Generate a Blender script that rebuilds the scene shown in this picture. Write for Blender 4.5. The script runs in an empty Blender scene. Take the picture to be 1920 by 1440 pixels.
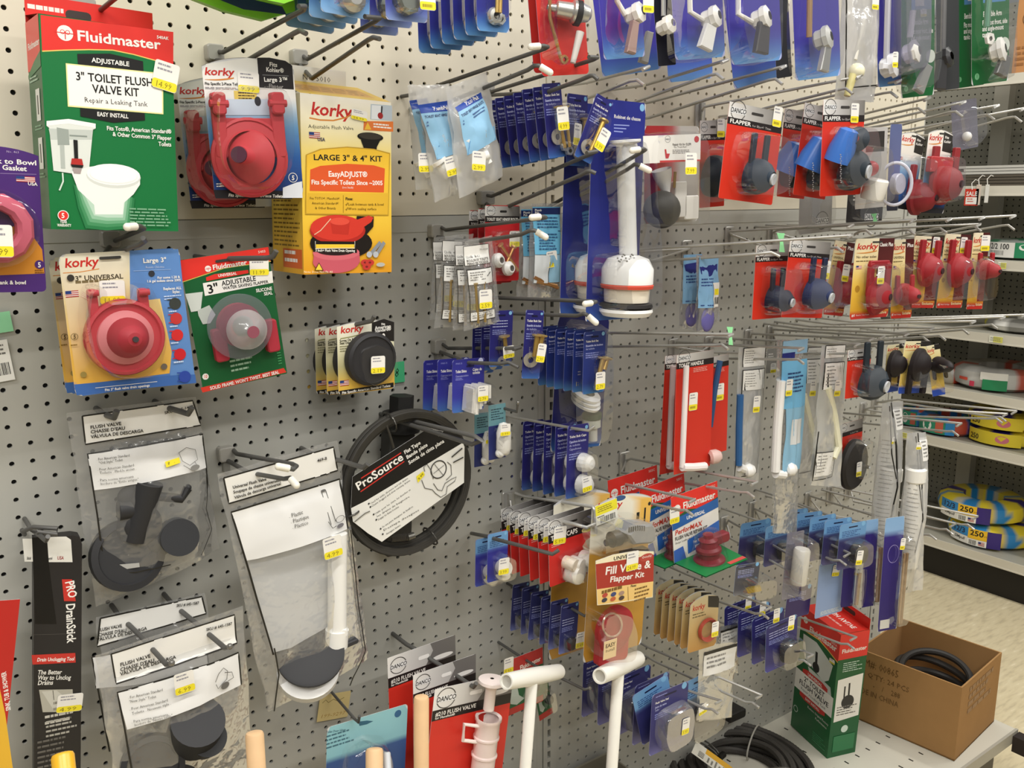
import bpy, math, random
from mathutils import Vector, Matrix, noise
rnd = random.Random(7)
IN = 0.0254
S = bpy.context.scene
COLL = S.collection
V = Vector
PI = math.pi

# ---------------------------------------------------------------- camera
RW = [V((0.80319644, -0.59571014, -0.00221732)), V((-0.12358645, -0.16298825, -0.9788571)), V((0.5827537, 0.78648856, -0.20453328))]
CAM = V((-0.15593787, -1.34268462, 1.54730353))
FPX = 1696.763
cd = bpy.data.cameras.new('camera')
cam = bpy.data.objects.new('camera', cd)
COLL.objects.link(cam)
m = Matrix((RW[0], -RW[1], -RW[2])).transposed().to_4x4()
m.translation = CAM
cam.matrix_world = m
cd.sensor_width = 36.0
cd.lens = FPX / 1920.0 * 36.0
cd.clip_start = 0.02
S.camera = cam

# ---------------------------------------------------------------- world, ceiling lamps, exposure
wd = bpy.data.worlds.new('store_air')
S.world = wd
wd.use_nodes = True
wd.node_tree.nodes['Background'].inputs[0].default_value = (1.0, 0.985, 0.955, 1)
wd.node_tree.nodes['Background'].inputs[1].default_value = 0.26
def lamp(name, x, y, z, sx, sy, watts, col=(1, 0.972, 0.92)):
    l = bpy.data.lights.new(name, 'AREA')
    l.shape = 'RECTANGLE'; l.size = sx; l.size_y = sy
    l.energy = watts; l.color = col
    o = bpy.data.objects.new(name, l); COLL.objects.link(o)
    o.location = (x, y, z)
    return o
for k, w in enumerate((30, 30, 20, 14)):
    lamp('ceiling_tube', -1.3 + k * 1.6, -1.05, 3.0, 1.25, 0.10, w)
for k, w in enumerate((34, 32, 22, 16)):
    lamp('ceiling_tube', -1.3 + k * 1.8, -2.6, 3.1, 1.25, 0.10, w)
for k, w in enumerate((26, 22, 14)):
    lamp('ceiling_tube', -1.3 + k * 1.8, -4.6, 3.1, 1.25, 0.10, w)
lamp('ceiling_tube', 2.75, -0.3, 3.0, 0.10, 1.3, 22)
lamp('ceiling_tube', 2.75, 1.8, 3.0, 0.10, 1.3, 20)
S.view_settings.view_transform = 'Standard'
S.view_settings.look = 'None'
S.view_settings.gamma = 1.0
S.view_settings.use_curve_mapping = False
S.view_settings.exposure = -0.25
S.cycles.transparent_max_bounces = 24
S.cycles.max_bounces = 7
S.cycles.diffuse_bounces = 3
S.cycles.glossy_bounces = 3
S.cycles.transmission_bounces = 4
S.cycles.caustics_reflective = False
S.cycles.caustics_refractive = False
S.cycles.use_denoising = True

# ---------------------------------------------------------------- pixel rays (1920x1440) to points at a real distance
def ray(px, py):
    a, b = (px - 960) / FPX, (py - 720) / FPX
    return RW[0] * a + RW[1] * b + RW[2]
def at(px, py, d):                 # on the plane d metres out from the pegboard
    w = ray(px, py); return CAM + w * ((-d - CAM.y) / w.y)
def atz(px, py, z):
    w = ray(px, py); return CAM + w * ((z - CAM.z) / w.z)
def atx(px, py, x):
    w = ray(px, py); return CAM + w * ((x - CAM.x) / w.x)
def on_plane(px, py, p, n):
    w = ray(px, py); return CAM + w * ((p - CAM).dot(n) / w.dot(n))
def pix(P):
    q = P - CAM
    z = q.dot(RW[2]); return (960 + FPX * q.dot(RW[0]) / z, 720 + FPX * q.dot(RW[1]) / z)

# ---------------------------------------------------------------- colours and materials
def lin(c):
    return tuple((x / 12.92 if x <= 0.04045 else ((x + 0.055) / 1.055) ** 2.4) for x in c)
def C(h):
    return tuple(int(h[i:i + 2], 16) / 255 for i in (0, 2, 4))
WHITE = C('f2efe8'); BLACK = C('1c1c1c'); YEL = C('f3e233')
def nodes_of(mat):
    mat.use_nodes = True
    nt = mat.node_tree
    return nt, nt.nodes, nt.links
def pbr(name, rough=0.5, metal=0.0, col=None, spec=0.4, noisy=0.0, scale=8.0, coat=0.0):
    mat = bpy.data.materials.new(name)
    nt, nd, lk = nodes_of(mat)
    b = nd['Principled BSDF']
    b.inputs['Roughness'].default_value = rough
    b.inputs['Metallic'].default_value = metal
    b.inputs['Specular IOR Level'].default_value = spec
    b.inputs['Coat Weight'].default_value = coat
    if col is None:
        a = nd.new('ShaderNodeAttribute'); a.attribute_name = 'Col'
        src = a.outputs['Color']
        lk.new(src, b.inputs['Base Color'])
    else:
        b.inputs['Base Color'].default_value = (*lin(col), 1)
    if noisy:
        tc = nd.new('ShaderNodeTexCoord'); no = nd.new('ShaderNodeTexNoise'); mx = nd.new('ShaderNodeMix'); mr = nd.new('ShaderNodeMapRange')
        no.inputs['Scale'].default_value = scale; no.inputs['Detail'].default_value = 6
        mx.data_type = 'RGBA'; mx.blend_type = 'MULTIPLY'; mx.inputs['Factor'].default_value = 1
        mr.inputs['To Min'].default_value = 1 - noisy; mr.inputs['To Max'].default_value = 1 + noisy * .6
        lk.new(tc.outputs['Object'], no.inputs['Vector']); lk.new(no.outputs['Fac'], mr.inputs['Value'])
        if col is None: lk.new(src, mx.inputs['A'])
        else: mx.inputs['A'].default_value = (*lin(col), 1)
        lk.new(mr.outputs['Result'], mx.inputs['B']); lk.new(mx.outputs['Result'], b.inputs['Base Color'])
    return mat
def clear(name, tint=(1, 1, 1), gloss=0.10, haze=0.0, rough=0.07, hazecol=(0.9, 0.9, 0.9), edge=0.55, bump=0.0, bscale=60.0):
    mat = bpy.data.materials.new(name)
    nt, nd, lk = nodes_of(mat)
    nd.remove(nd['Principled BSDF'])
    out = nd['Material Output']
    t = nd.new('ShaderNodeBsdfTransparent'); t.inputs[0].default_value = (*tint, 1)
    g = nd.new('ShaderNodeBsdfGlossy'); g.inputs['Roughness'].default_value = rough
    lw = nd.new('ShaderNodeLayerWeight'); lw.inputs['Blend'].default_value = 0.35
    mr = nd.new('ShaderNodeMapRange'); mr.inputs['To Min'].default_value = gloss; mr.inputs['To Max'].default_value = edge
    m1 = nd.new('ShaderNodeMixShader')
    lk.new(lw.outputs['Fresnel'], mr.inputs['Value']); lk.new(mr.outputs['Result'], m1.inputs['Fac'])
    lk.new(t.outputs[0], m1.inputs[1]); lk.new(g.outputs[0], m1.inputs[2])
    last = m1
    if haze:
        d = nd.new('ShaderNodeBsdfDiffuse'); d.inputs[0].default_value = (*hazecol, 1)
        tr = nd.new('ShaderNodeBsdfTranslucent'); tr.inputs[0].default_value = (*hazecol, 1)
        m3 = nd.new('ShaderNodeMixShader'); m3.inputs['Fac'].default_value = 0.5
        lk.new(d.outputs[0], m3.inputs[1]); lk.new(tr.outputs[0], m3.inputs[2])
        m2 = nd.new('ShaderNodeMixShader'); m2.inputs['Fac'].default_value = haze
        lk.new(m1.outputs[0], m2.inputs[1]); lk.new(m3.outputs[0], m2.inputs[2]); last = m2
    if bump:
        tc = nd.new('ShaderNodeTexCoord'); no = nd.new('ShaderNodeTexNoise'); no.inputs['Scale'].default_value = bscale; no.inputs['Detail'].default_value = 2
        bp = nd.new('ShaderNodeBump'); bp.inputs['Strength'].default_value = bump; bp.inputs['Distance'].default_value = 0.01
        lk.new(tc.outputs['Object'], no.inputs['Vector']); lk.new(no.outputs['Fac'], bp.inputs['Height']); lk.new(bp.outputs['Normal'], g.inputs['Normal'])
    lk.new(last.outputs[0], out.inputs['Surface'])
    return mat
M = dict(
    print=pbr('printed_card', 0.36, spec=0.4),
    paper=pbr('matte_paper', 0.8, spec=0.2),
    plastic=pbr('moulded_plastic', 0.3, spec=0.5),
    rubber=pbr('rubber', 0.55, spec=0.35),
    metal=pbr('plated_metal', 0.28, 0.7),
    wire=pbr('painted_wire', 0.45, 0.2, C('5c5b58'), noisy=.15, scale=60),
    steel=pbr('galvanised_wire', 0.34, 0.45, C('bdbbb5'), noisy=.15, scale=60),
    peg=pbr('painted_pegboard', 0.6, spec=0.3, noisy=.05, scale=3),
    paint=pbr('painted_steel', 0.45, spec=0.4, noisy=.06, scale=5),
    wood=pbr('dowel_wood', 0.6, col=C('e6c093'), noisy=.12, scale=40),
    board=pbr('corrugated_cardboard', 0.85, spec=0.15, noisy=.08, scale=25),
    clear=clear('clear_blister', gloss=0.05, haze=0.006, bump=.2, bscale=18, edge=.28, rough=.06),
    bag=clear('clear_bag', gloss=0.08, haze=0.19, hazecol=(.84, .84, .83), bump=.5, bscale=38, rough=.12),
    milky=clear('milky_bag', gloss=0.06, haze=0.42, hazecol=(.96, .96, .95), bump=.8, bscale=30, rough=.15),
    smoke=clear('frosted_blister', tint=(.75, .74, .85), gloss=0.06, haze=0.22, hazecol=(.62, .62, .72), rough=.1),
)

# ---------------------------------------------------------------- mesh builder
class MB:
    def __init__(s): s.v = []; s.f = []; s.c = []; s.M = None
    def add(s, vs, fs, col):
        n = len(s.v)
        if s.M is not None: vs = [s.M @ V(v) for v in vs]
        s.v.extend(tuple(v) for v in vs)
        s.f.extend(tuple(n + i for i in f) for f in fs)
        if callable(col): s.c.extend(lin(col(V(v))) for v in vs)
        else:
            l = lin(col); s.c.extend([l] * len(vs))
        return s
    def box(s, lo, hi, col):
        x0, y0, z0 = lo; x1, y1, z1 = hi
        vs = [(x0, y0, z0), (x1, y0, z0), (x1, y1, z0), (x0, y1, z0), (x0, y0, z1), (x1, y0, z1), (x1, y1, z1), (x0, y1, z1)]
        return s.add(vs, [(0, 3, 2, 1), (4, 5, 6, 7), (0, 1, 5, 4), (1, 2, 6, 5), (2, 3, 7, 6), (3, 0, 4, 7)], col)
    def rbox(s, lo, hi, r, col):         # box with rounded vertical-in-view edges (rounded in x-z, extruded in y)
        x0, y0, z0 = lo; x1, y1, z1 = hi
        return s.prism([(x0 + a, z0 + b) for a, b in rrect(x1 - x0, z1 - z0, r, 4)], y0, y1, col, bev=min(r * .4, abs(y1 - y0) * .3))
    def prism(s, poly, y0, y1, col, bev=0.0):   # x-z polygon between y0 (front, smaller y) and y1
        if y0 > y1: y0, y1 = y1, y0
        n = len(poly)
        cx = sum(p[0] for p in poly) / n; cz = sum(p[1] for p in poly) / n
        rings = []
        if bev:
            w = max(p[0] for p in poly) - min(p[0] for p in poly); h = max(p[1] for p in poly) - min(p[1] for p in poly)
            kx, kz = 1 - 2 * bev / max(w, 1e-6), 1 - 2 * bev / max(h, 1e-6)
            sm = [(cx + (x - cx) * kx, cz + (z - cz) * kz) for x, z in poly]
            rings = [(sm, y0), (poly, y0 + bev), (poly, y1)]
        else: rings = [(poly, y0), (poly, y1)]
        vs = [(x, y, z) for pl, y in rings for x, z in pl]
        fs = [tuple(range(n))] + [tuple(range(len(vs) - 1, len(vs) - n - 1, -1))]
        for r in range(len(rings) - 1):
            for i in range(n):
                j = (i + 1) % n
                fs.append((r * n + i, (r + 1) * n + i, (r + 1) * n + j, r * n + j))
        return s.add(vs, fs, col)
    def loft(s, rings, col, cap0=False, cap1=True, closed=True):   # rings of equal length 3-D points
        n = len(rings[0]); vs = [p for r in rings for p in r]; fs = []
        for r in range(len(rings) - 1):
            for i in range(n if closed else n - 1):
                j = (i + 1) % n
                fs.append((r * n + i, r * n + j, (r + 1) * n + j, (r + 1) * n + i))
        if cap0: fs.append(tuple(reversed(range(n))))
        if cap1: fs.append(tuple((len(rings) - 1) * n + i for i in range(n)))
        return s.add(vs, fs, col)
    def lathe(s, prof, o, col, ax=(0, -1, 0), n=28, cap0=False, cap1=False):  # prof: (radius, distance along ax)
        ax = V(ax).normalized(); u = ax.orthogonal().normalized(); w = ax.cross(u); o = V(o)
        rings = [[o + ax * t + (u * math.cos(2 * PI * i / n) + w * math.sin(2 * PI * i / n)) * r for i in range(n)] for r, t in prof]
        return s.loft(rings, col, cap0, cap1)
    def cyl(s, a, b, r, col, r2=None, n=16):
        a, b = V(a), V(b); L = (b - a).length; r2 = r if r2 is None else r2
        return s.lathe([(r, 0), (r2, L)], a, col, b - a, n, True, True)
    def tube(s, pts, r, col, n=8, closed=False):
        pts = [V(p) for p in pts]; k = len(pts); rings = []; up = None
        for i, p in enumerate(pts):
            if closed: t = pts[(i + 1) % k] - pts[i - 1]
            else: t = pts[min(i + 1, k - 1)] - pts[max(i - 1, 0)]
            if t.length < 1e-9: t = V((0, 0, 1))
            t.normalize()
            if up is None: up = t.orthogonal().normalized()
            up = (up - t * up.dot(t))
            if up.length < 1e-6: up = t.orthogonal()
            up.normalize(); w = t.cross(up)
            rings.append([p + (up * math.cos(2 * PI * a / n) + w * math.sin(2 * PI * a / n)) * r for a in range(n)])
        if closed: rings.append(rings[0])
        return s.loft(rings, col, not closed, not closed)
    def ball(s, o, r, col, sc=(1, 1, 1), n=16):
        o = V(o); k = n // 2
        rings = [[o + V((sc[0] * r * math.sin(PI * (j + .001) / k) * math.cos(2 * PI * i / n), sc[1] * r * math.sin(PI * (j + .001) / k) * math.sin(2 * PI * i / n), sc[2] * r * math.cos(PI * j / k))) for i in range(n)] for j in range(k + 1)]
        return s.loft(list(reversed(rings)), col, False, False)
    def sheet(s, f, nu, nv, col):        # f(u,v) -> point
        vs = [f(i / nu, j / nv) for j in range(nv + 1) for i in range(nu + 1)]
        fs = [(j * (nu + 1) + i, j * (nu + 1) + i + 1, (j + 1) * (nu + 1) + i + 1, (j + 1) * (nu + 1) + i) for j in range(nv) for i in range(nu)]
        return s.add(vs, fs, col)
    def build(s, name, mat, parent=None, smooth=35):
        me = bpy.data.meshes.new(name)
        me.from_pydata(s.v, [], s.f)
        ca = me.color_attributes.new('Col', 'FLOAT_COLOR', 'POINT')
        ca.data.foreach_set('color', [x for c in s.c for x in (*c, 1.0)])
        me.materials.append(M[mat] if isinstance(mat, str) else mat)
        if smooth:
            me.polygons.foreach_set('use_smooth', [True] * len(me.polygons))
            me.set_sharp_from_angle(angle=math.radians(smooth))
        o = bpy.data.objects.new(name, me); COLL.objects.link(o)
        if parent is not None: o.parent = parent
        return o
def rrect(w, h, r, k=4):                 # corner at 0,0; counter clockwise
    r = min(r, w * .49, h * .49)
    if r <= 0: return [(0, 0), (w, 0), (w, h), (0, h)]
    out = []
    for cx, cz, a0 in ((w - r, r, -90), (w - r, h - r, 0), (r, h - r, 90), (r, r, 180)):
        for i in range(k + 1):
            a = math.radians(a0 + 90 * i / k); out.append((cx + r * math.cos(a), cz + r * math.sin(a)))
    return out
def tag(o, label, cat, group=None, kind=None):
    o['label'] = label; o['category'] = cat
    if group: o['group'] = group
    if kind: o['kind'] = kind
    return o
def structure(o): o['kind'] = 'structure'; return o
def empty(name, mw):
    o = bpy.data.objects.new(name, None); COLL.objects.link(o); o.empty_display_size = .02
    o.matrix_world = mw; return o
def copy_tree(o, parent=None):
    c = o.copy(); COLL.objects.link(c)
    if parent is not None: c.parent = parent
    for ch in KIDS.get(o.name, ()): copy_tree(ch, c)
    return c
KIDS = {}

# ---------------------------------------------------------------- lettering, cut from the built-in typeface one glyph at a time
GL = {}
def glyphs():
    chars = "ABCDEFGHIJKLMNOPQRSTUVWXYZabcdefghijklmnopqrstuvwxyz0123456789&#%.,'\"/:-+!~?()$\u00ae\u2122\u00c1\u00e1"
    for bold in (0, 1):
        cu = bpy.data.curves.new('letters', 'FONT'); cu.resolution_u = 1 if not bold else 2
        cu.size = 1.0; cu.offset = 0.022 if bold else 0.0
        ob = bpy.data.objects.new('letters', cu); COLL.objects.link(ob)
        def wid(t):
            cu.body = t; bpy.context.view_layer.update()
            return ob.evaluated_get(bpy.context.evaluated_depsgraph_get()).dimensions.x
        w0 = wid('||')
        for ch in chars:
            wch = wid('|' + ch + '|') - w0
            cu.body = ch; bpy.context.view_layer.update()
            ev = ob.evaluated_get(bpy.context.evaluated_depsgraph_get())
            me = ev.to_mesh()
            GL[(ch, bold)] = ([(v.co.x, v.co.y) for v in me.vertices], [tuple(p.vertices) for p in me.polygons], wch)
            ev.to_mesh_clear()
        GL[(' ', bold)] = ([], [], 0.3)
        bpy.data.objects.remove(ob); bpy.data.curves.remove(cu)
glyphs()
CAPH = max(v[1] for v in GL[('H', 0)][0])

# ---------------------------------------------------------------- printed graphics: u across, v down, both 0..1 of the card
class Art:
    def __init__(s, w, h, warp=None, x0=None, y0=0.0, ztop=0.0):
        s.w, s.h, s.mb, s.k, s.warp = w, h, MB(), 0, warp
        s.x0 = -w / 2 if x0 is None else x0; s.y0 = y0; s.zt = ztop
    def P(s, u, v, k=None):
        x, z = s.x0 + u * s.w, s.zt - v * s.h
        y = s.y0 - (2.2e-4 if s.warp else 4e-5) * (s.k if k is None else k)
        if s.warp: y += s.warp(u, v)
        return (x, y, z)
    def body(s, poly, col, t=0.0006, edge=None):      # poly in u,v; the card stock itself
        n = len(poly)
        fr = [s.P(u, v, 0) for u, v in poly]
        bk = [(x, y + t, z) for x, y, z in fr]
        if callable(col):
            vs = []; fs = []; NR, NC = 18, 6
            lo, hi = min(v for u, v in poly) + 1e-5, max(v for u, v in poly) - 1e-5
            for r in range(NR + 1):
                v = lo + (hi - lo) * r / NR; xs = []
                for i in range(n):
                    (ua, va), (ub, vb) = poly[i - 1], poly[i]
                    if (va - v) * (vb - v) <= 0 and va != vb: xs.append(ua + (ub - ua) * (v - va) / (vb - va))
                a_, b_ = min(xs), max(xs)
                vs += [s.P(a_ + (b_ - a_) * c / NC, v, 0) for c in range(NC + 1)]
            fs = [(r * (NC + 1) + c, r * (NC + 1) + c + 1, (r + 1) * (NC + 1) + c + 1, (r + 1) * (NC + 1) + c) for r in range(NR) for c in range(NC)]
            s.mb.add(vs, fs, lambda p: col((p.x - s.x0) / s.w, (s.zt - p.z) / s.h))
        else: s.mb.add(fr, [tuple(range(n))], col)
        e = edge or (.86, .86, .86)
        s.mb.add(bk, [tuple(reversed(range(n)))], e)
        s.mb.add(fr + bk, [(i, n + i, n + (i + 1) % n, (i + 1) % n) for i in range(n)], e)
        return s
    def card(s, col, r=0.04, arch=0.0, t=0.0006, edge=None):
        if not arch:
            p = [(a / s.w, 1 - b / s.h) for a, b in rrect(s.w, s.h, r * s.w, 4)]
        else:
            ra, rb = r, r * s.w / s.h
            p = [(i / 14, arch * abs(1 - 2 * i / 14) ** 2.2) for i in range(15)]
            p += [(1 - ra + ra * math.cos(math.radians(a)), 1 - rb + rb * math.sin(math.radians(a))) for a in (0, 30, 60, 90)]
            p += [(ra - ra * math.sin(math.radians(a)), 1 - rb + rb * math.cos(math.radians(a))) for a in (0, 30, 60, 90)]
        return s.body(p, col, t, edge)
    def poly(s, pts, col, rows=1):
        s.k += 1
        c = (lambda p: col((p.x - s.x0) / s.w, (s.zt - p.z) / s.h)) if callable(col) else col
        s.mb.add([s.P(u, v) for u, v in pts], [tuple(range(len(pts)))], c)
        return s
    def rect(s, u0, v0, u1, v1, col, n=None, r=0):
        s.k += 1
        c = (lambda p: col((p.x - s.x0) / s.w, (s.zt - p.z) / s.h)) if callable(col) else col
        if r:
            w, h = (u1 - u0) * s.w, (v1 - v0) * s.h
            pts = [s.P(u0 + a / s.w, v1 - b / s.h) for a, b in rrect(w, h, r * s.w, 3)]
            s.mb.add(pts, [tuple(range(len(pts)))], c); return s
        n = max(n or 1, 13) if s.warp else (n or (4 if callable(col) else 1))
        s.mb.sheet(lambda a, b: s.P(u0 + (u1 - u0) * a, v0 + (v1 - v0) * b), n, n, c)
        return s
    def quad(s, a, b, c_, d, col):
        return s.poly([a, b, c_, d], col)
    def ell(s, u, v, ru, col, rv=None, n=26, a0=0, a1=360):
        s.k += 1
        rv = ru * s.w / s.h if rv is None else rv
        pts = [s.P(u + ru * math.cos(math.radians(a0 + (a1 - a0) * i / n)), v - rv * math.sin(math.radians(a0 + (a1 - a0) * i / n))) for i in range(n)]
        c = (lambda p: col((p.x - s.x0) / s.w, (s.zt - p.z) / s.h)) if callable(col) else col
        s.mb.add(pts, [tuple(range(n))], c); return s
    def ring(s, u, v, ru, tw, col, rv=None, n=28, a0=0, a1=360):
        s.k += 1
        rv = ru * s.w / s.h if rv is None else rv
        ang = [math.radians(a0 + (a1 - a0) * i / n) for i in range(n + 1)]
        pts = []
        for a in ang:
            for q in (1, 1 - tw): pts.append(s.P(u + ru * q * math.cos(a), v - rv * q * math.sin(a)))
        s.mb.add(pts, [(2 * i, 2 * i + 2, 2 * i + 3, 2 * i + 1) for i in range(n)], col); return s
    def line(s, pts, wu, col):
        s.k += 1
        hw = wu * s.w / 2
        q = [(u * s.w, v * s.h) for u, v in pts]; vs = []
        for i in range(len(q)):
            a, b = q[max(i - 1, 0)], q[min(i + 1, len(q) - 1)]
            dx, dy = b[0] - a[0], b[1] - a[1]; L = math.hypot(dx, dy) or 1
            nx, ny = -dy / L * hw, dx / L * hw
            for g in (1, -1): vs.append(s.P((q[i][0] + g * nx) / s.w, (q[i][1] + g * ny) / s.h))
        s.mb.add(vs, [(2 * i, 2 * i + 1, 2 * i + 3, 2 * i + 2) for i in range(len(q) - 1)], col); return s
    def text(s, t, u0, u1, v, hh, col, b=1, it=0.0, al='f', rot=0.0):
        """t set on the baseline v with capitals hh of the card high; al f fits u0..u1, l c r keep the natural width"""
        s.k += 1
        sc = hh * s.h / CAPH
        tot = sum(GL.get((c, b), GL[('.', b)])[2] for c in t)
        w = (u1 - u0) * s.w
        sx = sc
        if al == 'f' or tot * sc > w: sx = w / max(tot, 1e-6)
        x = {'f': 0, 'l': 0, 'c': (w - tot * sx) / 2, 'r': w - tot * sx}[al]
        cr, sr = math.cos(rot), math.sin(rot)
        for c in t:
            vs, fs, aw = GL.get((c, b), GL[('.', b)])
            if vs:
                pts = []
                for gx, gy in vs:
                    lx, ly = x + (gx + it * gy) * sx, gy * sc
                    lx, ly = lx * cr - ly * sr, lx * sr + ly * cr
                    pts.append(s.P(u0 + lx / s.w, v - ly / s.h))
                s.mb.add(pts, fs, col)
            x += aw * sx
        return s
    def greek(s, u0, u1, v0, v1, n, col, fill=.45, seed=0):
        q = random.Random(seed + n)
        s.k += 1
        for i in range(n):
            a = v0 + (v1 - v0) * i / n; b = a + (v1 - v0) / n * fill
            x = u0; end = u1 - (u1 - u0) * q.random() * .35
            while x < end:
                e = min(end, x + (u1 - u0) * (.06 + .16 * q.random()))
                s.mb.add([s.P(x, a), s.P(e, a), s.P(e, b), s.P(x, b)], [(0, 1, 2, 3)], col)
                x = e + (u1 - u0) * .025
        return s
    def bars(s, u0, u1, v0, v1, col=BLACK, n=24):
        q = random.Random(n); s.k += 1; x = u0; st = (u1 - u0) / n
        while x < u1:
            e = x + st * (.3 + q.random() * .7)
            s.mb.add([s.P(x, v0), s.P(e, v0), s.P(e, v1), s.P(x, v1)], [(0, 1, 2, 3)], col); x = e + st * (.25 + q.random() * .6)
        return s
    def done(s, name, parent, mat='print'):
        o = s.mb.build(name, mat, parent, smooth=0 if not s.warp else 40)
        if parent is not None: KIDS.setdefault(parent.name, []).append(o)
        return o

# ---------------------------------------------------------------- a thing that hangs or stands, laid out on a facing rectangle
class Item:
    """TL, TR, BL: pixels of the face's corners; d: its distance out of the pegboard; yaw turns it about the plumb line."""
    def __init__(s, name, label, cat, TL, TR, BL, d, yaw=0.0, group=None, pitch=0.0, level=None):
        yw = math.radians(yaw); pt = math.radians(pitch)
        n = V((-math.sin(yw) * math.cos(pt), -math.cos(yw) * math.cos(pt), math.sin(pt)))
        a = at(*TL, d); b = on_plane(*TR, a, n); c = on_plane(*BL, a, n)
        ex = (b - a); s.w = ex.length; ex.normalize()
        ez = (a - c); s.h = abs(ez.dot(ez - ex * ez.dot(ex))) ** .5
        sk = (c - a).dot(ex)
        # share a little of the skew between both edges so that the rectangle sits over the quadrilateral
        ang = -math.atan2(sk, s.h) * .5
        ex = (Matrix.Rotation(-ang, 3, n) @ ex).normalized()
        ey = -n; ez = ey.cross(ex) * -1
        if ez.z < 0: ez = -ez
        mid = (b + c) / 2
        o = mid + ez * s.h / 2
        if level is not None:          # stands square on a shelf at this height
            ex = V((ex.x, ex.y, 0)).normalized(); ez = V((0, 0, 1)); s.h = a.z - c.z
            c.z = level; o = c + ex * s.w / 2 + ez * s.h
        mw = Matrix((ex, ey, ez)).transposed().to_4x4(); mw.translation = o
        s.root = empty(name, mw); tag(s.root, label, cat, group)
        KIDS.setdefault(s.root.name, [])
        s.d = d; s.TL = TL
    def part(s, name, mb, mat, smooth=35, parent=None):
        p = parent or s.root
        o = mb.build(name, mat, p, smooth); KIDS.setdefault(p.name, []).append(o); return o
    def art(s, **k): return Art(s.w, s.h, **k)
    def P(s, u, v, y=0.0): return V((-s.w / 2 + u * s.w, y, -v * s.h))
    def uv(s, px, py, y=0.0):
        """where a pixel meets the item's face plane shifted y: u, v"""
        n = s.root.matrix_world.to_3x3() @ V((0, 1, 0)); o = s.root.matrix_world @ V((0, y, 0))
        q = s.root.matrix_world.inverted() @ on_plane(px, py, o, n)
        return (q.x / s.w + .5, -q.z / s.h)
    def sticker(s, u, v, y=-0.001, w=0.023, h=0.030, price='', rot=0.0, parent=None, plain=False):
        a = Art(w, h, x0=-w / 2, ztop=h / 2)
        a.body([(x / w, 1 - z / h) for x, z in rrect(w, h, .003, 3)], WHITE, .0002)
        if not plain:
            a.rect(0, .66, 1, .985, YEL, r=.1); a.text(price, .12, .8, .93, .2, C('8a7a20'), 0) if price else a.greek(.15, .8, .76, .94, 1, C('a8982a'), .7)
            a.greek(.12, .9, .1, .42, 2, C('9a98a0'), .4)
        o = a.done('price_sticker', parent or s.root)
        p = s.P(u, v, y)
        o.location = p; o.rotation_euler = (0, rot, 0)
        return o
    # the same drawing calls with photograph pixels, mapped through the card's own plane
    def T(s, a, t, x0, y0, x1, y1, h, col, b=1, it=0.0):
        u0, v0 = s.uv(x0, y0, a.y0); u1, v1 = s.uv(x1, y1, a.y0); u2, v2 = s.uv(x0, y0 - h, a.y0)
        dx, dz = (u1 - u0) * s.w, (v0 - v1) * s.h
        a.text(t, u0, u0 + math.hypot(dx, dz) / s.w, v0, math.hypot((u2 - u0) * s.w, (v2 - v0) * s.h) / s.h, col, b, it, 'f', math.atan2(dz, dx))
    def Q(s, a, col, *p):
        a.poly([s.uv(p[i], p[i + 1], a.y0) for i in range(0, len(p), 2)], col)
    def E(s, a, col, x, y, rx, ry=None):
        u, v = s.uv(x, y, a.y0); u1, v1 = s.uv(x + rx, y, a.y0); u2, v2 = s.uv(x, y - (ry or rx), a.y0)
        ru = math.hypot((u1 - u), (v1 - v) * s.h / s.w); rv = math.hypot((v2 - v), (u2 - u) * s.w / s.h)
        a.ell(u, v, ru, col, rv if ry else ru * s.w / s.h)
    def O(s, a, col, x, y, rx, tw, ry=None):
        u, v = s.uv(x, y, a.y0); u1, v1 = s.uv(x + rx, y, a.y0); u2, v2 = s.uv(x, y - (ry or rx), a.y0)
        ru = math.hypot((u1 - u), (v1 - v) * s.h / s.w); rv = math.hypot((v2 - v), (u2 - u) * s.w / s.h)
        a.ring(u, v, ru, tw, col, rv if ry else None)
    def L(s, a, col, wpx, *p):
        q = [s.uv(p[i], p[i + 1], a.y0) for i in range(0, len(p), 2)]
        u, v = s.uv(p[0] + wpx, p[1], a.y0)
        a.line(q, math.hypot(u - q[0][0], (v - q[0][1]) * s.h / s.w), col)
    def G(s, a, col, x0, y0, x1, y1, n, fill=.42):
        u0, v0 = s.uv(x0, y0, a.y0); u1, v1 = s.uv(x1, y1, a.y0)
        a.greek(u0, u1, v0, v1, n, col, fill, seed=int(x0 + y0))
    def W(s, px, py, y=0.0):
        u, v = s.uv(px, py, y); return s.P(u, v, y)
    def spx(s, px, py, rpx, y=0.0):       # a length of rpx pixels near there, in metres on the face
        return (s.W(px + rpx, py, y) - s.W(px, py, y)).length
    def st(s, px, py, y=-0.001, price='', rot=0.0, w=.023, h=.030, plain=False):
        u, v = s.uv(px, py, y); return s.sticker(u, v, y, w, h, price, rot, plain=plain)
    def blister(s, pts, depth, taper=.82, mat='clear', y0=-.0006, name='blister', dome=False, flange=0):
        """pts: outline in photograph pixels or u,v (if all below 2)"""
        if max(max(p) for p in pts) > 2: q = [s.uv(p[0], p[1], -depth * .55) for p in pts]
        else: q = pts
        loop = [s.P(u, v) for u, v in q]
        loop = smooth_loop(loop)
        c = sum(loop, V()) / len(loop)
        prof = [(1, 0), (1 - (1 - taper) * .35, .55), (taper + (1 - taper) * .25, .88), (taper, 1.0)]
        if dome: prof = [(1, 0), (.985, .25), (.9, .62), (.7, .87), (.42, .97), (.15, 1)]
        rings = [[c + (p - c) * k + V((0, y0 - depth * t, 0)) for p in loop] for k, t in prof]
        if flange: rings = [[c + (p - c) * (1 + flange) + V((0, y0, 0)) for p in loop]] + rings
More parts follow.
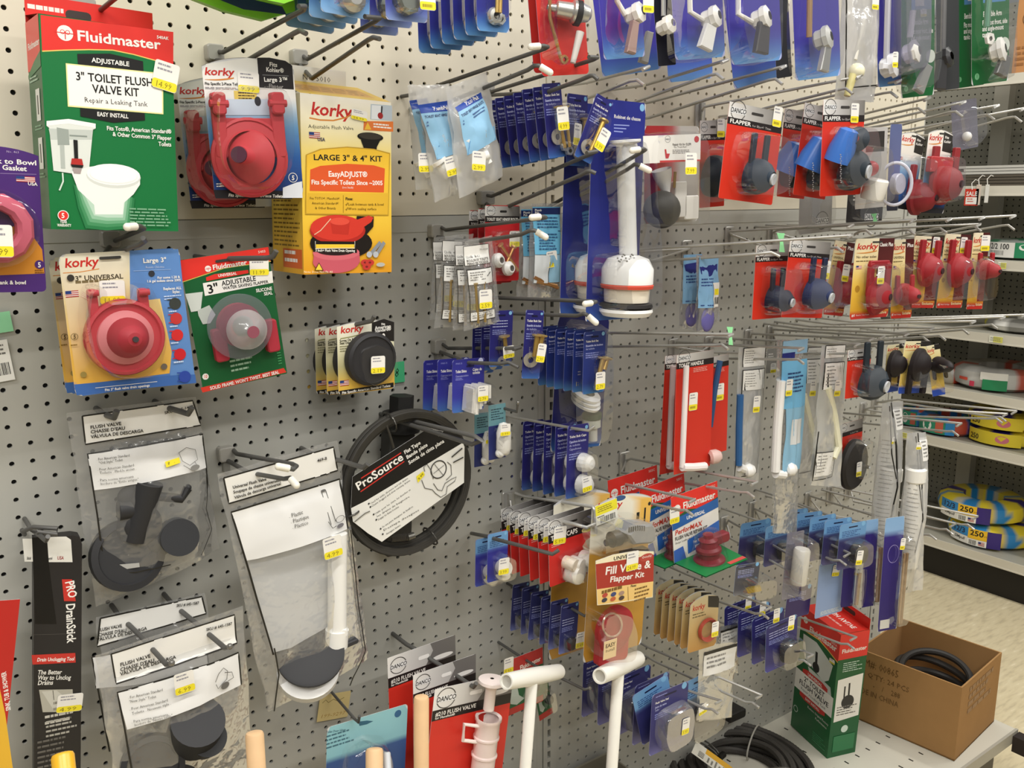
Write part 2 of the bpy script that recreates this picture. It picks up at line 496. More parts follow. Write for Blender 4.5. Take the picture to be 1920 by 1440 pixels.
        mb = MB(); mb.loft(rings, (1, 1, 1), False, True)
        return s.part(name, mb, mat, 50)
    def panel(s, a, col, *p):
        return s.Q(a, col, *p)
def smooth_loop(loop, k=3, r=.28):
    out = []; n = len(loop)
    for i in range(n):
        a, b, c = loop[i - 1], loop[i], loop[(i + 1) % n]
        p, q = b + (a - b) * r, b + (c - b) * r
        for t in range(k + 1):
            t /= k; out.append(p * (1 - t) ** 2 + b * 2 * t * (1 - t) + q * t * t)
    return out
# ---------------------------------------------------------------- wire hooks
def hook(name, label, wires, plate=None, r=.0031, style='grey', caps=(), group=None, balls=(), pw=.024, ph=.030, cat='hook'):
    """wires: polylines of (px, py, metres out from the board); plate: pixel of the foot on the board"""
    p0 = at(*plate, 0.0) if plate else at(wires[0][0][0], wires[0][0][1], wires[0][0][2]); 
    root = empty(name, Matrix.Translation(p0)); tag(root, label, cat, group)
    KIDS[root.name] = []
    wcol = C('6b6a67') if style == 'grey' else (C('4a4844') if style == 'dark' else C('b3b1aa'))
    for k, w in enumerate(wires):
        pts = [at(*q) - p0 for q in w]
        if w[0][2] > .012: q = pts[0] + p0; pts.insert(0, V((q.x, .004, q.z)) - p0 if not plate else V((0, -.008, -.012)))
        mb = MB(); mb.tube(pts, r, wcol, 10); wo = mb.build('wire', 'wire' if style != 'steel' else 'steel', root, 60); KIDS[root.name].append(wo)
        if k in caps:
            mb = MB(); a, b = pts[-2], pts[-1]; dr = (b - a).normalized()
            mb.cyl(b - dr * .006, b + dr * .010, r * 1.55, C('f4f0e2'), n=12); mb.ball(b + dr * .010, r * 1.55, C('f4f0e2'), n=10)
            mb.build('tip_cap', 'plastic', wo)
        if k in balls:
            mb = MB(); mb.ball(pts[-1], r * 1.25, C('8f8d88'), n=10); mb.build('tip', 'metal', wo)
    if plate:
        mb = MB()
        if style == 'steel':
            mb.rbox((-pw / 2, -.004, -ph), (pw / 2, 0, .006), .004, C('9a988f'))
            mb.box((-.004, -.009, -ph * .8), (.004, -.002, .002), C('b8b6ad'))
            KIDS[root.name].append(mb.build('back_plate', 'steel', root))
        else:
            mb.rbox((-pw / 2, -.016, -ph * .45), (pw / 2, 0, ph * .30), .004, C('a6a39b'))
            mb.rbox((-pw * .22, -.010, -ph * 1.1), (pw * .22, 0, -ph * .4), .003, C('8f8d86'))
            KIDS[root.name].append(mb.build('back_plate', 'plastic', root))
    return root
ORD = {2: ['front', 'rear'], 3: ['front', 'middle', 'rear']}
NUM = ['one', 'two', 'three', 'four', 'five', 'six', 'seven', 'eight', 'nine', 'ten']
def ords(n):
    nth = ['frontmost', 'second', 'third', 'fourth', 'fifth', 'sixth', 'seventh', 'eighth', 'ninth']
    if n == 2: return ['the front one of two', 'the one behind']
    r = []
    for k in range(n):
        r.append('frontmost of %s' % NUM[n - 1] if k == 0 else ('rearmost of %s' % NUM[n - 1] if k == n - 1 else '%s back of %s' % (nth[k], NUM[n - 1])))
    return r
def stack(it, n, back, base, group, jit=1.5, step=None, labels=None, drop=()):
    """copies of it behind it along the hook, the last with its top left corner at pixel back"""
    P0 = at(*it.TL, it.d)
    best = None
    for i in range(500):
        dd = i * .001
        e = abs(pix(P0 + V((0, dd, 0)))[0] - back[0])
        if best is None or e < best[0]: best = (e, dd)
    dd = best[1]
    q = P0 + V((0, dd, 0)); want = at(back[0], back[1], -q.y)
    dv = (want - P0) / max(n - 1, 1)
    L = labels or ['%s, %s' % (base, o) for o in ords(n)]
    it.root['label'] = L[0]; it.root['group'] = group
    out = [it.root]
    for k in range(1, n):
        c = copy_tree(it.root)
        mw = it.root.matrix_world.copy()
        mw = mw @ Matrix.Rotation(math.radians(rnd.uniform(-jit, jit)), 4, 'Z') @ Matrix.Rotation(math.radians(rnd.uniform(-jit, jit) * .8), 4, 'Y')
        mw.translation = it.root.matrix_world.translation + dv * k + V((rnd.uniform(-1, 1) * .0012, 0, rnd.uniform(-1, 1) * .0012))
        c.matrix_world = mw
        c['label'] = L[k]; c['group'] = group
        for a in drop:
            pass
        out.append(c)
    return out

# ================================================================ the setting
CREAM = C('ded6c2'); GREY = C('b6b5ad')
def J(j): return (50 - j) * IN            # height of hole row j
def I(i): return i * IN                   # place of hole column i
FRY = 0.0
def pegboard(name, i0, i1, j0, j1, col, x=None, flip=1):
    """punched steel sheet: a hole every inch, real openings 4 mm deep with dark behind"""
    n = 12; r = 0.0034; dp = 0.005
    vs = []; fs = []
    cols = list(range(i0, i1 + 1)); rows = list(range(j0, j1 + 1)); h = IN / 2
    for i in cols:
        for j in rows:
            cx, cz = I(i), J(j); b = len(vs)
            vs += [(cx - h, 0, cz - h), (cx + h, 0, cz - h), (cx + h, 0, cz + h), (cx - h, 0, cz + h)]
            for y in (0.0, dp):
                vs += [(cx + r * math.cos(2 * PI * (k + .5) / n + PI * 1.25), y, cz + r * math.sin(2 * PI * (k + .5) / n + PI * 1.25)) for k in range(n)]
            for s4 in range(4):
                seg = [b + 4 + (s4 * 3 + q) % n for q in range(-1, 3)]
                fs.append((b + s4, b + (s4 + 1) % 4, seg[3], seg[2], seg[1], seg[0]) if 0 else (b + s4, b + (s4 + 1) % 4, b + 4 + (s4 * 3 + 3) % n, b + 4 + (s4 * 3 + 2) % n, b + 4 + (s4 * 3 + 1) % n, b + 4 + (s4 * 3) % n))
            for k in range(n):
                a, c = b + 4 + k, b + 4 + (k + 1) % n
                fs.append((a, c, c + n, a + n))
    mb = MB(); mb.add(vs, fs, col)
    return mb
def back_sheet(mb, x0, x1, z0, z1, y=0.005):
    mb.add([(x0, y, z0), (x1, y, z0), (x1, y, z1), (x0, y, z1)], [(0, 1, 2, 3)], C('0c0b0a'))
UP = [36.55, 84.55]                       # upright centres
bays = [(-12, 35), (38, 83)]
walls = []
for a, b in bays:
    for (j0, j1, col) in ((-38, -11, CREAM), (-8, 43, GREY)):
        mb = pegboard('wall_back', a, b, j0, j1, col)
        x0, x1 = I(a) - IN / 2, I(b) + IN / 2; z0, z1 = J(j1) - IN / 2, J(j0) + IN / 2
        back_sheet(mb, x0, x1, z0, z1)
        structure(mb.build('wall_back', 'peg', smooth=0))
# flat rails between the cream and the grey boards, and the plain margins beside the uprights
mb = MB()
for a, b in bays:
    x0, x1 = I(a) - IN / 2, I(b) + IN / 2
    mb.box((x0, -.001, J(-8) + IN / 2), (x1, .005, J(-9.55)), GREY)
    mb.box((x0, 0.001, J(-9.55)), (x1, .005, J(-9.6)), C('6f6d66'))
    mb.box((x0, -.001, J(-9.6)), (x1, .005, J(-11) - IN / 2), CREAM)
structure(mb.build('trim_1', 'paint', smooth=0))
for n_, u in enumerate(UP):
    mb = MB()
    for lo, hi, col in ((J(50), J(-9.6), GREY), (J(-9.6), J(-38), CREAM)):
        xa, xb = I(u) - .0267, I(u) + .0267
        if n_ == 0:
            xa = I(35) + IN / 2; xb = I(38) - IN / 2
        else: xa = I(83) + IN / 2; xb = I(86.2)
        sx = I(u) + (.004 if n_ == 0 else 0)
        mb.box((xa, -.0005, lo), (sx - .016, .012, hi), col)
        mb.box((sx - .0145, -.003, lo), (sx - .004, .012, hi), col)
        mb.box((sx + .004, -.003, lo), (xb, .012, hi), col)
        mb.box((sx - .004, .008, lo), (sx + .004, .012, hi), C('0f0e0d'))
        z = lo + .008
        while z < hi - .02:
            mb.box((sx - .0042, -.003, z), (sx + .0042, .010, z + .0085), col); z += IN
    structure(mb.build('trim_%d' % (n_ + 2), 'paint', smooth=0))
# end of the run: the fixture's edge
mb = MB(); mb.box((I(86.2), -.003, 0), (I(86.4), .5, J(-38)), GREY); mb.box((-.4, .03, 0), (I(86.2), .05, J(-38)), C('8d8a80'))
structure(mb.build('wall_end', 'paint', smooth=0))

# base deck, punched with slots, and its kick plate
ZD = J(43.45)
mb = MB()
mb.box((-.35, -.405, ZD - .022), (I(86.2), .0, ZD), C('c6c2b4'))
mb.box((-.35, -.36, 0), (I(86.2), -.345, ZD - .022), C('4b463f'))
for k in range(26):
    for q in range(4):
        x = I(40 + k * 1.8); y = -.05 - q * .09
        mb.box((x, y, ZD - .001), (x + .004, y + .012, ZD + .0004), C('1a1917'))
mb.box((-.35, -.412, ZD - .03), (I(86.2), -.405, ZD + .002), C('a39f93'))
bd = mb.build('base_shelf', 'paint', smooth=0)
tag(bd, 'pale grey metal base shelf along the foot of the pegboard', 'shelf')
KN = MB(); KN.box((I(86.2) - .03, -.452, ZD - .05), (I(86.2) + .004, -.413, ZD - .006), C('2c2522'))
o = KN.build('bumper', 'rubber', bd, 30)

# floor of vinyl tile with flecks
fl = bpy.data.materials.new('vinyl_tile')
nt, nd, lk = nodes_of(fl)
b = nd['Principled BSDF']; b.inputs['Roughness'].default_value = .35
tc = nd.new('ShaderNodeTexCoord'); mp = nd.new('ShaderNodeMapping'); mp.inputs['Scale'].default_value = (9, 42, 1); mp.inputs['Rotation'].default_value = (0, 0, .5)
no = nd.new('ShaderNodeTexNoise'); no.inputs['Scale'].default_value = 1.6; no.inputs['Detail'].default_value = 4
cr = nd.new('ShaderNodeValToRGB')
cr.color_ramp.elements[0].position = .32; cr.color_ramp.elements[0].color = (*lin(C('c6b898')), 1)
cr.color_ramp.elements[1].position = .72; cr.color_ramp.elements[1].color = (*lin(C('ece0c2')), 1)
e = cr.color_ramp.elements.new(.48); e.color = (*lin(C('d9cba8')), 1)
e = cr.color_ramp.elements.new(.62); e.color = (*lin(C('ddd0ae')), 1)
lk.new(tc.outputs['Object'], mp.inputs['Vector']); lk.new(mp.outputs['Vector'], no.inputs['Vector']); lk.new(no.outputs['Fac'], cr.inputs['Fac']); lk.new(cr.outputs['Color'], b.inputs['Base Color'])
mb = MB(); mb.box((-2.5, -4, -.02), (5.5, 4.5, 0), (.8, .8, .7))
structure(mb.build('floor', fl, smooth=0))

# ---------------------------------------------------------------- shelving unit across the aisle end, its face at x = XB
XB = 3.32
SH = C('d6d1c2'); SHB = C('a6a396')
bu = empty('shelving_unit', Matrix.Translation((XB, .3, 0))); tag(bu, 'metal shelving unit across the aisle end stocked with coiled cable', 'shelving')
KIDS[bu.name] = []
inv = bu.matrix_world.inverted()
def upart(name, mb, mat='paint', smooth=0, parent=None):
    mb.v = [tuple(inv @ V(v)) for v in mb.v]
    return mb.build(name, mat, parent or bu, smooth)
Y0, Y1 = -1.2, 1.6
YL = 0.56
def zx(px, py): return atx(px, py, XB).z
tops = [zx(1850, 626), zx(1850, 739), zx(1800, 827)]
# shelves: (top z at front, depth)
SHZ = [(zx(1900, 138), .3), (zx(1850, 349), .3), (zx(1880, 489), .3), (zx(1840, 624), .3), (zx(1840, 738), .32), (zx(1800, 830), .35), (zx(1850, 1040), .42)]
for z, dpt in SHZ:
    mb = MB()
    mb.box((XB, Y0, z - .006), (XB + dpt, Y1, z), SHB)
    mb.box((XB - .004, Y0, z - .034), (XB, Y1, z + .001), SH)
    mb.box((XB - .007, Y0, z - .036), (XB, Y1, z - .031), SH)
    upart('shelf', mb)
mb = MB(); mb.box((XB + .03, Y0, 0), (XB + .05, Y1, SHZ[-1][0] - .034), C('1b1815')); upart('kick_plate', mb)
mb = pegboard('back_panel', -62, 60, -40, 44, C('8f8d80'))
mb.v = [(XB + .45 - y * 0 + (y), -x, z) for x, y, z in mb.v]
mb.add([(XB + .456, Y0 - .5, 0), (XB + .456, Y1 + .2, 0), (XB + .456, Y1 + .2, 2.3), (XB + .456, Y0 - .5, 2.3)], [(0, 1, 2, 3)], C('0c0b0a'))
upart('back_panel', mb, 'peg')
for y in (YL - .01, 1.58):
    mb = MB(); mb.box((XB + .40, y - .03, 0), (XB + .452, y + .03, 2.2), SHB); upart('upright', mb)
for (px, py, w) in ((1868, 638, .05), (1694, 805, .045), (1880, 497, .03)):
    z = min(SHZ, key=lambda q: abs(q[0] - .018 - zx(px, py)))[0]
    y = atx(px, py, XB - .005).y
    a = Art(w, .026, x0=0, ztop=0); a.card((.93, .93, .86), 0, t=.0005); a.rect(.3, .1, 1, .95, C('d8d46a')); a.greek(.08, .9, .25, .85, 3, C('77756a'), .4)
    o = a.done('price_tag', bu); o.matrix_world = Matrix.Translation((XB - .0085, y + w / 2, z - .004)) @ Matrix.Rotation(-PI / 2, 4, 'Z')

# unseen box added for the shelving across the aisle, behind the viewer; it keeps the low light off the lower board
mb = MB(); mb.box((-2.4, -2.75, 0), (2.6, -2.35, 1.75), C('8a8578'))
structure(mb.build('wall_light_blocker', 'paint', smooth=0))

# ================================================================ shared graphics
FRED = C('e0342c'); FGRN = C('14713a'); KRED = C('c8302a'); KBLU = C('1f4f9e'); NAVY = C('23256f'); PBLU = C('28276f'); SKY = C('7fb4dc'); DRED = C('d3291f')
def mixc(a, b, t):
    t = max(0, min(1, t)); return tuple(a[i] + (b[i] - a[i]) * t for i in range(3))
def vgrad(*st):
    def f(u, v):
        for (v0, c0), (v1, c1) in zip(st, st[1:]):
            if v <= v1: return mixc(c0, c1, (v - v0) / (v1 - v0) if v1 > v0 else 1)
        return st[-1][1]
    return f
def usflag(a, u0, v0, u1, v1):
    a.rect(u0, v0, u1, v1, WHITE)
    for k in range(4): a.rect(u0, v0 + (v1 - v0) * k / 3.5, u1, v0 + (v1 - v0) * (k + .5) / 3.5, C('b5332f'))
    a.rect(u0, v0, u0 + (u1 - u0) * .45, v0 + (v1 - v0) * .5, C('2a3f7c'))
def korky(a, u0, u1, v, hh, swoosh=True, col=KRED):
    a.text('korky', u0, u1, v, hh, col, 1, .18)
    if swoosh:
        n = 12; pts = [(u0 + (u1 - u0) * i / n, v + hh * (.62 - .38 * (i / n) ** 2)) for i in range(n + 1)]
        pts += [(u0 + (u1 - u0) * i / n, v + hh * (.66 - .26 * (i / n) ** 2 - .12 * math.sin(PI * i / n) * -1)) for i in range(n, -1, -1)]
        a.poly(pts, C('d98a3a'))
def danco(a, u, v, ru, col=BLACK):
    rv = ru * a.w / a.h
    a.ring(u, v, ru, .10, C('55524f'), rv * .93); a.rect(u - ru * .98, v - rv * .26, u + ru * .98, v + rv * .30, (.9, .9, .9)); a.text('DANCO', u - ru * .98, u + ru * 1.0, v + rv * .22, rv * .42, col, 1, .15)
def fmlogo(a, u, v, ru, fg=WHITE, bg=FRED):
    a.ell(u, v, ru, fg)
    for sx in (-1, 1):
        a.ring(u + sx * ru * .32, v - ru * a.w / a.h * .12, ru * .3, .25, bg, n=14)
    a.line([(u, v + ru * a.w / a.h * .8), (u, v - ru * a.w / a.h * .2)], ru * .12, bg)
    a.line([(u - ru * 1.3, v), (u + ru * 1.3, v)], ru * .1, bg)
def hole(a, u, v, w, h, col=C('3a3936')):
    a.rect(u - w / 2, v - h / 2, u + w / 2, v + h / 2, col, r=h * .45 * a.h / a.w)
def plumb(a, u0, u1, v, hh, col=WHITE):
    a.text('Plumb', u0, u0 + (u1 - u0) * .6, v, hh, col); a.text('Pak', u0 + (u1 - u0) * .62, u1, v, hh, col)

# ================================================================ upper left of the board
GR = C('8f8d86')
hook('double_peg_hook', 'grey two-armed hook holding the red flapper cards beside the green box', [[(410, 97, .012), (418, 98, .03), (570, 18, .25), (572, 12, .262), (560, 12, .268)], [(452, 120, .10), (552, 62, .25), (562, 57, .268), (574, 63, .28)]], (398, 97), caps=())
hook('double_peg_hook', 'grey two-armed hook rising over the yellow flush valve box', [[(568, 105, .012), (576, 111, .03), (704, 40, .24), (712, 34, .25), (684, 31, .262)], [(585, 147, .09), (690, 75, .24), (700, 70, .26), (712, 73, .275)]], (556, 106))
hook('double_peg_hook', 'grey hook with pale bracket carrying the large green and red box', [[(160, 33, .012), (168, 36, .03), (212, 0, .12), (240, -22, .2)]], (148, 14), pw=.036, ph=.036)
hook('double_peg_hook', 'hook with white cap and bent arm holding the red universal flapper card', [[(190, 483, .07), (262, 459, .16), (272, 452, .17), (268, 446, .185)], [(215, 452, .012), (270, 428, .17), (262, 424, .19), (248, 425, .20)]], (203, 444), caps=(1,))

# ---- the large green and red box
it = Item('flush_valve_box', 'large green and red boxed toilet flush valve kit picturing a white toilet', 'box', (76, 28), (325, 60), (92, 432), .15, yaw=-1)
a = it.art(); DP = .075
a.body([(0, 0), (1, 0), (1, 1), (0, 1)], FGRN, DP, edge=C('0f5a30'))
red = [79, 96, 120, 94, 167, 93, 211, 94, 250, 102, 290, 113, 326, 124]
it.Q(a, FRED, 76, 28, 325, 60, 325, 124, 290, 113, 250, 102, 211, 94, 167, 93, 120, 94, 79, 96)
it.L(a, C('efc86a'), 2.2, *red)
u, v = it.uv(122, 62); fmlogo(a, u, v, .058)
it.T(a, 'Fluidmaster', 144, 75.5, 301, 92.5, 18.6, WHITE)
it.T(a, '540AK', 294, 72, 316, 75, 5.5, WHITE)
it.Q(a, BLACK, 144.5, 101, 205.5, 100.5, 268, 115, 269, 134, 146, 121)
it.T(a, 'ADJUSTABLE', 172, 116.5, 242.5, 124.4, 8.5, WHITE)
it.Q(a, C('efe6a0'), 123, 118.5, 305.5, 137.5, 306.2, 214.5, 127, 200)
it.Q(a, C('f6f3ec'), 125.5, 121, 303, 139.5, 303.7, 212, 129.5, 197.5)
it.T(a, '3" TOILET FLUSH', 142, 150, 287.5, 162.5, 15, BLACK); it.T(a, 'VALVE KIT', 173.6, 173.6, 261, 181, 15, BLACK)
it.T(a, 'Repair a Leaking Tank', 158, 191.6, 276.4, 200, 9.5, C('3a3a3a'), 0)
it.Q(a, BLACK, 150, 203, 271, 212.5, 271.7, 225.5, 212.5, 230, 150.5, 218)
it.T(a, 'EASY INSTALL', 182, 217.5, 240.5, 222, 7.5, WHITE)
it.T(a, 'Fits Toto\u00ae, American Standard\u00ae', 200, 244, 321, 250.5, 7.6, WHITE); it.T(a, '& Other Common 3" Flapper', 211, 255, 321, 263, 7.6, WHITE); it.T(a, 'Toilets', 297, 273.6, 321, 274.8, 7.6, WHITE)
it.Q(a, C('dfe3dc'), 87, 227, 128, 223, 179, 232, 179, 241, 174, 243, 167, 314, 133, 325, 100, 320, 92, 240, 87, 236)
it.Q(a, C('c3c9c2'), 91, 241, 174, 244, 172, 262, 95, 262)
it.Q(a, C('f2f3ef'), 87, 227, 128, 223, 179, 232, 179, 240, 128, 232, 87, 236)
it.Q(a, C('9ba39c'), 106, 239, 128, 243, 130, 272, 108, 272); it.L(a, C('8a938c'), 3, 130, 254, 163, 256); it.L(a, C('b4bbb4'), 8, 116, 272, 118, 316)
it.L(a, C('cfe0d2'), 3, 117, 324, 118, 340, 111, 357)
for k, c_ in enumerate(('2a7a48', '458f5e', '6aa87e', '94c2a2', 'bcd8c4')): it.Q(a, C(c_), 137 + 4 * k, 345 + 3 * k, 150 + 5 * k, 352, 252 - 4 * k, 372 - 2 * k, 246 - 4 * k, 428 - 5 * k, 200, 432 - 6 * k, 160 + 4 * k, 428 - 6 * k, 146 + 4 * k, 390 - 4 * k)
it.Q(a, C('f0f1ec'), 133, 322, 166, 313, 190, 310, 262, 330, 262, 346, 250, 364, 232, 380, 230, 402, 178, 402, 176, 384, 146, 356, 140, 340)
it.E(a, C('d7dad3'), 213, 331, 50, 22); it.E(a, C('fafaf6'), 213, 327.5, 49, 20); it.E(a, C('e9ebe5'), 213, 330, 44, 15); it.E(a, C('fbfbf8'), 213, 328.5, 43, 14.5)
it.Q(a, BLACK, 137, 262, 145, 263, 146, 298, 139, 298); it.Q(a, C('b5302c'), 134, 297, 153, 298, 156, 312, 132, 310); it.Q(a, BLACK, 132, 308, 156, 310, 154, 315, 134, 313); it.Q(a, C('a89a98'), 135, 315, 153, 316, 150, 326, 138, 325)
it.E(a, WHITE, 118, 404, 10.5); it.E(a, FRED, 118, 404, 9); it.T(a, '5', 114.5, 408.5, 121, 408.8, 9, WHITE); it.T(a, 'YEAR', 112, 418, 125, 418.5, 5, WHITE); it.T(a, 'WARRANTY', 107, 424.5, 133, 425, 5, WHITE)
it.G(a, C('7fb08c'), 242, 390, 330, 428, 6)
a.done('carton', it.root)
# side of the box, printed
sd = Art(DP, it.h, x0=0); sd.rect(0, .0, 1, .235, FRED); sd.poly([(0, .25), (.5, .20), (1, .165), (1, .235), (0, .27)], FGRN); sd.text('Fluidmaster', .1, .97, .135, .03, WHITE)
for v0 in (.33, .56): sd.rect(.48, v0, .78, v0 + .15, C('e6e8e2')); sd.line([(.62, v0 + .03), (.62, v0 + .12)], .08, BLACK); sd.greek(.3, 1, v0 + .17, v0 + .2, 2, C('7fae8c'))
sd.greek(.12, .9, .265, .30, 2, C('a8c8b0'))
sd.mb.v = [(-it.w / 2 - .0004 - .00003 * 0 + y, DP - x, z) for x, y, z in sd.mb.v]
sd.done('side_print', it.root)
tb = Art(it.w, .038, ztop=.034); tb.body([(0, 0), (1, 0), (1, 1), (0, 1)], C('d2332b'), .0006, edge=FRED); hole(tb, .4, .45, .2, .3); tb.greek(.02, .3, .3, .6, 1, WHITE)
o = tb.done('hang_tab', it.root); o.location = (0, DP - .001, 0)
tb = Art(it.w, DP, ztop=0); tb.rect(0, 0, 1, 1, C('e2443a')); tb.mb.v = [(x, -z, .0002 - z * .12) for x, y, z in tb.mb.v]; tb.done('top_flap', it.root)
it.st(311, 143, -.002, '14.99', .2, w=.030, h=.034)

# ---- purple gasket card at the frame edge
it = Item('gasket_card', 'purple carded pink toilet tank gasket at the edge of the board', 'card pack', (-110, 268), (73, 278), (-92, 551), .14)
a = it.art(); a.card(C('4a2a72'), .05, .05)
a.poly([(0, .6), (.3, .57), (.7, .54), (.86, .58), (.98, .70), (.99, .87), (0, .89)], C('d08a2e'))
it.T(a, 'Tank to Bowl', -36, 304, 69, 310, 9, WHITE); it.T(a, 'Gasket', 4, 318, 50, 321, 9, WHITE); it.L(a, C('9a86b4'), 1, 0, 325, 68, 327)
it.T(a, 'No. 463', 12, 286, 36, 287.5, 4, C('b9a8cc'), 0)
u0, v0 = it.uv(30, 330); u1, v1 = it.uv(66, 342); usflag(a, u0, v0, u1, v1); it.T(a, 'USA', 52, 347, 70, 348.5, 6, WHITE)
it.E(a, C('4a2a72'), 74, 496, 9); it.T(a, '5', 71, 501, 77, 501, 9, WHITE); it.G(a, C('7a4a1a'), 65, 506, 86, 514, 2)
it.T(a, 'tank & bowl', -4, 533, 49, 533, 7, WHITE)
a.done('card', it.root)
mb = MB(); c = it.W(-8, 428, -.012)
R0 = it.spx(-8, 428, 74, -.012)
mb.lathe([(R0 * .52, 0), (R0 * .54, .016), (R0 * .66, .02), (R0 * .9, .018), (R0 * 1.0, .010), (R0, 0)], c + V((0, .010, 0)), C('d4657a'), n=12)
it.part('gasket', mb, 'rubber', 20)
mb = MB(); mb.lathe([(R0 * 1.12, 0), (R0 * 1.08, .024), (R0 * .9, .028), (R0 * .3, .027), (.002, .027)], c + V((0, .011, 0)), (1, 1, 1), n=40); it.part('blister', mb, 'clear', 50)
it.st(0, 452, -.036, '4.99', 0, w=.026, h=.036)

# ---- korky flapper cards
def flapper(it, cx, cy, rpx, y, col, arms, hub=C('4d2436'), H=.030, name='flapper', armw=.16, ears=True, profile=None, ax=(0, -1, 0)):
    """rubber flapper: shallow cone on a round plate, two strap arms running up to ears"""
    mb = MB(); c = it.W(cx, cy, y); R = it.spx(cx, cy, rpx, y)
    pf = profile or [(R * 1.0, 0), (R * 1.0, .004), (R * .93, .006), (R * .90, .0045), (R * .70, .007), (R * .66, .010), (R * .60, .012), (R * .40, .55 * H), (R * .27, .85 * H), (R * .22, H), (R * .0, H * 1.02)]
    ax = V(ax).normalized(); mb.lathe(pf[:6], c, col, n=36); mb.lathe(pf[4:], c, col, ax, n=36)
    for ex, ey in arms:
        t = it.W(ex, ey, y); s_ = -1 if t.x < c.x else 1
        b = V((t.x, c.y, c.z)); wd_ = R * armw * 2
        x0, x1 = t.x - wd_ / 2, t.x + wd_ / 2
        mb.rbox((x0, c.y - .006, c.z), (x1, c.y, t.z), wd_ * .2, col)
        if ears:
            mb.rbox((x0, c.y - .013, t.z - wd_ * 1.6), (x1, c.y - .005, t.z), wd_ * .25, col)
            mb.cyl((x0 - .003, c.y - .009, t.z - wd_ * .8), (x1 + .003, c.y - .009, t.z - wd_ * .8), wd_ * .28, col, n=10)
    if len(arms) == 2:
        xs = [it.W(q[0], q[1], y).x for q in arms]; zt = c.z + (it.W(*arms[0], y).z - c.z) * .62
        mb.rbox((min(xs), c.y - .003, c.z), (max(xs), c.y, zt), .006, col)
    o = it.part(name, mb, 'rubber', 30)
    if hub and 0: pass
    if hub:
        mb = MB(); mb.cyl(c + ax * H * .98, c + ax * H * 1.06, R * .2, hub, n=20); it.part('hub', mb, 'rubber', parent=o)
    return c, R
it = Item('flapper_card', 'x', 'card pack', (376, 104), (549, 112), (403, 371), .15, yaw=2)
a = it.art(); a.card(vgrad((0, C('f0eee6')), (.28, C('eceae6')), (.5, C('6b9fd0')), (.72, C('2a5a9e')), (1, C('1c2f6a'))), .05, .07)
it.Q(a, C('231f20'), 482, 108, 505, 108, 535, 114, 548, 123, 551, 168, 486, 164)
it.T(a, 'Fits', 505, 124, 520, 125.5, 7.5, WHITE); it.T(a, 'Kohler\u00ae', 499, 134, 532, 136.5, 8, WHITE); it.L(a, C('8a8a8a'), 1, 492, 140.5, 541, 142.5); it.T(a, 'Large 3\u2122', 495, 153, 540, 153.5, 8, WHITE); it.T(a, 'Flapper', 504, 164.5, 531, 166.5, 7.5, C('b8b4ae'), 0)
u0, v0 = it.uv(383, 140); u1, v1 = it.uv(438, 142); korky(a, u0, u1, v0, .05)
it.T(a, 'Fits Specific 2-Piece Toilets', 384, 159, 453, 160.5, 5, C('2a2a2a'))
it.G(a, C('8a8890'), 384, 163, 470, 170, 2)
it.Q(a, C('e3c660'), 438, 170, 481, 171, 481, 191, 440, 190); it.G(a, C('4a3a10'), 446, 173, 478, 189, 3)
it.Q(a, C('c9d6e6'), 416, 186, 510, 186, 510, 216, 418, 216)
it.E(a, C('2b2d34'), 483, 190, 6, 9)
it.Q(a, C('1f1e22'), 400, 356, 545, 358, 548, 373, 404, 372)
it.T(a, 'Fits Specific Kohler 2-Piece Toilets', 428, 368.5, 530, 370.5, 5.5, WHITE, 1, .15)
it.O(a, WHITE, 549, 333, 8.5, .12); it.T(a, '5', 546.5, 337.5, 552, 338, 8.5, WHITE)
it.Q(a, C('dfe3ea'), 530, 352, 556, 342, 566, 340, 567, 371, 530, 371)
u0, v0 = it.uv(412, 340); u1, v1 = it.uv(430, 350); usflag(a, u0, v0, u1, v1)
it.G(a, WHITE, 405, 344, 436, 352, 2)
a.done('card', it.root)
flapper(it, 468, 296, 70, -.008, C('b8383f'), ((404, 174), (514, 174)), H=.040, armw=.17, ax=(-.75, -1, .10))
it.blister([(393, 160), (530, 156), (546, 185), (552, 270), (545, 325), (505, 362), (440, 362), (402, 320), (392, 250)], .04, .88)
it.st(466, 154, -.0012, '9.99', .06, w=.028, h=.026)
stack(it, 2, (328, 140), 'red flapper on blue and white card with black corner', 'red flappers on the two-armed hook beside the large green box', labels=['front red flapper on a blue and white card, black corner panel', 'red flapper card half hidden behind its twin, beside the green box'])

# ---- the yellow box
it = Item('flush_valve_box', 'yellow boxed adjustable flush valve kit picturing a red flapper', 'box', (568, 178), (738, 189), (564, 519), .15, yaw=-3)
DP = .095
KY = vgrad((0, C('f4efe2')), (.18, C('f6ecc4')), (.4, C('f3d254')), (.7, C('edc23e')), (1, C('dd9a24')))
a = it.art(); a.body([(0, 0), (1, 0), (1, 1), (0, 1)], C('f0dc9a'), DP, edge=C('c9b060')); a.rect(0, 0, 1, 1, KY, n=14)
it.T(a, 'korky', 582, 214, 658, 221, 23, KRED, 1, .16)
it.L(a, C('d98a3a'), 2.5, 580, 221, 600, 225, 625, 226, 650, 220, 664, 212)
it.T(a, 'Adjustable Flush Valve', 578, 240, 663, 244, 6.8, BLACK, 0)
it.Q(a, C('bcc8d2'), 695, 195, 735, 198, 735, 227, 694, 224); it.Q(a, C('e8ecee'), 697, 197, 714, 198, 713, 224, 696, 223); it.L(a, BLACK, 2.5, 716, 199, 715, 215); it.E(a, C('a02a2a'), 713, 217, 5)
it.Q(a, C('e07a38'), 682, 227, 737, 228, 737, 247, 681, 244); it.G(a, WHITE, 700, 231, 735, 244, 2, .55); it.Q(a, C('f0c040'), 689, 229, 696, 243, 683, 243)
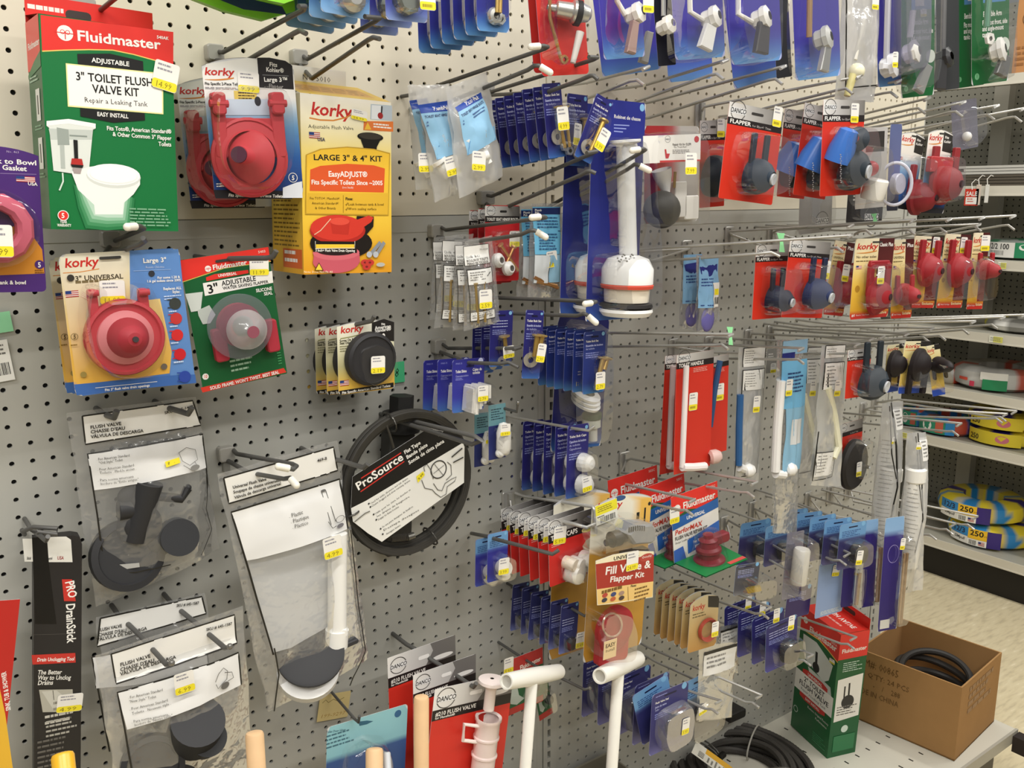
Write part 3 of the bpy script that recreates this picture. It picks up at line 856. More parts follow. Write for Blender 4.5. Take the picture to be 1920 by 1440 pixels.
u0, v0 = it.uv(579, 247); u1, v1 = it.uv(600, 260); usflag(a, u0, v0, u1, v1); it.T(a, 'USA', 595, 264, 609, 265, 6.5, C('3a3a5a'))
it.E(a, C('16120e'), 694, 257, 24, 8.5); it.E(a, C('3a342c'), 694, 255.5, 21, 6); it.Q(a, C('16120e'), 676, 262, 713, 262, 706, 276, 705, 290, 682, 290, 681, 276)
it.Q(a, C('c39a2e'), 573, 290, 600, 279, 650, 275, 700, 279, 731, 287, 728, 404, 572, 402); it.Q(a, C('f0c23c'), 575, 291, 602, 281, 650, 277, 700, 281, 729, 289, 726, 402, 574, 400)
it.Q(a, C('e2b436'), 576, 362, 728, 362, 726, 402, 574, 400)
it.T(a, 'LARGE 3" & 4" KIT', 587, 300, 716, 303, 10.5, BLACK)
it.Q(a, C('dd5a2a'), 581, 318, 600, 311, 650, 307, 700, 310, 721, 316, 719, 361, 580, 358)
it.T(a, 'EasyADJUST\u00ae', 615, 331, 688, 332, 10, WHITE); it.T(a, 'Fits Specific Toilets Since ~2005', 583, 345.5, 717, 347, 8.3, WHITE); it.T(a, '(see back)', 641, 353, 662, 353.5, 3.8, WHITE, 0)
it.L(a, C('8a6a1a'), .8, 643, 366, 643, 399)
for t, x0, x1, y in (('Fits TOTO\u00ae, Mansfield\u00ae,', 580, 638, 374), ('American Standard\u00ae', 584, 635, 383), ('& Other Brands', 590, 629, 392)): it.T(a, t, x0, y, x1, y + .6, 4.6, C('5a4210'), 0)
it.T(a, 'Fixes:', 647, 375, 661, 375.2, 5, BLACK); it.T(a, 'Leak between tank & bowl', 652, 385, 719, 385.6, 4.6, C('5a4210'), 0); it.T(a, 'Worn sealing surface', 652, 393.5, 705, 394, 4.6, C('5a4210'), 0)
it.L(a, C('5a4210'), 1, 647, 383, 648.5, 385, 651, 380); it.L(a, C('5a4210'), 1, 647, 392, 648.5, 394, 651, 389)
it.E(a, C('1b1512'), 640, 456, 57, 30); it.Q(a, C('1b1512'), 668, 405, 700, 406, 699, 425, 680, 447, 660, 460)
it.E(a, C('c85a68'), 630, 490, 43, 22); it.Q(a, C('c85a68'), 587, 473, 673, 476, 674, 492, 587, 490); it.E(a, C('d46a74'), 630, 474, 43, 14); it.E(a, C('2a1a1a'), 630, 470, 36, 9)
it.E(a, C('b22a22'), 633, 432, 51, 26); it.E(a, C('d23a2c'), 632, 427, 49, 24); it.Q(a, C('d23a2c'), 660, 440, 695, 416, 699, 408, 690, 404, 660, 415); it.Q(a, C('c03226'), 618, 414, 655, 415, 652, 440, 622, 438); it.E(a, C('e0503e'), 636, 415, 18, 7)
it.L(a, C('e8c0a0'), 1.5, 588, 440, 600, 432, 607, 424, 619, 410)
it.Q(a, C('1b1512'), 586, 452, 668, 453, 668, 474, 586, 472)
it.Q(a, C('eec83c'), 591, 458, 663, 458, 663, 466, 591, 466); it.L(a, WHITE, .9, 590, 452, 590, 466, 664, 465, 664, 452)
it.T(a, '3 Inch+ Flush Valve Drain Opening', 590, 471.5, 664, 472, 4.6, WHITE)
for dx in (0, 12): it.L(a, C('8a8f96'), 6, 692 + dx, 478, 712 + dx * .6, 454); it.E(a, C('b8bcc2'), 691 + dx, 477, 5)
for x, y in ((683, 492), (692, 492), (686, 500)): it.E(a, C('c23a32'), x, y, 8, 6); it.E(a, C('7a2020'), x, y, 2.5, 2)
it.E(a, C('b8b8b0'), 712, 496, 8, 4)
it.Q(a, C('2a1c06'), 596.5, 492, 605, 507, 588, 507); it.Q(a, C('f3cf45'), 596.5, 494, 603, 506, 590, 506)
it.T(a, 'Note: Does Not Fit All', 568, 511.5, 622, 511.5, 4, C('fbf0c8'), 0)
a.done('carton', it.root)
sd = Art(DP, it.h, x0=0); sd.rect(0, 0, 1, 1, vgrad((0, C('efe6c8')), (.45, C('f0d860')), (1, C('d8a22c'))), n=8)
sd.greek(.06, .92, .3, .86, 22, C('8a6c22'), .4); sd.rect(.35, .86, .97, .97, C('d0642c')); sd.greek(.4, .95, .87, .96, 2, WHITE)
sd.mb.v = [(-it.w / 2 - .0004 + y, DP - x, z) for x, y, z in sd.mb.v]; sd.done('side_print', it.root)
tp = Art(it.w, DP, ztop=0); tp.rect(0, 0, 1, 1, C('edc548')); tp.rect(.06, .2, .9, .75, C('e3a94a')); tp.greek(.1, .88, .3, .7, 3, C('b07a2c')); tp.mb.v = [(x, -z, .0003 - z * .30 - y) for x, y, z in tp.mb.v]; tp.done('top_flap', it.root)
tb = Art(it.w, .034, ztop=.030); tb.body([(0, 0), (1, 0), (1, 1), (0, 1)], C('efede6'), .0006); tb.text('No. 5010', .5, .82, .55, .22, C('55524f'), 0)
o = tb.done('hang_tab', it.root); o.location = (-.02, DP - .001, .02)
it.st(674, 216, -.002, '24.99', .12, w=.026, h=.014, plain=False)

# ---- packs cut by the top of the frame
def edge_pack(label, TL, TR, BL, d, col, yaw=0, inner=None, name='blister_pack', group=None):
    it = Item(name, label, 'card pack', TL, TR, BL, d, yaw, group=group)
    a = it.art(); a.card(col, .08); a.greek(.1, .9, .72, .9, 3, mixc(col if not callable(col) else SKY, WHITE, .5)); a.done('card', it.root)
    return it
for k, (x0, y0, x1, y1, x2, y2) in enumerate(((285, -190, 545, -150, 300, 8), (330, -200, 575, -185, 345, -8))):
    it = Item('drain_tool_pack', ('lime green packaged drain tool hanging behind another, top of board', 'lime green packaged drain tool nearest the front, top of board')[k], 'card pack', (x0, y0), (x1, y1), (x2, y2), .16 + .045 * k, yaw=4)
    a = it.art(); a.body([(0, 0), (1, 0), (1, .93), (.75, 1.06), (.45, 1.0), (.2, .9), (0, .78)], C('8fdc3c'), .012, edge=C('7cc431'))
    a.greek(.15, .8, .74, .8, 2, C('3d6a1a')); a.poly([(.35, .8), (.9, .9), (.93, .98), (.6, .97), (.38, .88)], C('33446e')); a.poly([(.6, .62), (.98, .66), (.98, .74), (.62, .72)], C('2f3a50'))
    a.done('pouch', it.root)
for k in range(4):
    dx, dy = -22 * k, 9 * k
    lab = ('light blue blister card nearest the front beside the lime packs', 'second light blue blister card behind the first, beside the lime packs', 'third light blue blister card back, beside the lime packs', 'rearmost light blue blister card, beside the lime packs')[k]
    it = Item('blister_pack', lab, 'card pack', (608 + dx, -120 + dy), (700 + dx, -105 + dy), (597 + dx, 24 + dy), .25 - .03 * k, yaw=4, group='light blue blister cards beside the lime packs')
    a = it.art(); a.card(vgrad((0, C('2c4a80')), (.7, C('3a5f9c')), (.88, C('6f9fd0')), (1, C('86b0dc'))), .08, edge=C('c8d4e4')); a.done('card', it.root)
    mb = MB(); mb.lathe([(.016, 0), (.016, .01), (.008, .018), (0, .018)], it.P(.6, .78, -.001), C('b8b8b4')); mb.cyl(it.P(.3, .2, -.006), it.P(.55, .75, -.01), .005, C('c9c9c6')); it.part('fitting', mb, 'metal')
    it.blister([(.1, .1), (.9, .1), (.92, .93), (.1, .93)], .022, .85)
for k in range(6):
    dx, dy = -22 * k, 8.4 * k
    it0 = Item('toilet_bolt_card', '%s of six blue bolt cards along the top, beside the red valve card' % ('frontmost', 'second', 'third', 'fourth', 'fifth', 'rearmost')[k], 'card pack', (902 + dx, -112 + dy), (962 + dx, -116 + dy), (884 + dx, 66 + dy * .98), .25 - .028 * k, yaw=4, group='blue bolt cards at the top beside the red valve card')
    a = it0.art(); a.card(vgrad((0, C('2b2f86')), (.76, C('2c2f88')), (.88, C('3a62a8')), (1, C('5f96cc'))), .1, edge=C('c4cce4')); a.greek(.15, .85, .3, .5, 5, WHITE); a.done('card', it0.root)
    mb = MB(); mb.cyl(it0.P(.62, .2, -.008), it0.P(.5, .80, -.01), .0028, C('c9a860')); mb.cyl(it0.P(.72, .2, -.008), it0.P(.6, .80, -.01), .0028, C('c9a860')); it0.part('bolt', mb, 'metal')
    mb = MB(); mb.lathe([(.004, 0), (.011, 0), (.012, .003), (.010, .008), (.005, .009)], it0.P(.5, .83, -.001), C('cfcfca')); mb.lathe([(.004, 0), (.009, 0), (.008, .007), (.004, .007)], it0.P(.66, .86, -.001), C('bdbdb8'), n=6); it0.part('nuts', mb, 'metal', 20)
    it0.blister([(.18, .12), (.9, .1), (.92, .9), (.16, .92)], .018, .85)
for k, (x, y, w, d) in enumerate(((715, 42, 78, .24), (686, 52, 78, .20), (668, 66, 70, .165))):
    it = Item('blister_pack', ('violet-blue blister card with metal part, above the yellow box, frontmost', 'violet-blue blister card above the yellow box, middle', 'violet-blue blister card above the yellow box, rearmost')[k], 'card pack', (x - 8 + 15, y - 170), (x + w + 8, y - 165), (x + 12 - 8, y - 2), d, yaw=4, group='violet-blue blister cards above the yellow box')
    a = it.art(); a.card(vgrad((0, C('33358c')), (.75, C('3c3c98')), (.9, C('6a7cc4')), (1, C('8fa6dc'))), .08, edge=C('cfd0ea')); a.done('card', it.root)
    mb = MB(); mb.lathe([(.018, 0), (.018, .012), (.012, .016), (0, .016)], it.P(.45, .78, -.001), C('8a8f88'), n=8); it.part('fitting', mb, 'metal', 20)
    it.blister([(.08, .1), (.92, .1), (.92, .93), (.08, .95)], .022, .86)
    if k == 0: it.st(802, -4, -.024, '', 0)

# ================================================================ bags
def bag_shape(it, TL, TR, BR, BL, bulge=.012, seed=1, wr=.004, mat='bag', flat=.18, name='bag', nu=16, nv=22):
    q = [it.W(*p) for p in (TL, TR, BR, BL)]
    def f(u, v):
        u_, v_ = min(1, max(0, u)), min(1, max(0, v))
        g = max(0.0, math.sin(PI * u_)) ** .6 * max(0.0, math.sin(PI * min(1, max(0, (v_ - flat) / (1.02 - flat))))) ** .6 if v_ > flat else 0
        return -bulge * g - wr * (.35 + g) * (noise.noise(V((u * 4.5 + seed * 3.1, v * 5.5, seed))) + .5 * noise.noise(V((u * 11, v * 9 + seed, 2.0))))
    def pt(a, b, sgn):
        p = (q[0] * (1 - a) + q[1] * a) * (1 - b) + (q[3] * (1 - a) + q[2] * a) * b
        e = .004 * noise.noise(V((a * 3 + seed, b * 6, 5.0 + seed)))
        p = p + V((e * (1 if a in (0, 1) else .3), 0, e * .6))
        u, v = p.x / it.w + .5, -p.z / it.h
        y = f(u, v)
        return V((p.x, y if sgn > 0 else -y * .5 + .0015, p.z))
    mb = MB(); mb.sheet(lambda a, b: pt(a, b, 1), nu, nv, (1, 1, 1)); mb.sheet(lambda a, b: pt(a, b, -1), nu // 2, nv // 2, (1, 1, 1))
    it.part(name, mb, mat, 180)
    return f
def wquad(it, a, col, *p, n=10):
    """a printed panel that follows the bag: four pixel corners, subdivided"""
    q = [it.uv(p[i], p[i + 1], a.y0) for i in range(0, 8, 2)]
    a.k += 1
    def g(s_, t):
        u = (q[0][0] * (1 - s_) + q[1][0] * s_) * (1 - t) + (q[3][0] * (1 - s_) + q[2][0] * s_) * t
        v = (q[0][1] * (1 - s_) + q[1][1] * s_) * (1 - t) + (q[3][1] * (1 - s_) + q[2][1] * s_) * t
        return a.P(u, v)
    a.mb.sheet(g, n, n, col)
def wline(it, a, col, w, *p, n=8):
    pts = []
    for i in range(0, len(p) - 2, 2):
        for k in range(n): pts += [p[i] + (p[i + 2] - p[i]) * k / n, p[i + 1] + (p[i + 3] - p[i + 1]) * k / n]
    it.L(a, col, w, *(pts + list(p[-2:])))
INK = C('26241f')

# ================================================================ middle left
it = Item('flapper_card', 'x', 'card pack', (107, 476), (335, 466), (143, 743), .13, yaw=0)
a = it.art(); a.card(lambda u, v: mixc(mixc(C('e6dfc6'), C('e0b04c'), (v - .1) * 1.6), C('4f7cbe'), 0 if u < .62 else 1) if v < .90 else C('4a72b4'), .06, .0)
for k in range(1): 
    it.Q(a, C('5f8ac6'), 243, 470, 334, 467, 367, 718, 318, 722, 322, 660, 300, 560, 244, 566)
it.Q(a, vgrad((0, C('e8e3cf')), (.3, C('e5cf8e')), (1, C('dda63e'))), 112, 482, 243, 473, 244, 566, 300, 560, 322, 660, 318, 700, 144, 722)
it.Q(a, C('3f69ae'), 139, 721, 318, 704, 366, 702, 368, 718, 144, 741)
it.T(a, 'korky', 121, 502, 184, 498, 17, KRED, 1, .16); it.L(a, C('d98a3a'), 1.6, 118, 512, 150, 510, 186, 504)
it.T(a, '3" UNIVERSAL', 141, 527, 231, 522, 9, C('4a4030')); it.G(a, C('7a6a48'), 141, 527, 214, 533, 1)
u0, v0 = it.uv(122, 546); u1, v1 = it.uv(148, 556); usflag(a, u0, v0, u1, v1)
it.T(a, 'Large 3"', 268, 493, 312, 491, 8.5, WHITE); it.T(a, 'Resists Chlorine', 273, 503, 308, 502, 4, C('c8d4ea'), 0); it.L(a, C('a8c0e2'), .8, 250, 508, 320, 505)
it.E(a, C('33363e'), 284, 513, 6); it.T(a, 'For some 1.28 &', 295, 523, 337, 521, 4.5, WHITE); it.T(a, '1.6 gal toilets since 2005', 275, 529.5, 339, 527, 4.5, WHITE)
it.T(a, 'Replaces ALL', 306, 544, 340, 542, 5, WHITE); it.T(a, 'Styles:', 323, 549.5, 337, 549, 5, WHITE); it.G(a, C('c8d8f0'), 307, 555, 344, 562, 2)
for x, y, c in ((328, 569, '3a3f3c'), (330, 597, 'c23a3a'), (332, 628, 'cf2f30'), (337, 664, 'c8262e'), (346, 706, '2f48a0')):
    it.E(a, C(c), x, y, 11, 11); it.L(a, C(c), 2, x, y - 8, x - 15, y - 7); it.L(a, C(c), 2, x, y + 7, x - 14, y + 8)
    if y < 700: it.G(a, C('c8d8f0'), x - 12, y + 14, x + 10, y + 18, 1)
it.E(a, C('3a3630'), 132, 521, 7)
it.O(a, C('6a5a30'), 139, 631, 7, .14); it.T(a, '5', 137, 635, 142, 635, 8, C('5a4a28')); it.G(a, C('8a6a2a'), 132, 646, 148, 650, 1)
it.E(a, C('9a8648'), 156, 702, 6); it.E(a, C('6c6258'), 307, 687, 6)
it.L(a, WHITE, 1, 178, 727, 294, 715); it.T(a, 'Fits 3" flush valve drain openings', 196, 733, 280, 724, 4.5, WHITE)
u, v = it.uv(206, 483); hole(a, u, v, .18, .02)
a.done('card', it.root)
def big_flapper(it, cx, cy, rpx, y, col, arms, ax=(0, -1, 0), H=.035, plate=True, clearring=False):
    c = it.W(cx, cy, y); R = it.spx(cx, cy, rpx, y); mb = MB()
    mb.lathe([(R, .004), (R * 1.0, -.004), (R * .96, -.008), (R * .92, -.004)], c, col, n=40, cap0=False)
    mb.lathe([(R, .003), (R * .97, .007), (R * .90, .008), (R * .86, .005), (R * .70, .005)], c, col, n=40)
    mb.lathe([(R * .72, .002), (R * .70, .007), (R * .62, .010), (R * .5, .015)], c, mixc(col, WHITE, .35) if clearring else col, ax, n=40)
    mb.lathe([(R * .55, .006), (R * .54, .012), (R * .45, H * .62), (R * .30, H * .88), (R * .17, H), (0.0005, H * 1.02)], c, mixc(col, C('5a1018'), .25), ax, n=36)
    for x_, y_, w in arms:
        t = it.W(x_, y_, y); wd_ = it.spx(x_, y_, w, y)
        mb.rbox((t.x - wd_ / 2, c.y - .005, c.z), (t.x + wd_ / 2, c.y + .004, t.z), wd_ * .3, col)
        mb.cyl((t.x - wd_ * .55, c.y - .008, t.z - wd_ * .4), (t.x + wd_ * .55, c.y - .008, t.z - wd_ * .4), wd_ * .36, col, n=12)
    if len(arms) == 2:
        ta, tb_ = it.W(arms[0][0], arms[0][1], y), it.W(arms[1][0], arms[1][1], y)
        mb.rbox((min(ta.x, tb_.x) - .006, c.y - .001, c.z), (max(ta.x, tb_.x) + .006, c.y + .004, c.z + (ta.z - c.z) * .62), .01, col)
    o = it.part('flapper', mb, 'rubber', 32)
    mb = MB(); axv = V(ax).normalized(); mb.cyl(c + axv * H * .98, c + axv * H * 1.08, R * .075, C('3a3638'), n=14); it.part('hub', mb, 'rubber', parent=o)
    return c, R
big_flapper(it, 234, 632, 74, -.010, C('bb3a44'), ((171, 542, 18), (266, 540, 18)), ax=(.05, -1, .05), H=.042, clearring=True)
it.blister([(160, 536), (188, 532), (192, 566), (250, 562), (252, 532), (284, 534), (300, 570), (313, 640), (302, 690), (262, 716), (210, 712), (168, 680), (152, 600)], .042, .9)
it.st(211, 548, -.0012, '11.99', .05, w=.030, h=.030)
stack(it, 2, (90, 482), 'x', 'red universal flappers', labels=['large red universal flapper card, blue and yellow, front one below the green box', 'yellow edge of a universal flapper card behind its twin, lower left hook'])

it = Item('flapper_card', 'green and red carded adjustable flapper with clear plastic disc, tilted', 'card pack', (338, 488), (503, 463), (380, 736), .12, yaw=2)
a = it.art(); a.card(C('175a30'), .01)
it.Q(a, FRED, 338, 488, 503, 463, 507, 490, 420, 502, 342, 528); it.Q(a, C('d23a2c'), 376, 727, 532, 690, 537, 698, 380, 736); it.L(a, C('d8c25a'), 1.4, 342, 529, 420, 503, 508, 490)
u, v = it.uv(390, 504); fmlogo(a, u, v, .035); it.T(a, 'Fluidmaster', 399, 506, 463, 496, 9, WHITE); it.T(a, '5403', 484, 475, 498, 473, 4.5, C('f0c0b8'))
it.Q(a, FRED, 386, 520, 402, 514, 465, 506, 466, 512, 387, 527); it.T(a, 'UNIVERSAL', 409, 519.5, 444, 514.5, 5, WHITE)
it.Q(a, C('efede6'), 380, 531, 510, 508, 512, 530, 384, 555); it.T(a, '3"', 390, 551, 411, 546, 16, BLACK); it.T(a, 'ADJUSTABLE', 416, 536, 480, 526, 9, BLACK); it.T(a, 'WATER SAVING FLAPPER', 418, 543.5, 503, 530.5, 5.5, BLACK)
it.T(a, 'SILICONE', 480, 548, 510, 543.5, 6, WHITE); it.T(a, 'SEAL', 495, 554, 511, 551.5, 6, WHITE)
it.Q(a, C('cdd3cc'), 347, 551, 380, 547, 376, 582, 358, 585); it.Q(a, C('b8c0b8'), 370, 582, 392, 572, 404, 590, 394, 606, 380, 608, 372, 592)
it.E(a, C('e4e6e0'), 385, 706, 6); it.T(a, '10', 382, 709, 388.5, 708.5, 6, FRED)
it.G(a, C('9cc0a4'), 430, 676, 482, 692, 3); it.G(a, C('4c9a62'), 518, 656, 530, 684, 6)
it.T(a, "SOLID FRAME: WON'T TWIST, BEST SEAL", 394, 731, 523, 700, 6, WHITE)
u, v = it.uv(420, 488); hole(a, u, v, .2, .02)
a.done('card', it.root)
mb = MB(); c = it.W(446, 608, -.006)
R = it.spx(440, 610, 40, 0); mb.lathe([(R * 1.0, 0), (R, .012), (R * .8, .02), (R * .5, .022)], c, C('a92e3c'), n=30)
for p in ((414, 668), (509, 650)):
    t = it.W(*p, -.006); mb.rbox((t.x - .009, c.y - .012, t.z - .006), (t.x + .009, c.y, c.z), .004, C('a92e3c'))
it.part('flapper', mb, 'rubber', 32)
mb = MB(); R = it.spx(445, 615, 60, -.025); c2 = it.W(450, 612, -.024); mb.lathe([(R, 0), (R, .002), (R * .9, .003), (R * .3, .004)], c2, (.9, .9, .92), n=40); it.part('seal_disc', mb, 'smoke', 40)
mb = MB(); c3 = it.W(462, 618, -.028); R = it.spx(460, 620, 37, -.03); mb.lathe([(R, 0), (R * .96, .008), (R * .70, .02), (R * .34, .026), (R * .30, .028)], c3, C('cfc3cf'), n=36); it.part('silicone_cap', mb, M['milky'], 40)
mb = MB(); mb.cyl(c3 + V((0, -.0265, 0)), c3 + V((0, -.0285, 0)), R * .30, C('8a4a58'), n=20); it.part('cap_hole', mb, 'rubber')
it.st(486, 499, -.0012, '11.99', .13, w=.027, h=.026)
hook('peg_hook', 'short grey hook through the green and red adjustable flapper card', [[(405, 487, .09), (428, 485, .12), (500, 484, .18), (512, 481, .19), (518, 470, .195)]], None, r=.0036)

it = Item('seat_disc_card', 'x', 'card pack', (632.5, 606), (739, 596), (634, 742), .11, yaw=0)
a = it.art(); a.card(vgrad((0, C('e9e6d6')), (.3, C('e4e0c4')), (.62, C('b9b383')), (.86, C('e0b850')), (1, C('d8ac44'))), .05, .055)
it.Q(a, C('23201f'), 697, 605, 720, 598, 739, 604, 739, 640, 697, 636)
it.Q(a, C('1c1a19'), 636, 733, 738, 717, 738, 726, 638, 740); it.T(a, 'Fits Specific American Standard Toilets', 641, 739, 732, 725, 4.5, WHITE, 1, .1)
it.T(a, 'Fits', 715, 610, 722, 609, 4, WHITE); it.T(a, 'American', 703, 618, 733, 614, 6, WHITE); it.T(a, 'Standard\u00ae', 703, 623.5, 733, 619, 6, WHITE); it.E(a, WHITE, 719, 630, 3, 5)
it.T(a, 'korky', 638, 625, 680, 620.5, 12, KRED, 1, .16); it.L(a, C('8a8a4a'), 1.4, 638, 635, 660, 631, 685, 624)
it.T(a, 'Screw On & Snap On', 637, 641.5, 682, 635.5, 4.5, C('3a3826')); it.T(a, 'Seat Disc', 637, 646, 657, 644, 4.5, C('3a3826')); it.G(a, C('8a8866'), 637, 649, 660, 660, 3)
u0, v0 = it.uv(637, 714); u1, v1 = it.uv(654, 722); usflag(a, u0, v0, u1, v1)
a.done('card', it.root)
mb = MB(); c = it.W(692, 672, -.002); R = it.spx(692, 672, 45, -.01); mb.lathe([(R, 0), (R, .006), (R * .97, .012), (R * .86, .015), (R * .84, .013), (R * .4, .013), (.0004, .013)], c, C('2b2a2c'), n=40); it.part('seat_disc', mb, 'rubber')
it.blister([(.30, .36), (.62, .29), (.95, .44), (1.0, .66), (.86, .88), (.6, .94), (.36, .84), (.28, .6)], .0185, .9)
it.st(709, 684, -.020, '2.19', .03, w=.024, h=.027)
stack(it, 4, (573, 612), 'black rubber seat disc on a cream card', 'black seat disc cards', jit=.6, labels=['black rubber seat disc card with price sticker, frontmost of four on one hook', 'seat disc card, second back of four, mostly covered by the first', 'seat disc card, third back of four on the short hook', 'seat disc card, rearmost of four, only its logo edge showing'])
hook('peg_hook', 'hook tip poking through the black seat disc cards', [[(600, 612, .01), (668, 608, .11), (697, 602, .13), (702, 593, .135)]], None, r=.0034)
def flat_note(name, label, pts, d, col, draw=None, cat='note'):
    it = Item(name, label, cat, pts[0], pts[1], pts[2], d)
    a = it.art(); a.body([(0, 0), (1, 0), (1, 1), (0, 1)], col, .0004, edge=col)
    if draw: draw(it, a)
    a.done('paper', it.root, 'paper'); return it
flat_note('sticky_note', 'mint green sticky note cut off at the frame edge', [(-30, 590), (18, 583), (-22, 628)], .004, C('9be0b0'))
flat_note('sticky_note', 'green slip with a handwritten 8 beside the black seat disc cards', [(728, 681), (758, 677), (729, 720)], .004, C('52c58a'), lambda i_, a_: a_.text('8', .36, .62, .72, .42, C('1f3a2a'), 0, .2))
it = flat_note('shelf_label', 'white barcode label at the frame edge', [(-40, 645), (14, 635), (-26, 722)], .004, C('f0efe9'), lambda i_, a_: (a_.bars(.1, .92, .55, .85), a_.greek(.1, .9, .1, .4, 3, C('77756f'))), 'label')

# ================================================================ lower left
it = Item('drain_tool_box', 'tall black boxed drain unclogging stick with red bands', 'box', (42, 1010), (134, 1005), (84, 1600), .075, yaw=3)
a = it.art(); a.body([(0, .0), (.1, 0), (.8, 0), (.95, .006), (1, .03), (1, 1), (0, 1)], C('2a2828'), .02, edge=C('1d1b1b'))
it.Q(a, C('dedcd4'), 42, 1010, 60, 1010, 64, 1053, 46, 1053); it.Q(a, C('e6e4dc'), 88, 1007, 124, 1006, 133, 1012, 136, 1054, 90, 1054)
it.Q(a, C('141313'), 60, 1008, 88, 1006, 92, 1060, 106, 1170, 66, 1170)
it.T(a, 'Stick', 50, 1049, 58, 1049, 5, BLACK); it.T(a, 'Control', 88, 1050, 98, 1049, 5, BLACK); it.T(a, 'USA', 107, 1049, 119, 1049, 6, C('a03a3a'))
it.Q(a, C('c8372f'), 116, 1086, 135, 1086, 142, 1127, 120, 1127)
for t, x0, y0, x1, y1, h in (('PRO', 122, 1091, 129, 1122, 14), ('DrainStick', 124, 1132, 124, 1205, 14)):
    it.T(a, t, x0, y0, x1 + (2 if t != 'PRO' else 0), y1, h, WHITE, 1, .1)
it.L(a, C('5a5652'), .8, 58, 1190, 141, 1188)
it.Q(a, C('c8372f'), 59, 1228, 141, 1224, 142, 1242, 61, 1246); it.T(a, 'Drain Unclogging Tool', 69, 1240, 139, 1238, 6.5, WHITE)
for t, y, x1 in (('The Better', 1264.5, 115), ('Way to Unclog', 1274.5, 132), ('Drains', 1284, 99)): it.T(a, t, 70, y, x1, y - .8, 8, WHITE)
it.Q(a, C('b9b6a9'), 73, 1293, 136, 1292, 138, 1334, 80, 1335); it.Q(a, C('cfcdc2'), 78, 1296, 106, 1294, 135, 1318, 100, 1330); it.L(a, C('4a4640'), 1.2, 99, 1294, 101, 1312); it.G(a, C('8a877c'), 100, 1316, 130, 1332, 2)
it.G(a, C('c8c5bc'), 84, 1342, 148, 1352, 2); it.G(a, C('b4b1a8'), 86, 1352, 148, 1374, 4); it.G(a, C('6a6762'), 70, 1390, 140, 1440, 7)
a.done('carton', it.root)
it.st(131, 1318, -.0015, '4.99', .1, w=.032, h=.026)
mb = MB(); pts = [(46, 1002, .02), (44, 996, .06), (62, 988, .09), (108, 991, .1), (107, 1002, .105), (70, 997, .1)]
hook('wire_loop_hook', 'black wire loop hook above the drain unclogging stick', [pts, [(58, 992, .05), (74, 1003, .10), (86, 1014, .12), (90, 1006, .13)]], None, r=.0030, style='dark')

it = Item('tool_card', 'red and yellow card cut off at the bottom corner, lettered for sink, tub and shower', 'card pack', (-150, 1120), (-2, 1128), (-110, 1560), .14)
a = it.art(); a.card(C('bb2c26'), .01); it.Q(a, C('e6b437'), -140, 1230, -12, 1236, 10, 1340, 24, 1440, 36, 1560, -110, 1560)
it.T(a, 'SINK, TUB & SHOWER', 20, 1331, 11, 1259, 7, WHITE)
a.done('card', it.root)

def flush_bag(label, quad, head, pan, d, yaw, t1, sku, t2, seed, d2=.022, frame=None, cont=None, price=None, toilet=True):
    TL, TR, BR, BL = quad
    it = Item('flush_valve_bag', label, 'bag', TL, TR, BL, d, yaw)
    if cont: cont(it)
    f = bag_shape(it, TL, TR, BR, BL, d2, seed)
    a = it.art(warp=lambda u, v: f(u, v) - .0007)
    h = head; wquad(it, a, C('eceae4'), *h)
    wline(it, a, INK, 3, h[0], h[1], h[2], h[3], h[4], h[5], h[6], h[7], h[0], h[1])
    wquad(it, a, C('e6e5e2'), *pan)
    fr = frame or (pan[6], pan[7], pan[0], pan[1], pan[2], pan[3], pan[4], pan[5])
    wline(it, a, INK, 3, *fr)
    for t in t1: it.T(a, *t, INK)
    it.T(a, *sku, INK)
    for t in t2: it.T(a, *t, C('55534f'), 0)
    return it, a
def dark_parts(shape):
    def g(it):
        for nm, kind, *q in shape:
            mb = MB()
            for s_ in ([(kind, *q)] if kind != 'multi' else q[0]):
                k = s_[0]
                if k == 'cyl': (x0, y0, a0), (x1, y1, a1), r = s_[1:4]; mb.cyl(it.W(x0, y0, a0), it.W(x1, y1, a1), it.spx(x0, y0, r, a0), C(s_[4] if len(s_) > 4 else '2c2c2e'), n=26)
                if k == 'ball': (x0, y0, a0), r, sc = s_[1:4]; mb.ball(it.W(x0, y0, a0), it.spx(x0, y0, r, a0), C(s_[4] if len(s_) > 4 else '2c2c2e'), sc, 22)
                if k == 'disc':
                    (x0, y0, a0), r, th, ax = s_[1:5]; R = it.spx(x0, y0, r, a0); mb.lathe([(R, 0), (R, th), (R * .82, th * 1.1), (R * .78, th * .8), (R * .3, th * .8), (.0005, th * .8)], it.W(x0, y0, a0), C(s_[5] if len(s_) > 5 else '2c2c2e'), ax, n=34)
                if k == 'tube': mb.tube([it.W(*p) for p in s_[1]], it.spx(s_[1][0][0], s_[1][0][1], s_[2], 0), C(s_[3] if len(s_) > 3 else '2c2c2e'), 10)
            it.part(nm, mb, 'rubber' if nm not in ('bead_chain',) else 'metal', 40)
    return g
balls = [('ball', (206 + 17 * math.cos(k * 2.4) * (k / 22) ** .5, 1078 + 9 * math.sin(k * 2.4) * (k / 22) ** .5, -.012), 2.6, (1, 1, 1), 'c9c4b0') for k in range(22)]
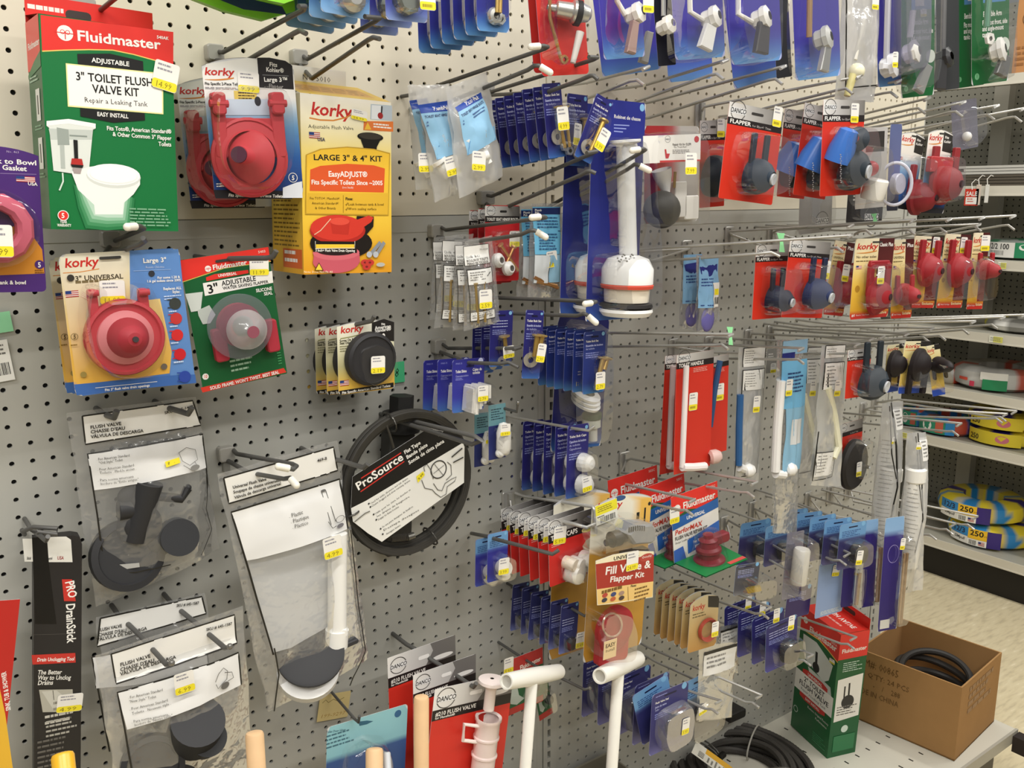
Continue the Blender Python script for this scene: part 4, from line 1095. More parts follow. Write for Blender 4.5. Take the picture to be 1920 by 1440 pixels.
it, a = flush_bag('upper clear bag of black flush valve parts with bead chain inside', [(124, 775), (367, 744), (412, 1028), (180, 1138)], (154, 780, 361, 751, 376, 797, 160, 833), (162.5, 850, 379, 814, 386, 876, 172, 916), .055, 0,
    (('FLUSH VALVE', 169, 804, 227, 796, 6), ("CHASSE D'EAU", 169.5, 812.5, 234, 804.5, 6), ('V\u00c1LVULA DE DESCARGA', 170, 821.5, 268, 809.5, 6)), ('SKU #645-1417', 308, 776, 362, 764, 5),
    (('\u00b7 For American Standard', 178, 861, 239, 852, 4.5), ('"Old Style" Toilet', 182, 867, 226, 860, 4.5), ('\u00b7 Pour American Standard', 179, 879, 246, 869, 4.5), ('Toilette \u00ab Mod\u00e8le ancien \u00bb', 183, 885, 250, 875, 4.5), ('\u00b7 Para norma americana', 180, 899, 244, 889, 4.5), ('Inodoro de "Estilo antiguo"', 184, 905, 253, 894, 4.5)), 3,
    frame=(193, 1071, 163, 850, 379, 814, 386, 876, 388, 930), cont=dark_parts([('valve_body', 'multi', [('cyl', (250, 1010, -.004), (280, 905, -.012), 26), ('cyl', (222, 958, -.008), (286, 950, -.008), 20), ('disc', (236, 1040, -.002), 68, .014, (.1, -1, .25)), ('ball', (262, 985, -.008), 42, (1, .45, 1)), ('tube', [(290, 930, -.01), (340, 935, -.012), (352, 915, -.012)], 9), ('ball', (353, 914, -.012), 6, (1, 1, 1)), ('ball', (275, 1068, -.004), 26, (1, .4, 1)), ('ball', (300, 1020, -.004), 30, (1, .4, .8)), ('ball', (246, 930, -.006), 22, (1.2, .5, 1))]), ('stopper', 'cyl', (330, 1004, .005), (338, 1008, -.03), 34, '2f3033'), ('bead_chain', 'multi', balls)]))
wline(it, a, INK, 2.4, 193, 1071, 250, 1064, 313, 1051); wline(it, a, INK, 1.4, 385, 878, 388, 905, 382, 950, 395, 990, 372, 1036)
it.Q(a, C('b9b9b6'), 176, 1058, 253, 1046, 254, 1054, 178, 1072)
for p in ([330, 845, 345, 836, 362, 840, 366, 858, 350, 868, 336, 860, 330, 845], [338, 868, 352, 876, 366, 872, 360, 862]): it.L(a, C('6a6864'), 1, *p)
it.E(a, C('8a8884'), 360, 872, 9, 5)
u, v = it.uv(318, 859); it.Q(a, YEL, 303, 861, 330, 853, 332, 863, 305, 871); it.T(a, '8.99', 309, 867, 322, 863.5, 5, C('7a7020'))
a.done('printed_panel', it.root)
hook('double_peg_hook', 'two-armed hook with bent tips through the upper bag of black valve parts', [[(193, 776, .04), (214, 783, .085), (219, 770, .09)], [(305, 762, .04), (330, 769, .07), (353, 776, .10), (360, 764, .105)]], None, r=.0042)

for k, (quad, head, pan, d, sx) in enumerate((([(180, 1158), (384, 1112), (430, 1430), (212, 1432)], (188, 1159, 378, 1118, 386, 1150, 182, 1212), (172, 1232, 380, 1180, 388, 1240, 180, 1290), .06, 0),
        ([(178, 1230), (456, 1136), (470, 1470), (226, 1530)], (208, 1226, 439, 1152, 443, 1204, 217, 1280), (218, 1295, 444, 1220, 447, 1277, 233, 1359), .125, 1))):
    if k == 0: t1 = (('FLUSH VALVE', 184, 1184, 228, 1175, 6), ("CHASSE D'EAU", 184, 1193, 236, 1183, 6), ('V\u00c1LVULA DE DESCARGA', 181, 1202, 275, 1180, 6)); sku = ('SKU # 645-1587', 330, 1137, 372, 1132, 5); t2 = ()
    else:
        t1 = (('FLUSH VALVE', 225, 1249, 282, 1232, 6.5), ("CHASSE D'EAU", 225, 1258, 289, 1240, 6.5), ('V\u00c1LVULA DE DESCARGA', 225, 1266, 329, 1233, 6.5)); sku = ('SKU # 645-1587', 386, 1182, 434, 1170, 5)
        t2 = (('\u00b7 For American Standard', 236, 1304, 299, 1286, 4.6), ('"New Style" Toilet', 238, 1311, 286, 1298, 4.6), ('\u00b7 Pour American Standard', 238, 1324, 307, 1303, 4.6), ('Toilette \u00ab Nouveau style \u00bb', 242, 1331, 312, 1308, 4.6), ('\u00b7 Para norma americana', 240, 1345, 305, 1326, 4.6), ('Inodoro de "Nuevo estilo"', 245, 1350, 313, 1327, 4.6))
    cont = dark_parts([('valve_body', 'multi', [('disc', (285, 1432, -.002), 55, .018, (-.15, -1, .3)), ('cyl', (362, 1378, .0), (372, 1352, -.03), 46), ('ball', (330, 1450, -.01), 40, (1, .5, 1))]), ('stopper', 'cyl', (380, 1390, .0), (392, 1384, -.034), 31, '2a2b2d')]) if k else dark_parts([('valve_body', 'ball', (290, 1380, -.004), 60, (1, .25, .8))])
    it, a = flush_bag(('lower clear bag of black flush valve parts, partly behind another bag', 'lower clear bag of black cylindrical flush valve parts, nearest the front')[k], quad, head, pan, d, 0, t1, sku, t2, 5 + k, .024, frame=((205, 1408, 172, 1232, 380, 1180, 388, 1240) if k == 0 else (243, 1440, 218, 1295, 444, 1220, 447, 1277)), cont=cont)
    if k:
        it.L(a, C('5a5854'), 1.1, 395, 1268, 402, 1254, 412, 1244, 420, 1250, 418, 1264, 408, 1272, 400, 1280, 396, 1272); it.L(a, C('5a5854'), 1.1, 414, 1252, 428, 1252, 431, 1262, 420, 1268); it.E(a, C('6a6864'), 414, 1275, 8, 6)
        a.done('printed_panel', it.root); it.st(346, 1280, -.026, '6.99', .03, w=.027, h=.032)
    else: a.done('printed_panel', it.root)
hook('double_peg_hook', 'two-armed grey hook with ball tips carrying the lower valve bags', [[(222, 1153, .04), (262, 1191, .085), (312, 1246, .165), (322, 1243, .175)], [(322, 1131, .04), (362, 1164, .085), (422, 1215, .165), (431, 1212, .175)]], None, r=.0036, balls=(0, 1))

# ---- clear bag with the white flush tube
def tube_parts(it):
    b_ = it.art(y0=.001); b_.body([it.uv(*p) for p in ((440, 962), (642, 900), (664, 1130), (672, 1205), (640, 1190), (510, 1225), (462, 1060))], C('d3d4d4'), .0005); b_.done('insert_sheet', it.root, 'paper')
    mb = MB(); mb.cyl(it.W(633, 1000, -.012), it.W(632, 1185, -.014), it.spx(633, 1050, 16, -.01), C('f2f1ec'), n=24); mb.cyl(it.W(632, 1180, -.014), it.W(630, 1212, -.014), it.spx(633, 1190, 19, -.01), C('f2f1ec'), n=24); it.part('overflow_tube', mb, 'plastic')
    mb = MB(); R = it.spx(580, 1230, 55, 0)
    c = it.W(582, 1228, -.012); mb.lathe([(R * .9, -.008), (R, 0), (R, .006), (R * .9, .008), (.0005, .009)], c, C('2e2e30'), (-.12, -.62, .8), n=40)
    mb.rbox(tuple(it.W(628, 1212, -.002) + V((0, -.02, 0))), tuple(it.W(662, 1188, -.002)), .004, C('37373a')); it.part('seal_plate', mb, 'rubber')
    mb = MB(); c = it.W(578, 1252, -.012); mb.lathe([(R * .62, -.06), (R * .75, -.03), (R * .92, -.02), (R * .92, -.004), (R * .6, 0)], c, C('e9e8e4'), (-.12, -.62, .8), n=36); mb.cyl(it.W(645, 1176, -.012), it.W(645, 1188, -.03), it.spx(640, 1180, 6), C('f2f1ec')); it.part('valve_seat', mb, 'plastic')
it, a = flush_bag('long clear bag holding a white universal flush valve with black seal', [(408, 889), (633, 826), (690, 1232), (502, 1334)], (419, 896, 625, 838, 633, 882, 429, 944), (433, 960, 636, 898, 647, 988, 457, 1048), .11, 0,
    (('Universal Flush Valve', 436, 916, 499, 900, 5.5), ('Soupape de chasse universelle', 437, 925, 526, 901, 5.5), ('V\u00e1lvula de descarga universal', 439, 935, 526, 908, 5.5)), ('469-8', 594, 866, 612, 861, 5.5),
    (('\u00b7 Plastic', 536, 967, 563, 959.5, 7), ('\u00b7 Plastique', 538, 976.5, 573, 967, 7), ('\u00b7 Pl\u00e1stico', 540, 986, 571, 977.5, 7)), 9, .026, frame=(505, 1220, 457, 1048, 433, 960, 636, 898, 647, 988), cont=tube_parts)
wline(it, a, INK, 2.4, 652, 990, 656, 1040, 664, 1130, 680, 1215, 652, 1282); wline(it, a, INK, 2.4, 505, 1206, 516, 1258, 511, 1330)
it.L(a, C('4a4844'), 1.1, 600, 918, 612, 978); it.L(a, C('4a4844'), 1.1, 608, 917, 621, 972); it.E(a, C('5a5854'), 604, 918, 4, 2); it.O(a, C('4a4844'), 630, 968, 9, .12, 6); it.E(a, C('77757a'), 630, 980, 7, 4); it.L(a, C('4a4844'), 1.1, 606, 972, 614, 984, 622, 980)
a.done('printed_panel', it.root); it.st(624, 1026, -.036, '4.99', .03, w=.030, h=.034)
hook('double_peg_hook', 'grey hook with white tip caps through the universal flush valve bag', [[(436, 842, .01), (444, 851, .03), (548, 870, .17), (556, 874, .185), (550, 880, .19), (534, 877, .19)], [(466, 886, .09), (532, 898, .17), (544, 896, .185), (550, 903, .195)]], (420, 846), caps=(0, 1), r=.0034)
hook('peg_hook', 'plain hook arm through the corner of the universal flush valve bag', [[(589, 853, .05), (640, 864, .12), (682, 877, .19), (689, 870, .195)]], None, r=.0038)

# ---- coiled drain tape
it = Item('drain_tape_coil', 'round black coil of flat drain tape with a black and white tilted label', 'drain tool', (646, 778), (872, 792), (652, 1030), .10, yaw=0)
c = it.W(761, 903, 0); Rx = it.spx(761, 903, 109); mb = MB()
for k in range(9):
    r_ = Rx * (1 - .028 * (k % 5)); y = -.012 + .006 * (k // 3) + .001 * k
    mb.tube([c + V((r_ * math.cos(t * PI / 24), y, r_ * 1.02 * math.sin(t * PI / 24))) for t in range(48)], .0042, C('35332f'), 6, True)
it.part('coil', mb, 'rubber', 60)
mb = MB()
for ang in (112, -62, 200): 
    p = c + V((Rx * .95 * math.cos(math.radians(ang)), -.006, Rx * .95 * math.sin(math.radians(ang)))); q = V((math.cos(math.radians(ang)), 0, math.sin(math.radians(ang))))
    mb.tube([p + q * (.016 * math.cos(a_)) + V((0, .020 * math.sin(a_), 0)) for a_ in [i * PI / 6 for i in range(13)]], .0016, C('4a4844'), 6); it.part('wire_tie', mb, 'metal'); mb = MB()
mb.tube([it.W(722, 790, -.01), it.W(730, 812, -.016), it.W(738, 840, -.016)], .0022, C('55524c'), 6)
it.part('wire_tie', mb, 'metal')
mb = MB()
for k in range(14): mb.tube([it.W(735 + k * 2.2, 1010 - k * .2, -.018) + V((0, .004 * math.cos(t), .006 * math.sin(t))) for t in [i * PI / 4 for i in range(9)]], .0007, C('55524d'), 5)
mb.cyl(it.W(764, 1008, -.016), it.W(776, 1004, -.016), .006, C('6a6862')); it.part('spring_end', mb, 'metal')
a = it.art(y0=-.022)
a.body([it.uv(*p, -.022) for p in ((661, 894), (803, 803), (862, 814), (871, 838), (870, 905), (716, 1016), (690, 1000), (662, 978), (658, 952))], C('e9e8e2'), .0006)
it.Q(a, C('1a1918'), 661, 894, 803, 803, 862, 814, 868, 830, 686, 939, 658, 953)
it.L(a, C('c8322a'), 2, 677, 897, 752, 849); it.L(a, C('c8322a'), 2, 676, 922, 758, 865)
it.T(a, 'ProSource', 671, 920, 757, 861, 15, WHITE, 1, 0)
it.T(a, 'Flat Tape', 759, 852, 789, 832, 7, WHITE); it.T(a, 'Bande plate', 763, 861, 802, 836, 7, WHITE); it.T(a, 'Sonda de cinta plana', 767, 871, 833, 829, 7, WHITE)
for k, (x0, y0, x1, y1) in enumerate(((695, 946, 766, 897), (697, 951, 770, 901), (704, 965, 770, 919), (707, 970, 768, 932), (709, 976, 748, 951), (717, 990, 775, 950), (719, 996, 786, 957), (724, 1003, 752, 985))):
    t = ['Used for sinks, showers and tub drains.', 'Clears clogged and slow running drains.', 'Utilis\u00e9 pour les \u00e9viers, les douches et', 'les drains de baignoire', "Degage les drains bouches", 'Se usa para desagues de lavabos,', 'Destapa desagues', 'desague lento.'][k]
    it.T(a, t, x0, y0, x1, y1, 3.6, C('3a3834'), 0)
for x, y in ((691, 945), (694, 951), (700, 965), (705, 975), (713, 992), (717, 1002)): it.Q(a, BLACK, x - 1.5, y - 1, x + 1, y - 3, x + 2, y - .5, x - .5, y + 1.5)
it.O(a, C('3a3834'), 822, 880, 15, .12); it.L(a, C('3a3834'), .8, 812, 888, 832, 872); it.L(a, C('3a3834'), .8, 814, 870, 830, 890)
it.L(a, C('55534e'), 1.2, 796, 884, 794, 876, 800, 870, 808, 882, 812, 898); it.L(a, C('55534e'), 1.2, 790, 900, 796, 915, 810, 918, 816, 925, 826, 932, 836, 926, 838, 912, 852, 902, 855, 894, 846, 898, 834, 906, 828, 920, 820, 918, 812, 906); it.L(a, C('55534e'), 1.2, 838, 866, 845, 872, 846, 890, 836, 900)
it.Q(a, YEL, 780, 893, 793, 883, 796, 890, 783, 905); it.T(a, '9.99', 785, 900, 794, 889, 4, C('7a7020'))
for k in range(3): it.L(a, C('8a8884'), .9, 812 - 4 * k, 800 + 2.4 * k, 822 + 3 * k, 818 - 5 * k, 832, 806)
it.L(a, C('77756e'), 2, 664, 978, 684, 962, 693, 958); it.L(a, C('4a4844'), 2.4, 846, 857, 866, 840); it.L(a, C('3a3834'), 2, 849, 867, 868, 857)
a.done('label', it.root)
hook('loop_hook', 'long looped wire hook through the black drain tape coil', [[(724, 780, .02), (752, 791, .08), (885, 833, .26), (904, 826, .28), (890, 818, .27), (775, 790, .10)]], None, r=.0036)
it = Item('drain_bladder', 'black rubber tool with square top hanging behind the drain tape coil', 'drain tool', (714, 742), (758, 741), (718, 1034), .02)
mb = MB(); p = it.P(.5, .045, -.02)
mb.cyl(p + V((0, 0, -.013)), p + V((0, 0, .016)), .021, C('242322'), n=6); it.part('hex_cap', mb, 'rubber', 20)
mb = MB(); mb.cyl(p + V((0, 0, -.045)), p + V((0, 0, -.013)), .032, C('2a2927'), n=24); it.part('collar', mb, 'rubber')
mb = MB(); mb.rbox((-.024, -.028, -it.h), (.024, .004, -.05), .004, C('393835')); it.part('body', mb, 'rubber')

# ---- three red flush valve cards
def danco_head(it, a, TL, TR, rise=0):
    pass
for k, (TL, TR, BL, d) in enumerate((((719, 1232), (847, 1196), (742, 1470), .10), ((771, 1265), (889, 1229), (780, 1490), .145), ((802, 1281), (948, 1271), (804, 1540), .19))):
    it = Item('flush_valve_card', ('red carded white flush valve tube, black stripe lettered 210, nearest the front', 'red flush valve card, middle of three on the hook', 'red flush valve card, rearmost of three, most of it uncovered')[2 - k], 'card pack', TL, TR, BL, d, group='red flush valve cards on one hook')
    a = it.art(); hh = .155; a.card(C('d63226'), .03)
    a.rect(0, 0, 1, hh, lambda u, v: mixc(C('eceae6'), C('8f8d8a'), u * .9), n=6, r=0); a.poly([(.62, 0), (1, 0), (1, hh), (.55, hh), (.66, .06)], C('6f6c69')); a.ell(.8, hh * .82, .16, C('e8e6e2'), .018)
    a.rect(0, hh, 1, hh + .075, C('1d1a19')); danco(a, .15, hh * .52, .12)
    a.text('#210 FLUSH VALVE', .04, .54, hh + .045, .028, WHITE); a.text('for Mansfield\u00ae', .04, .28, hh + .066, .015, WHITE); hole(a, .52, hh * .55, .16, .03, C('f2f0ec'))
    a.done('card', it.root)
    if k == 2:
        mb = MB(); c = it.W(916, 1330, -.020); R = it.spx(916, 1330, 19, -.02); b_ = it.W(914, 1560, -.02)
        mb.lathe([(R * .15, -.055), (R * 1.02, -.053), (R * 1.04, -.048), (R * .5, -.040), (R * .42, -.036), (R * .42, 0)], c, C('f2e4de'), (0, 0, -1), n=26); it.part('plunger_cap', mb, 'plastic')
        mb = MB(); c = it.W(916, 1346, -.020); L_ = (c - b_).length
        mb.lathe([(R * .8, 0), (R * 1.02, -.002), (R * 1.02, .003), (R * .93, .006), (R * .93, .030), (R * 1.0, .032), (R * 1.0, .035), (R * .9, .037), (R * .9, .062), (R, .064), (R, .067), (R * .9, .069), (R * .9, L_)], c, C('efdcd6'), (0, 0, -1), n=26)
        mb.tube([it.W(900, 1362, -.02), it.W(870, 1358, -.02), it.W(868, 1388, -.02), it.W(899, 1392, -.02)], .0034, C('f2e4de'), 8); it.part('flush_tube', mb, 'plastic')
hook('peg_hook', 'grey hook with bent tip through the three red flush valve cards', [[(762, 1208, .05), (783, 1220, .08), (868, 1275, .155), (888, 1288, .20), (893, 1281, .205)]], None, r=.0038)

it = Item('door_flange_card', 'pale blue topped card with round clear blister, below the handwritten note', 'card pack', (604, 1358), (755, 1328), (618, 1560), .15)
a = it.art(); a.card(vgrad((0, C('8fc3cc')), (.30, C('86bbc8')), (.31, C('33528a')), (1, C('2c4a80'))), .04); it.T(a, 'Toilet Door Hinge', 611, 1375, 648, 1370, 4, C('2f5a6a')); it.G(a, C('3f6a7a'), 612, 1380, 665, 1392, 4)
it.Q(a, C('2a5f78'), 672, 1353, 688, 1351, 700, 1352, 688, 1358, 674, 1361); it.E(a, C('2f5f8a'), 746, 1338, 6)
a.done('card', it.root)
it.blister([(640, 1450), (655, 1405), (690, 1385), (725, 1388), (738, 1410), (740, 1500), (700, 1540), (650, 1520)], .03, .8)
hook('peg_hook', 'thin brown hook past the handwritten tag to the pale blue card', [[(622, 1298, .01), (664, 1347, .16), (672, 1354, .175), (674, 1342, .18)]], None, r=.0024, style='dark')
flat_note('handwritten_tag', 'cream paper tag with faint handwriting pinned under the flush valve bag', [(598, 1300), (654, 1299), (598, 1350)], .006, C('d8c48a'), lambda i_, a_: (a_.line([(.1, .3), (.2, .2), (.3, .32), (.45, .22), (.6, .32), (.8, .22)], .02, C('8a7a48')), a_.text('199-9297', .08, .9, .88, .13, C('b08a4a'), 0, .2)))

# ---- sticks standing on the base shelf
def stick(name, label, cat, top, low, rpx, col, mat='wood', d=.30, round_=True):
    a = at(*top, d); b = at(*low, d + .01)
    t = (ZD - a.z) / (b.z - a.z); foot = a + (b - a) * t
    r = rpx * (a - CAM).length / FPX
    root = empty(name, Matrix.Translation(foot)); tag(root, label, cat); KIDS[root.name] = []
    mb = MB(); dr = (a - foot); L_ = dr.length
    mb.lathe([(r, 0), (r, L_ - r * .35), (r * .88, L_ - r * .1), (r * .6, L_), (.0003, L_)], (0, 0, 0), col, dr, 20, True)
    mb.build('handle', mat, root)
    return root, a - foot, r
stick('wooden_dowel', 'round wooden plunger handle standing in front of the universal flush valve bag', 'handle', (477, 1372), (481, 1440), 15.5, C('e2bd8e'))
stick('wooden_dowel', 'short wooden handle end in front of the pale blue card', 'handle', (702, 1402), (702, 1440), 15, C('e2bd8e'))
stick('wooden_dowel', 'tallest wooden handle, standing in front of the red flush valve cards', 'handle', (790, 1305), (790, 1440), 13.5, C('e2bd8e'))
stick('rod', 'thin grey rod beside the short wooden handle', 'handle', (725, 1410), (727, 1440), 6.5, C('c4c8cc'), 'plastic')
stick('yellow_handle', 'yellow handle end standing below the drain unclogging stick', 'handle', (117, 1411), (120, 1440), 17, C('eeb62c'), 'plastic')
for lab, top, low, a_, b_, rp, rb in (('white pipe tool with T handle in front of the red and green flapper card', (998, 1268), (985, 1440), (949, 1278), (1048, 1259), 10.5, 15), ('white pipe tool with T handle in front of the row of flat blue cards', (1160, 1252), (1147, 1440), (1124, 1268), (1197, 1234), 10.5, 15)):
    root, tp, r = stick('pipe_plunger', lab, 'plunger', top, low, rp, C('f1efe6'), 'plastic', .27)
    f = root.location
    d0 = .27
    A, B = at(*a_, d0 + .02) - f, at(*b_, d0 - .03) - f; dr = (B - A); L_ = dr.length; rr = rb * 1.2 * ((tp + f) - CAM).length / FPX
    rr = rb * ((tp + f) - CAM).length / FPX
    mb = MB(); mb.lathe([(rr * .68, .004), (rr * .72, 0), (rr * .9, .0), (rr * .95, .006), (rr * 1.04, L_ * .35), (rr * 1.06, L_ * .5), (rr * 1.04, L_ * .65), (rr * .95, L_ - .006), (rr * .9, L_), (rr * .5, L_)], A, C('f1efe6'), dr, 28)
    mb.lathe([(rr * .68, .004), (.0004, .005)], A, C('b9b6ac'), dr, 28)
    mb.build('grip', 'plastic', root)

# ================================================================ centre column
def blue_card(label, TL, TR, BL, d, yaw=0, group=None, lines=('Toilet Bolt Set', 'Ensemble de boulons', 'de toilette'), top=PBLU, mid=None, low=C('3f6cb0'), name='toilet_bolt_card', lt=False, split=.82, hk=True, edge=C('8e97d0'), tv=.17, pitch=0):
    it = Item(name, label, 'card pack', TL, TR, BL, d, yaw, group, pitch)
    a = it.art()
    if lt: a.card(vgrad((0, C('6c9cca')), (.33, C('6c9cca')), (.335, top), (.85, top), (1, low)), .07, edge=edge); a.greek(.1, .85, .16, .3, 4, C('2a4a86'))
    else:
        a.card(vgrad((0, top), (split, mid or top), (1, low)), .07, edge=edge)
        a.greek(.1, .42, .05, .075, 1, C('9aa2dc'))
        v = tv
        for k, t in enumerate(lines):
            a.text(t, .1, .88 if len(t) > 12 else .66, v, .030, WHITE if k == 0 else C('c4c9ee'), 1 if k < 2 else 0, al='l'); v += .05 + (.018 if k == 0 else 0)
            if not t: a.greek(.1, .8, v - .06, v - .03, 1, C('c4c9ee'))
        a.greek(.1, .75, v, v + .1, 3, C('8f97d4'))
    a.ell(.88, .05, .07, SKY)
    if hk: hole(a, .5, .085, .34, .028, C('15163a'))
    a.done('card', it.root); return it
BRASS = C('d2ab55'); CHROME = C('c9c9c4')
def bolts(it, pts, r=.0026, head=.0065, col=BRASS, name='bolt'):
    for (u0, v0), (u1, v1) in pts:
        mb = MB(); p, q = it.P(u0, v0, -.008), it.P(u1, v1, -.009); mb.cyl(p, q, r, col, n=12); dr = (p - q).normalized()
        mb.lathe([(r, -.002), (head, 0), (head * 1.02, .0022), (.0004, .0028)], p, mixc(col, WHITE, .25), dr, 16); it.part(name, mb, 'metal')
def washer(it, u, v, r=.010, col=C('cfcac0')):
    mb = MB(); mb.lathe([(r * .4, 0), (r, 0), (r, .0016), (r * .4, .0016), (r * .4, 0)], it.P(u, v, -.003), col, n=22); it.part('washer', mb, 'metal')
def nut(it, u, v, r=.006, col=CHROME):
    mb = MB(); mb.lathe([(r * .5, 0), (r, 0), (r, .006), (r * .5, .006)], it.P(u, v, -.003), col, n=6); it.part('nut', mb, 'metal', 10)

# ---- clear bags of seat hinge bolts
def hinge_bag(quad, head, body, k, lab, d):
    it = Item('hinge_bolt_bag', lab, 'bag', quad[0], quad[1], quad[3], d, 0, 'clear bags of white seat hinge bolts')
    for (x0, y0, x1, y1, r) in (((876, 262, 896, 300, 7), (888, 300, 914, 290, 8), (905, 282, 918, 306, 5)) if k == 0 else (((822, 300, 842, 330, 9), (850, 270, 862, 300, 8)) if k == 1 else ((790, 300, 806, 330, 9), (806, 326, 820, 318, 8)))):
        mb = MB(); mb.cyl(it.W(x0, y0, -.006), it.W(x1, y1, -.010), it.spx(x0, y0, r), C('f0efea'), n=16); mb.cyl(it.W(x0, y0, -.004), it.W(x0 + (x1 - x0) * .2, y0 + (y1 - y0) * .2, -.005), it.spx(x0, y0, r * 1.5), C('f0efea'), n=18); it.part('hinge_bolt', mb, 'plastic')
    f = bag_shape(it, *quad, .016, 20 + k, .005, 'milky')
    a = it.art(warp=lambda u, v: f(u, v) - .0006)
    wquad(it, a, C('94c4e4'), *body); wquad(it, a, C('2a4aa4'), *head)
    x0, y0, x1, y1 = head[6], head[7], head[4], head[5]
    it.T(a, 'PlumbPak', x0 + (x1 - x0) * .35, y0 + (y1 - y0) * .35 - 3, x0 + (x1 - x0) * .85, y0 + (y1 - y0) * .85 - 3, 7, WHITE)
    it.T(a, 'TOILET SEAT HINGE BOLTS', x0 + 6, y0 + 9, x1 - 1, y1 + 9, 4.5, C('2a3a6a')); 
    for q in (17, 23): it.L(a, C('4a6a9a'), 2, x0 + 8, y0 + q, x1 - 2, y1 + q)
    it.Q(a, C('6ea0c8'), body[6] + 2, body[7] - 26, body[4], body[5] - 26, body[4], body[5], body[6], body[7])
    a.done('printed_panel', it.root, 'print')
    it.st(*((898, 302), (848, 311), (798, 305))[k], -.026, '2.99', (.3, -.1, .05)[k], w=.024, h=.028)
hinge_bag(((764, 160), (806, 158), (850, 352), (780, 356)), (767, 189, 800, 184, 806, 200, 770, 206), (770, 206, 806, 200, 816, 285, 784, 292), 2, 'white seat hinge bolt bag, rearmost of three in milky plastic', .13)
hinge_bag(((780, 163), (842, 156), (888, 345), (816, 380)), (783, 197, 845, 188, 849, 207, 788, 213), (788, 213, 849, 207, 862, 282, 812, 300), 1, 'white seat hinge bolt bag, middle of three in milky plastic', .16)
hinge_bag(((836, 165), (913, 135), (943, 330), (862, 372)), (850, 202, 901, 173, 904, 184, 853, 211), (853, 211, 904, 184, 924, 262, 868, 292), 0, 'white seat hinge bolt bag, frontmost of three in milky plastic', .19)
hook('double_peg_hook', 'long dark hook with white caps above the milky hinge bolt bags', [[(770, 178, .03), (834, 156, .12), (1022, 91, .29), (1027, 88, .297), (1019, 86, .30), (1005, 87, .302)], [(830, 196, .10), (890, 172, .17), (990, 131, .28), (1002, 123, .29), (1010, 123, .295), (1020, 129, .30)]], None, caps=(0, 1), style='dark')

# ---- row of seven bolt cards and the packs behind it
it = blue_card('x', (1018, 158), (1053, 153), (1027, 299), .24, yaw=0); bolts(it, [((.55, .33), (.72, .88)), ((.95, .34), (.98, .88))]); washer(it, .5, .72, .012); nut(it, .8, .86, .008); nut(it, 1.0, .93, .007)
it.blister([(.3, .28), (1.2, .25), (1.35, .8), (1.2, .9), (.32, .9)], .02, .88); it.st(1056, 222, -.021, '4.99', 0, w=.022, h=.034)
stack(it, 7, (914, 190), 'violet-blue toilet bolt card', 'bolt cards beside the milky bags', labels=['violet-blue toilet bolt card beside the milky bags, %s' % o for o in ords(7)])
for k, (TL, TR, BL, d, lab) in enumerate((((1066, 176), (1104, 178), (1060, 312), .20, 'toilet bolt card with pale sticker behind the row of seven'), ((1113, 163), (1141, 188), (1086, 296), .27, 'tilted clear toilet bolt pack leaning before the tall blue card'))):
    it = blue_card(lab, TL, TR, BL, d, yaw=-10 + 18 * k); bolts(it, [((.7, .35), (.6, .85))], .004, .008); washer(it, .45, .8, .012); it.blister([(.2, .25), (.95, .25), (.95, .88), (.2, .9)], .02, .9); it.st(*((1083, 252), (1130, 262))[k], -.022, '3.99', .1, w=.018, h=.034)
hook('double_peg_hook', 'dark wire hook carrying the row of seven bolt cards, bracket near the cream board', [[(913, 168, .01), (922, 172, .03), (1112, 112, .30), (1120, 108, .31), (1104, 107, .315)], [(1028, 172, .24), (1086, 151, .30), (1107, 142, .325), (1113, 142, .33), (1121, 149, .335)]], (908, 166), style='dark')
hook('double_peg_hook', 'dark hook below the bolt cards, ending before the tall blue card', [[(912, 366, .012), (922, 368, .03), (1105, 290, .29), (1118, 284, .31), (1100, 287, .315)], [(932, 396, .10), (1090, 328, .29), (1102, 321, .305), (1108, 321, .31), (1117, 325, .315)]], (906, 368), style='dark', pw=.03, ph=.032)
hook('double_peg_hook', 'white-capped dark hook crossing the tall blue flush valve card', [[(1000, 404, .06), (1100, 347, .19), (1205, 284, .325), (1210, 281, .33), (1206, 279, .333), (1193, 281, .335)], [(1012, 405, .08), (1110, 355, .20), (1176, 318, .30), (1190, 308, .32), (1196, 309, .325), (1206, 314, .33)]], None, caps=(0, 1), style='dark')

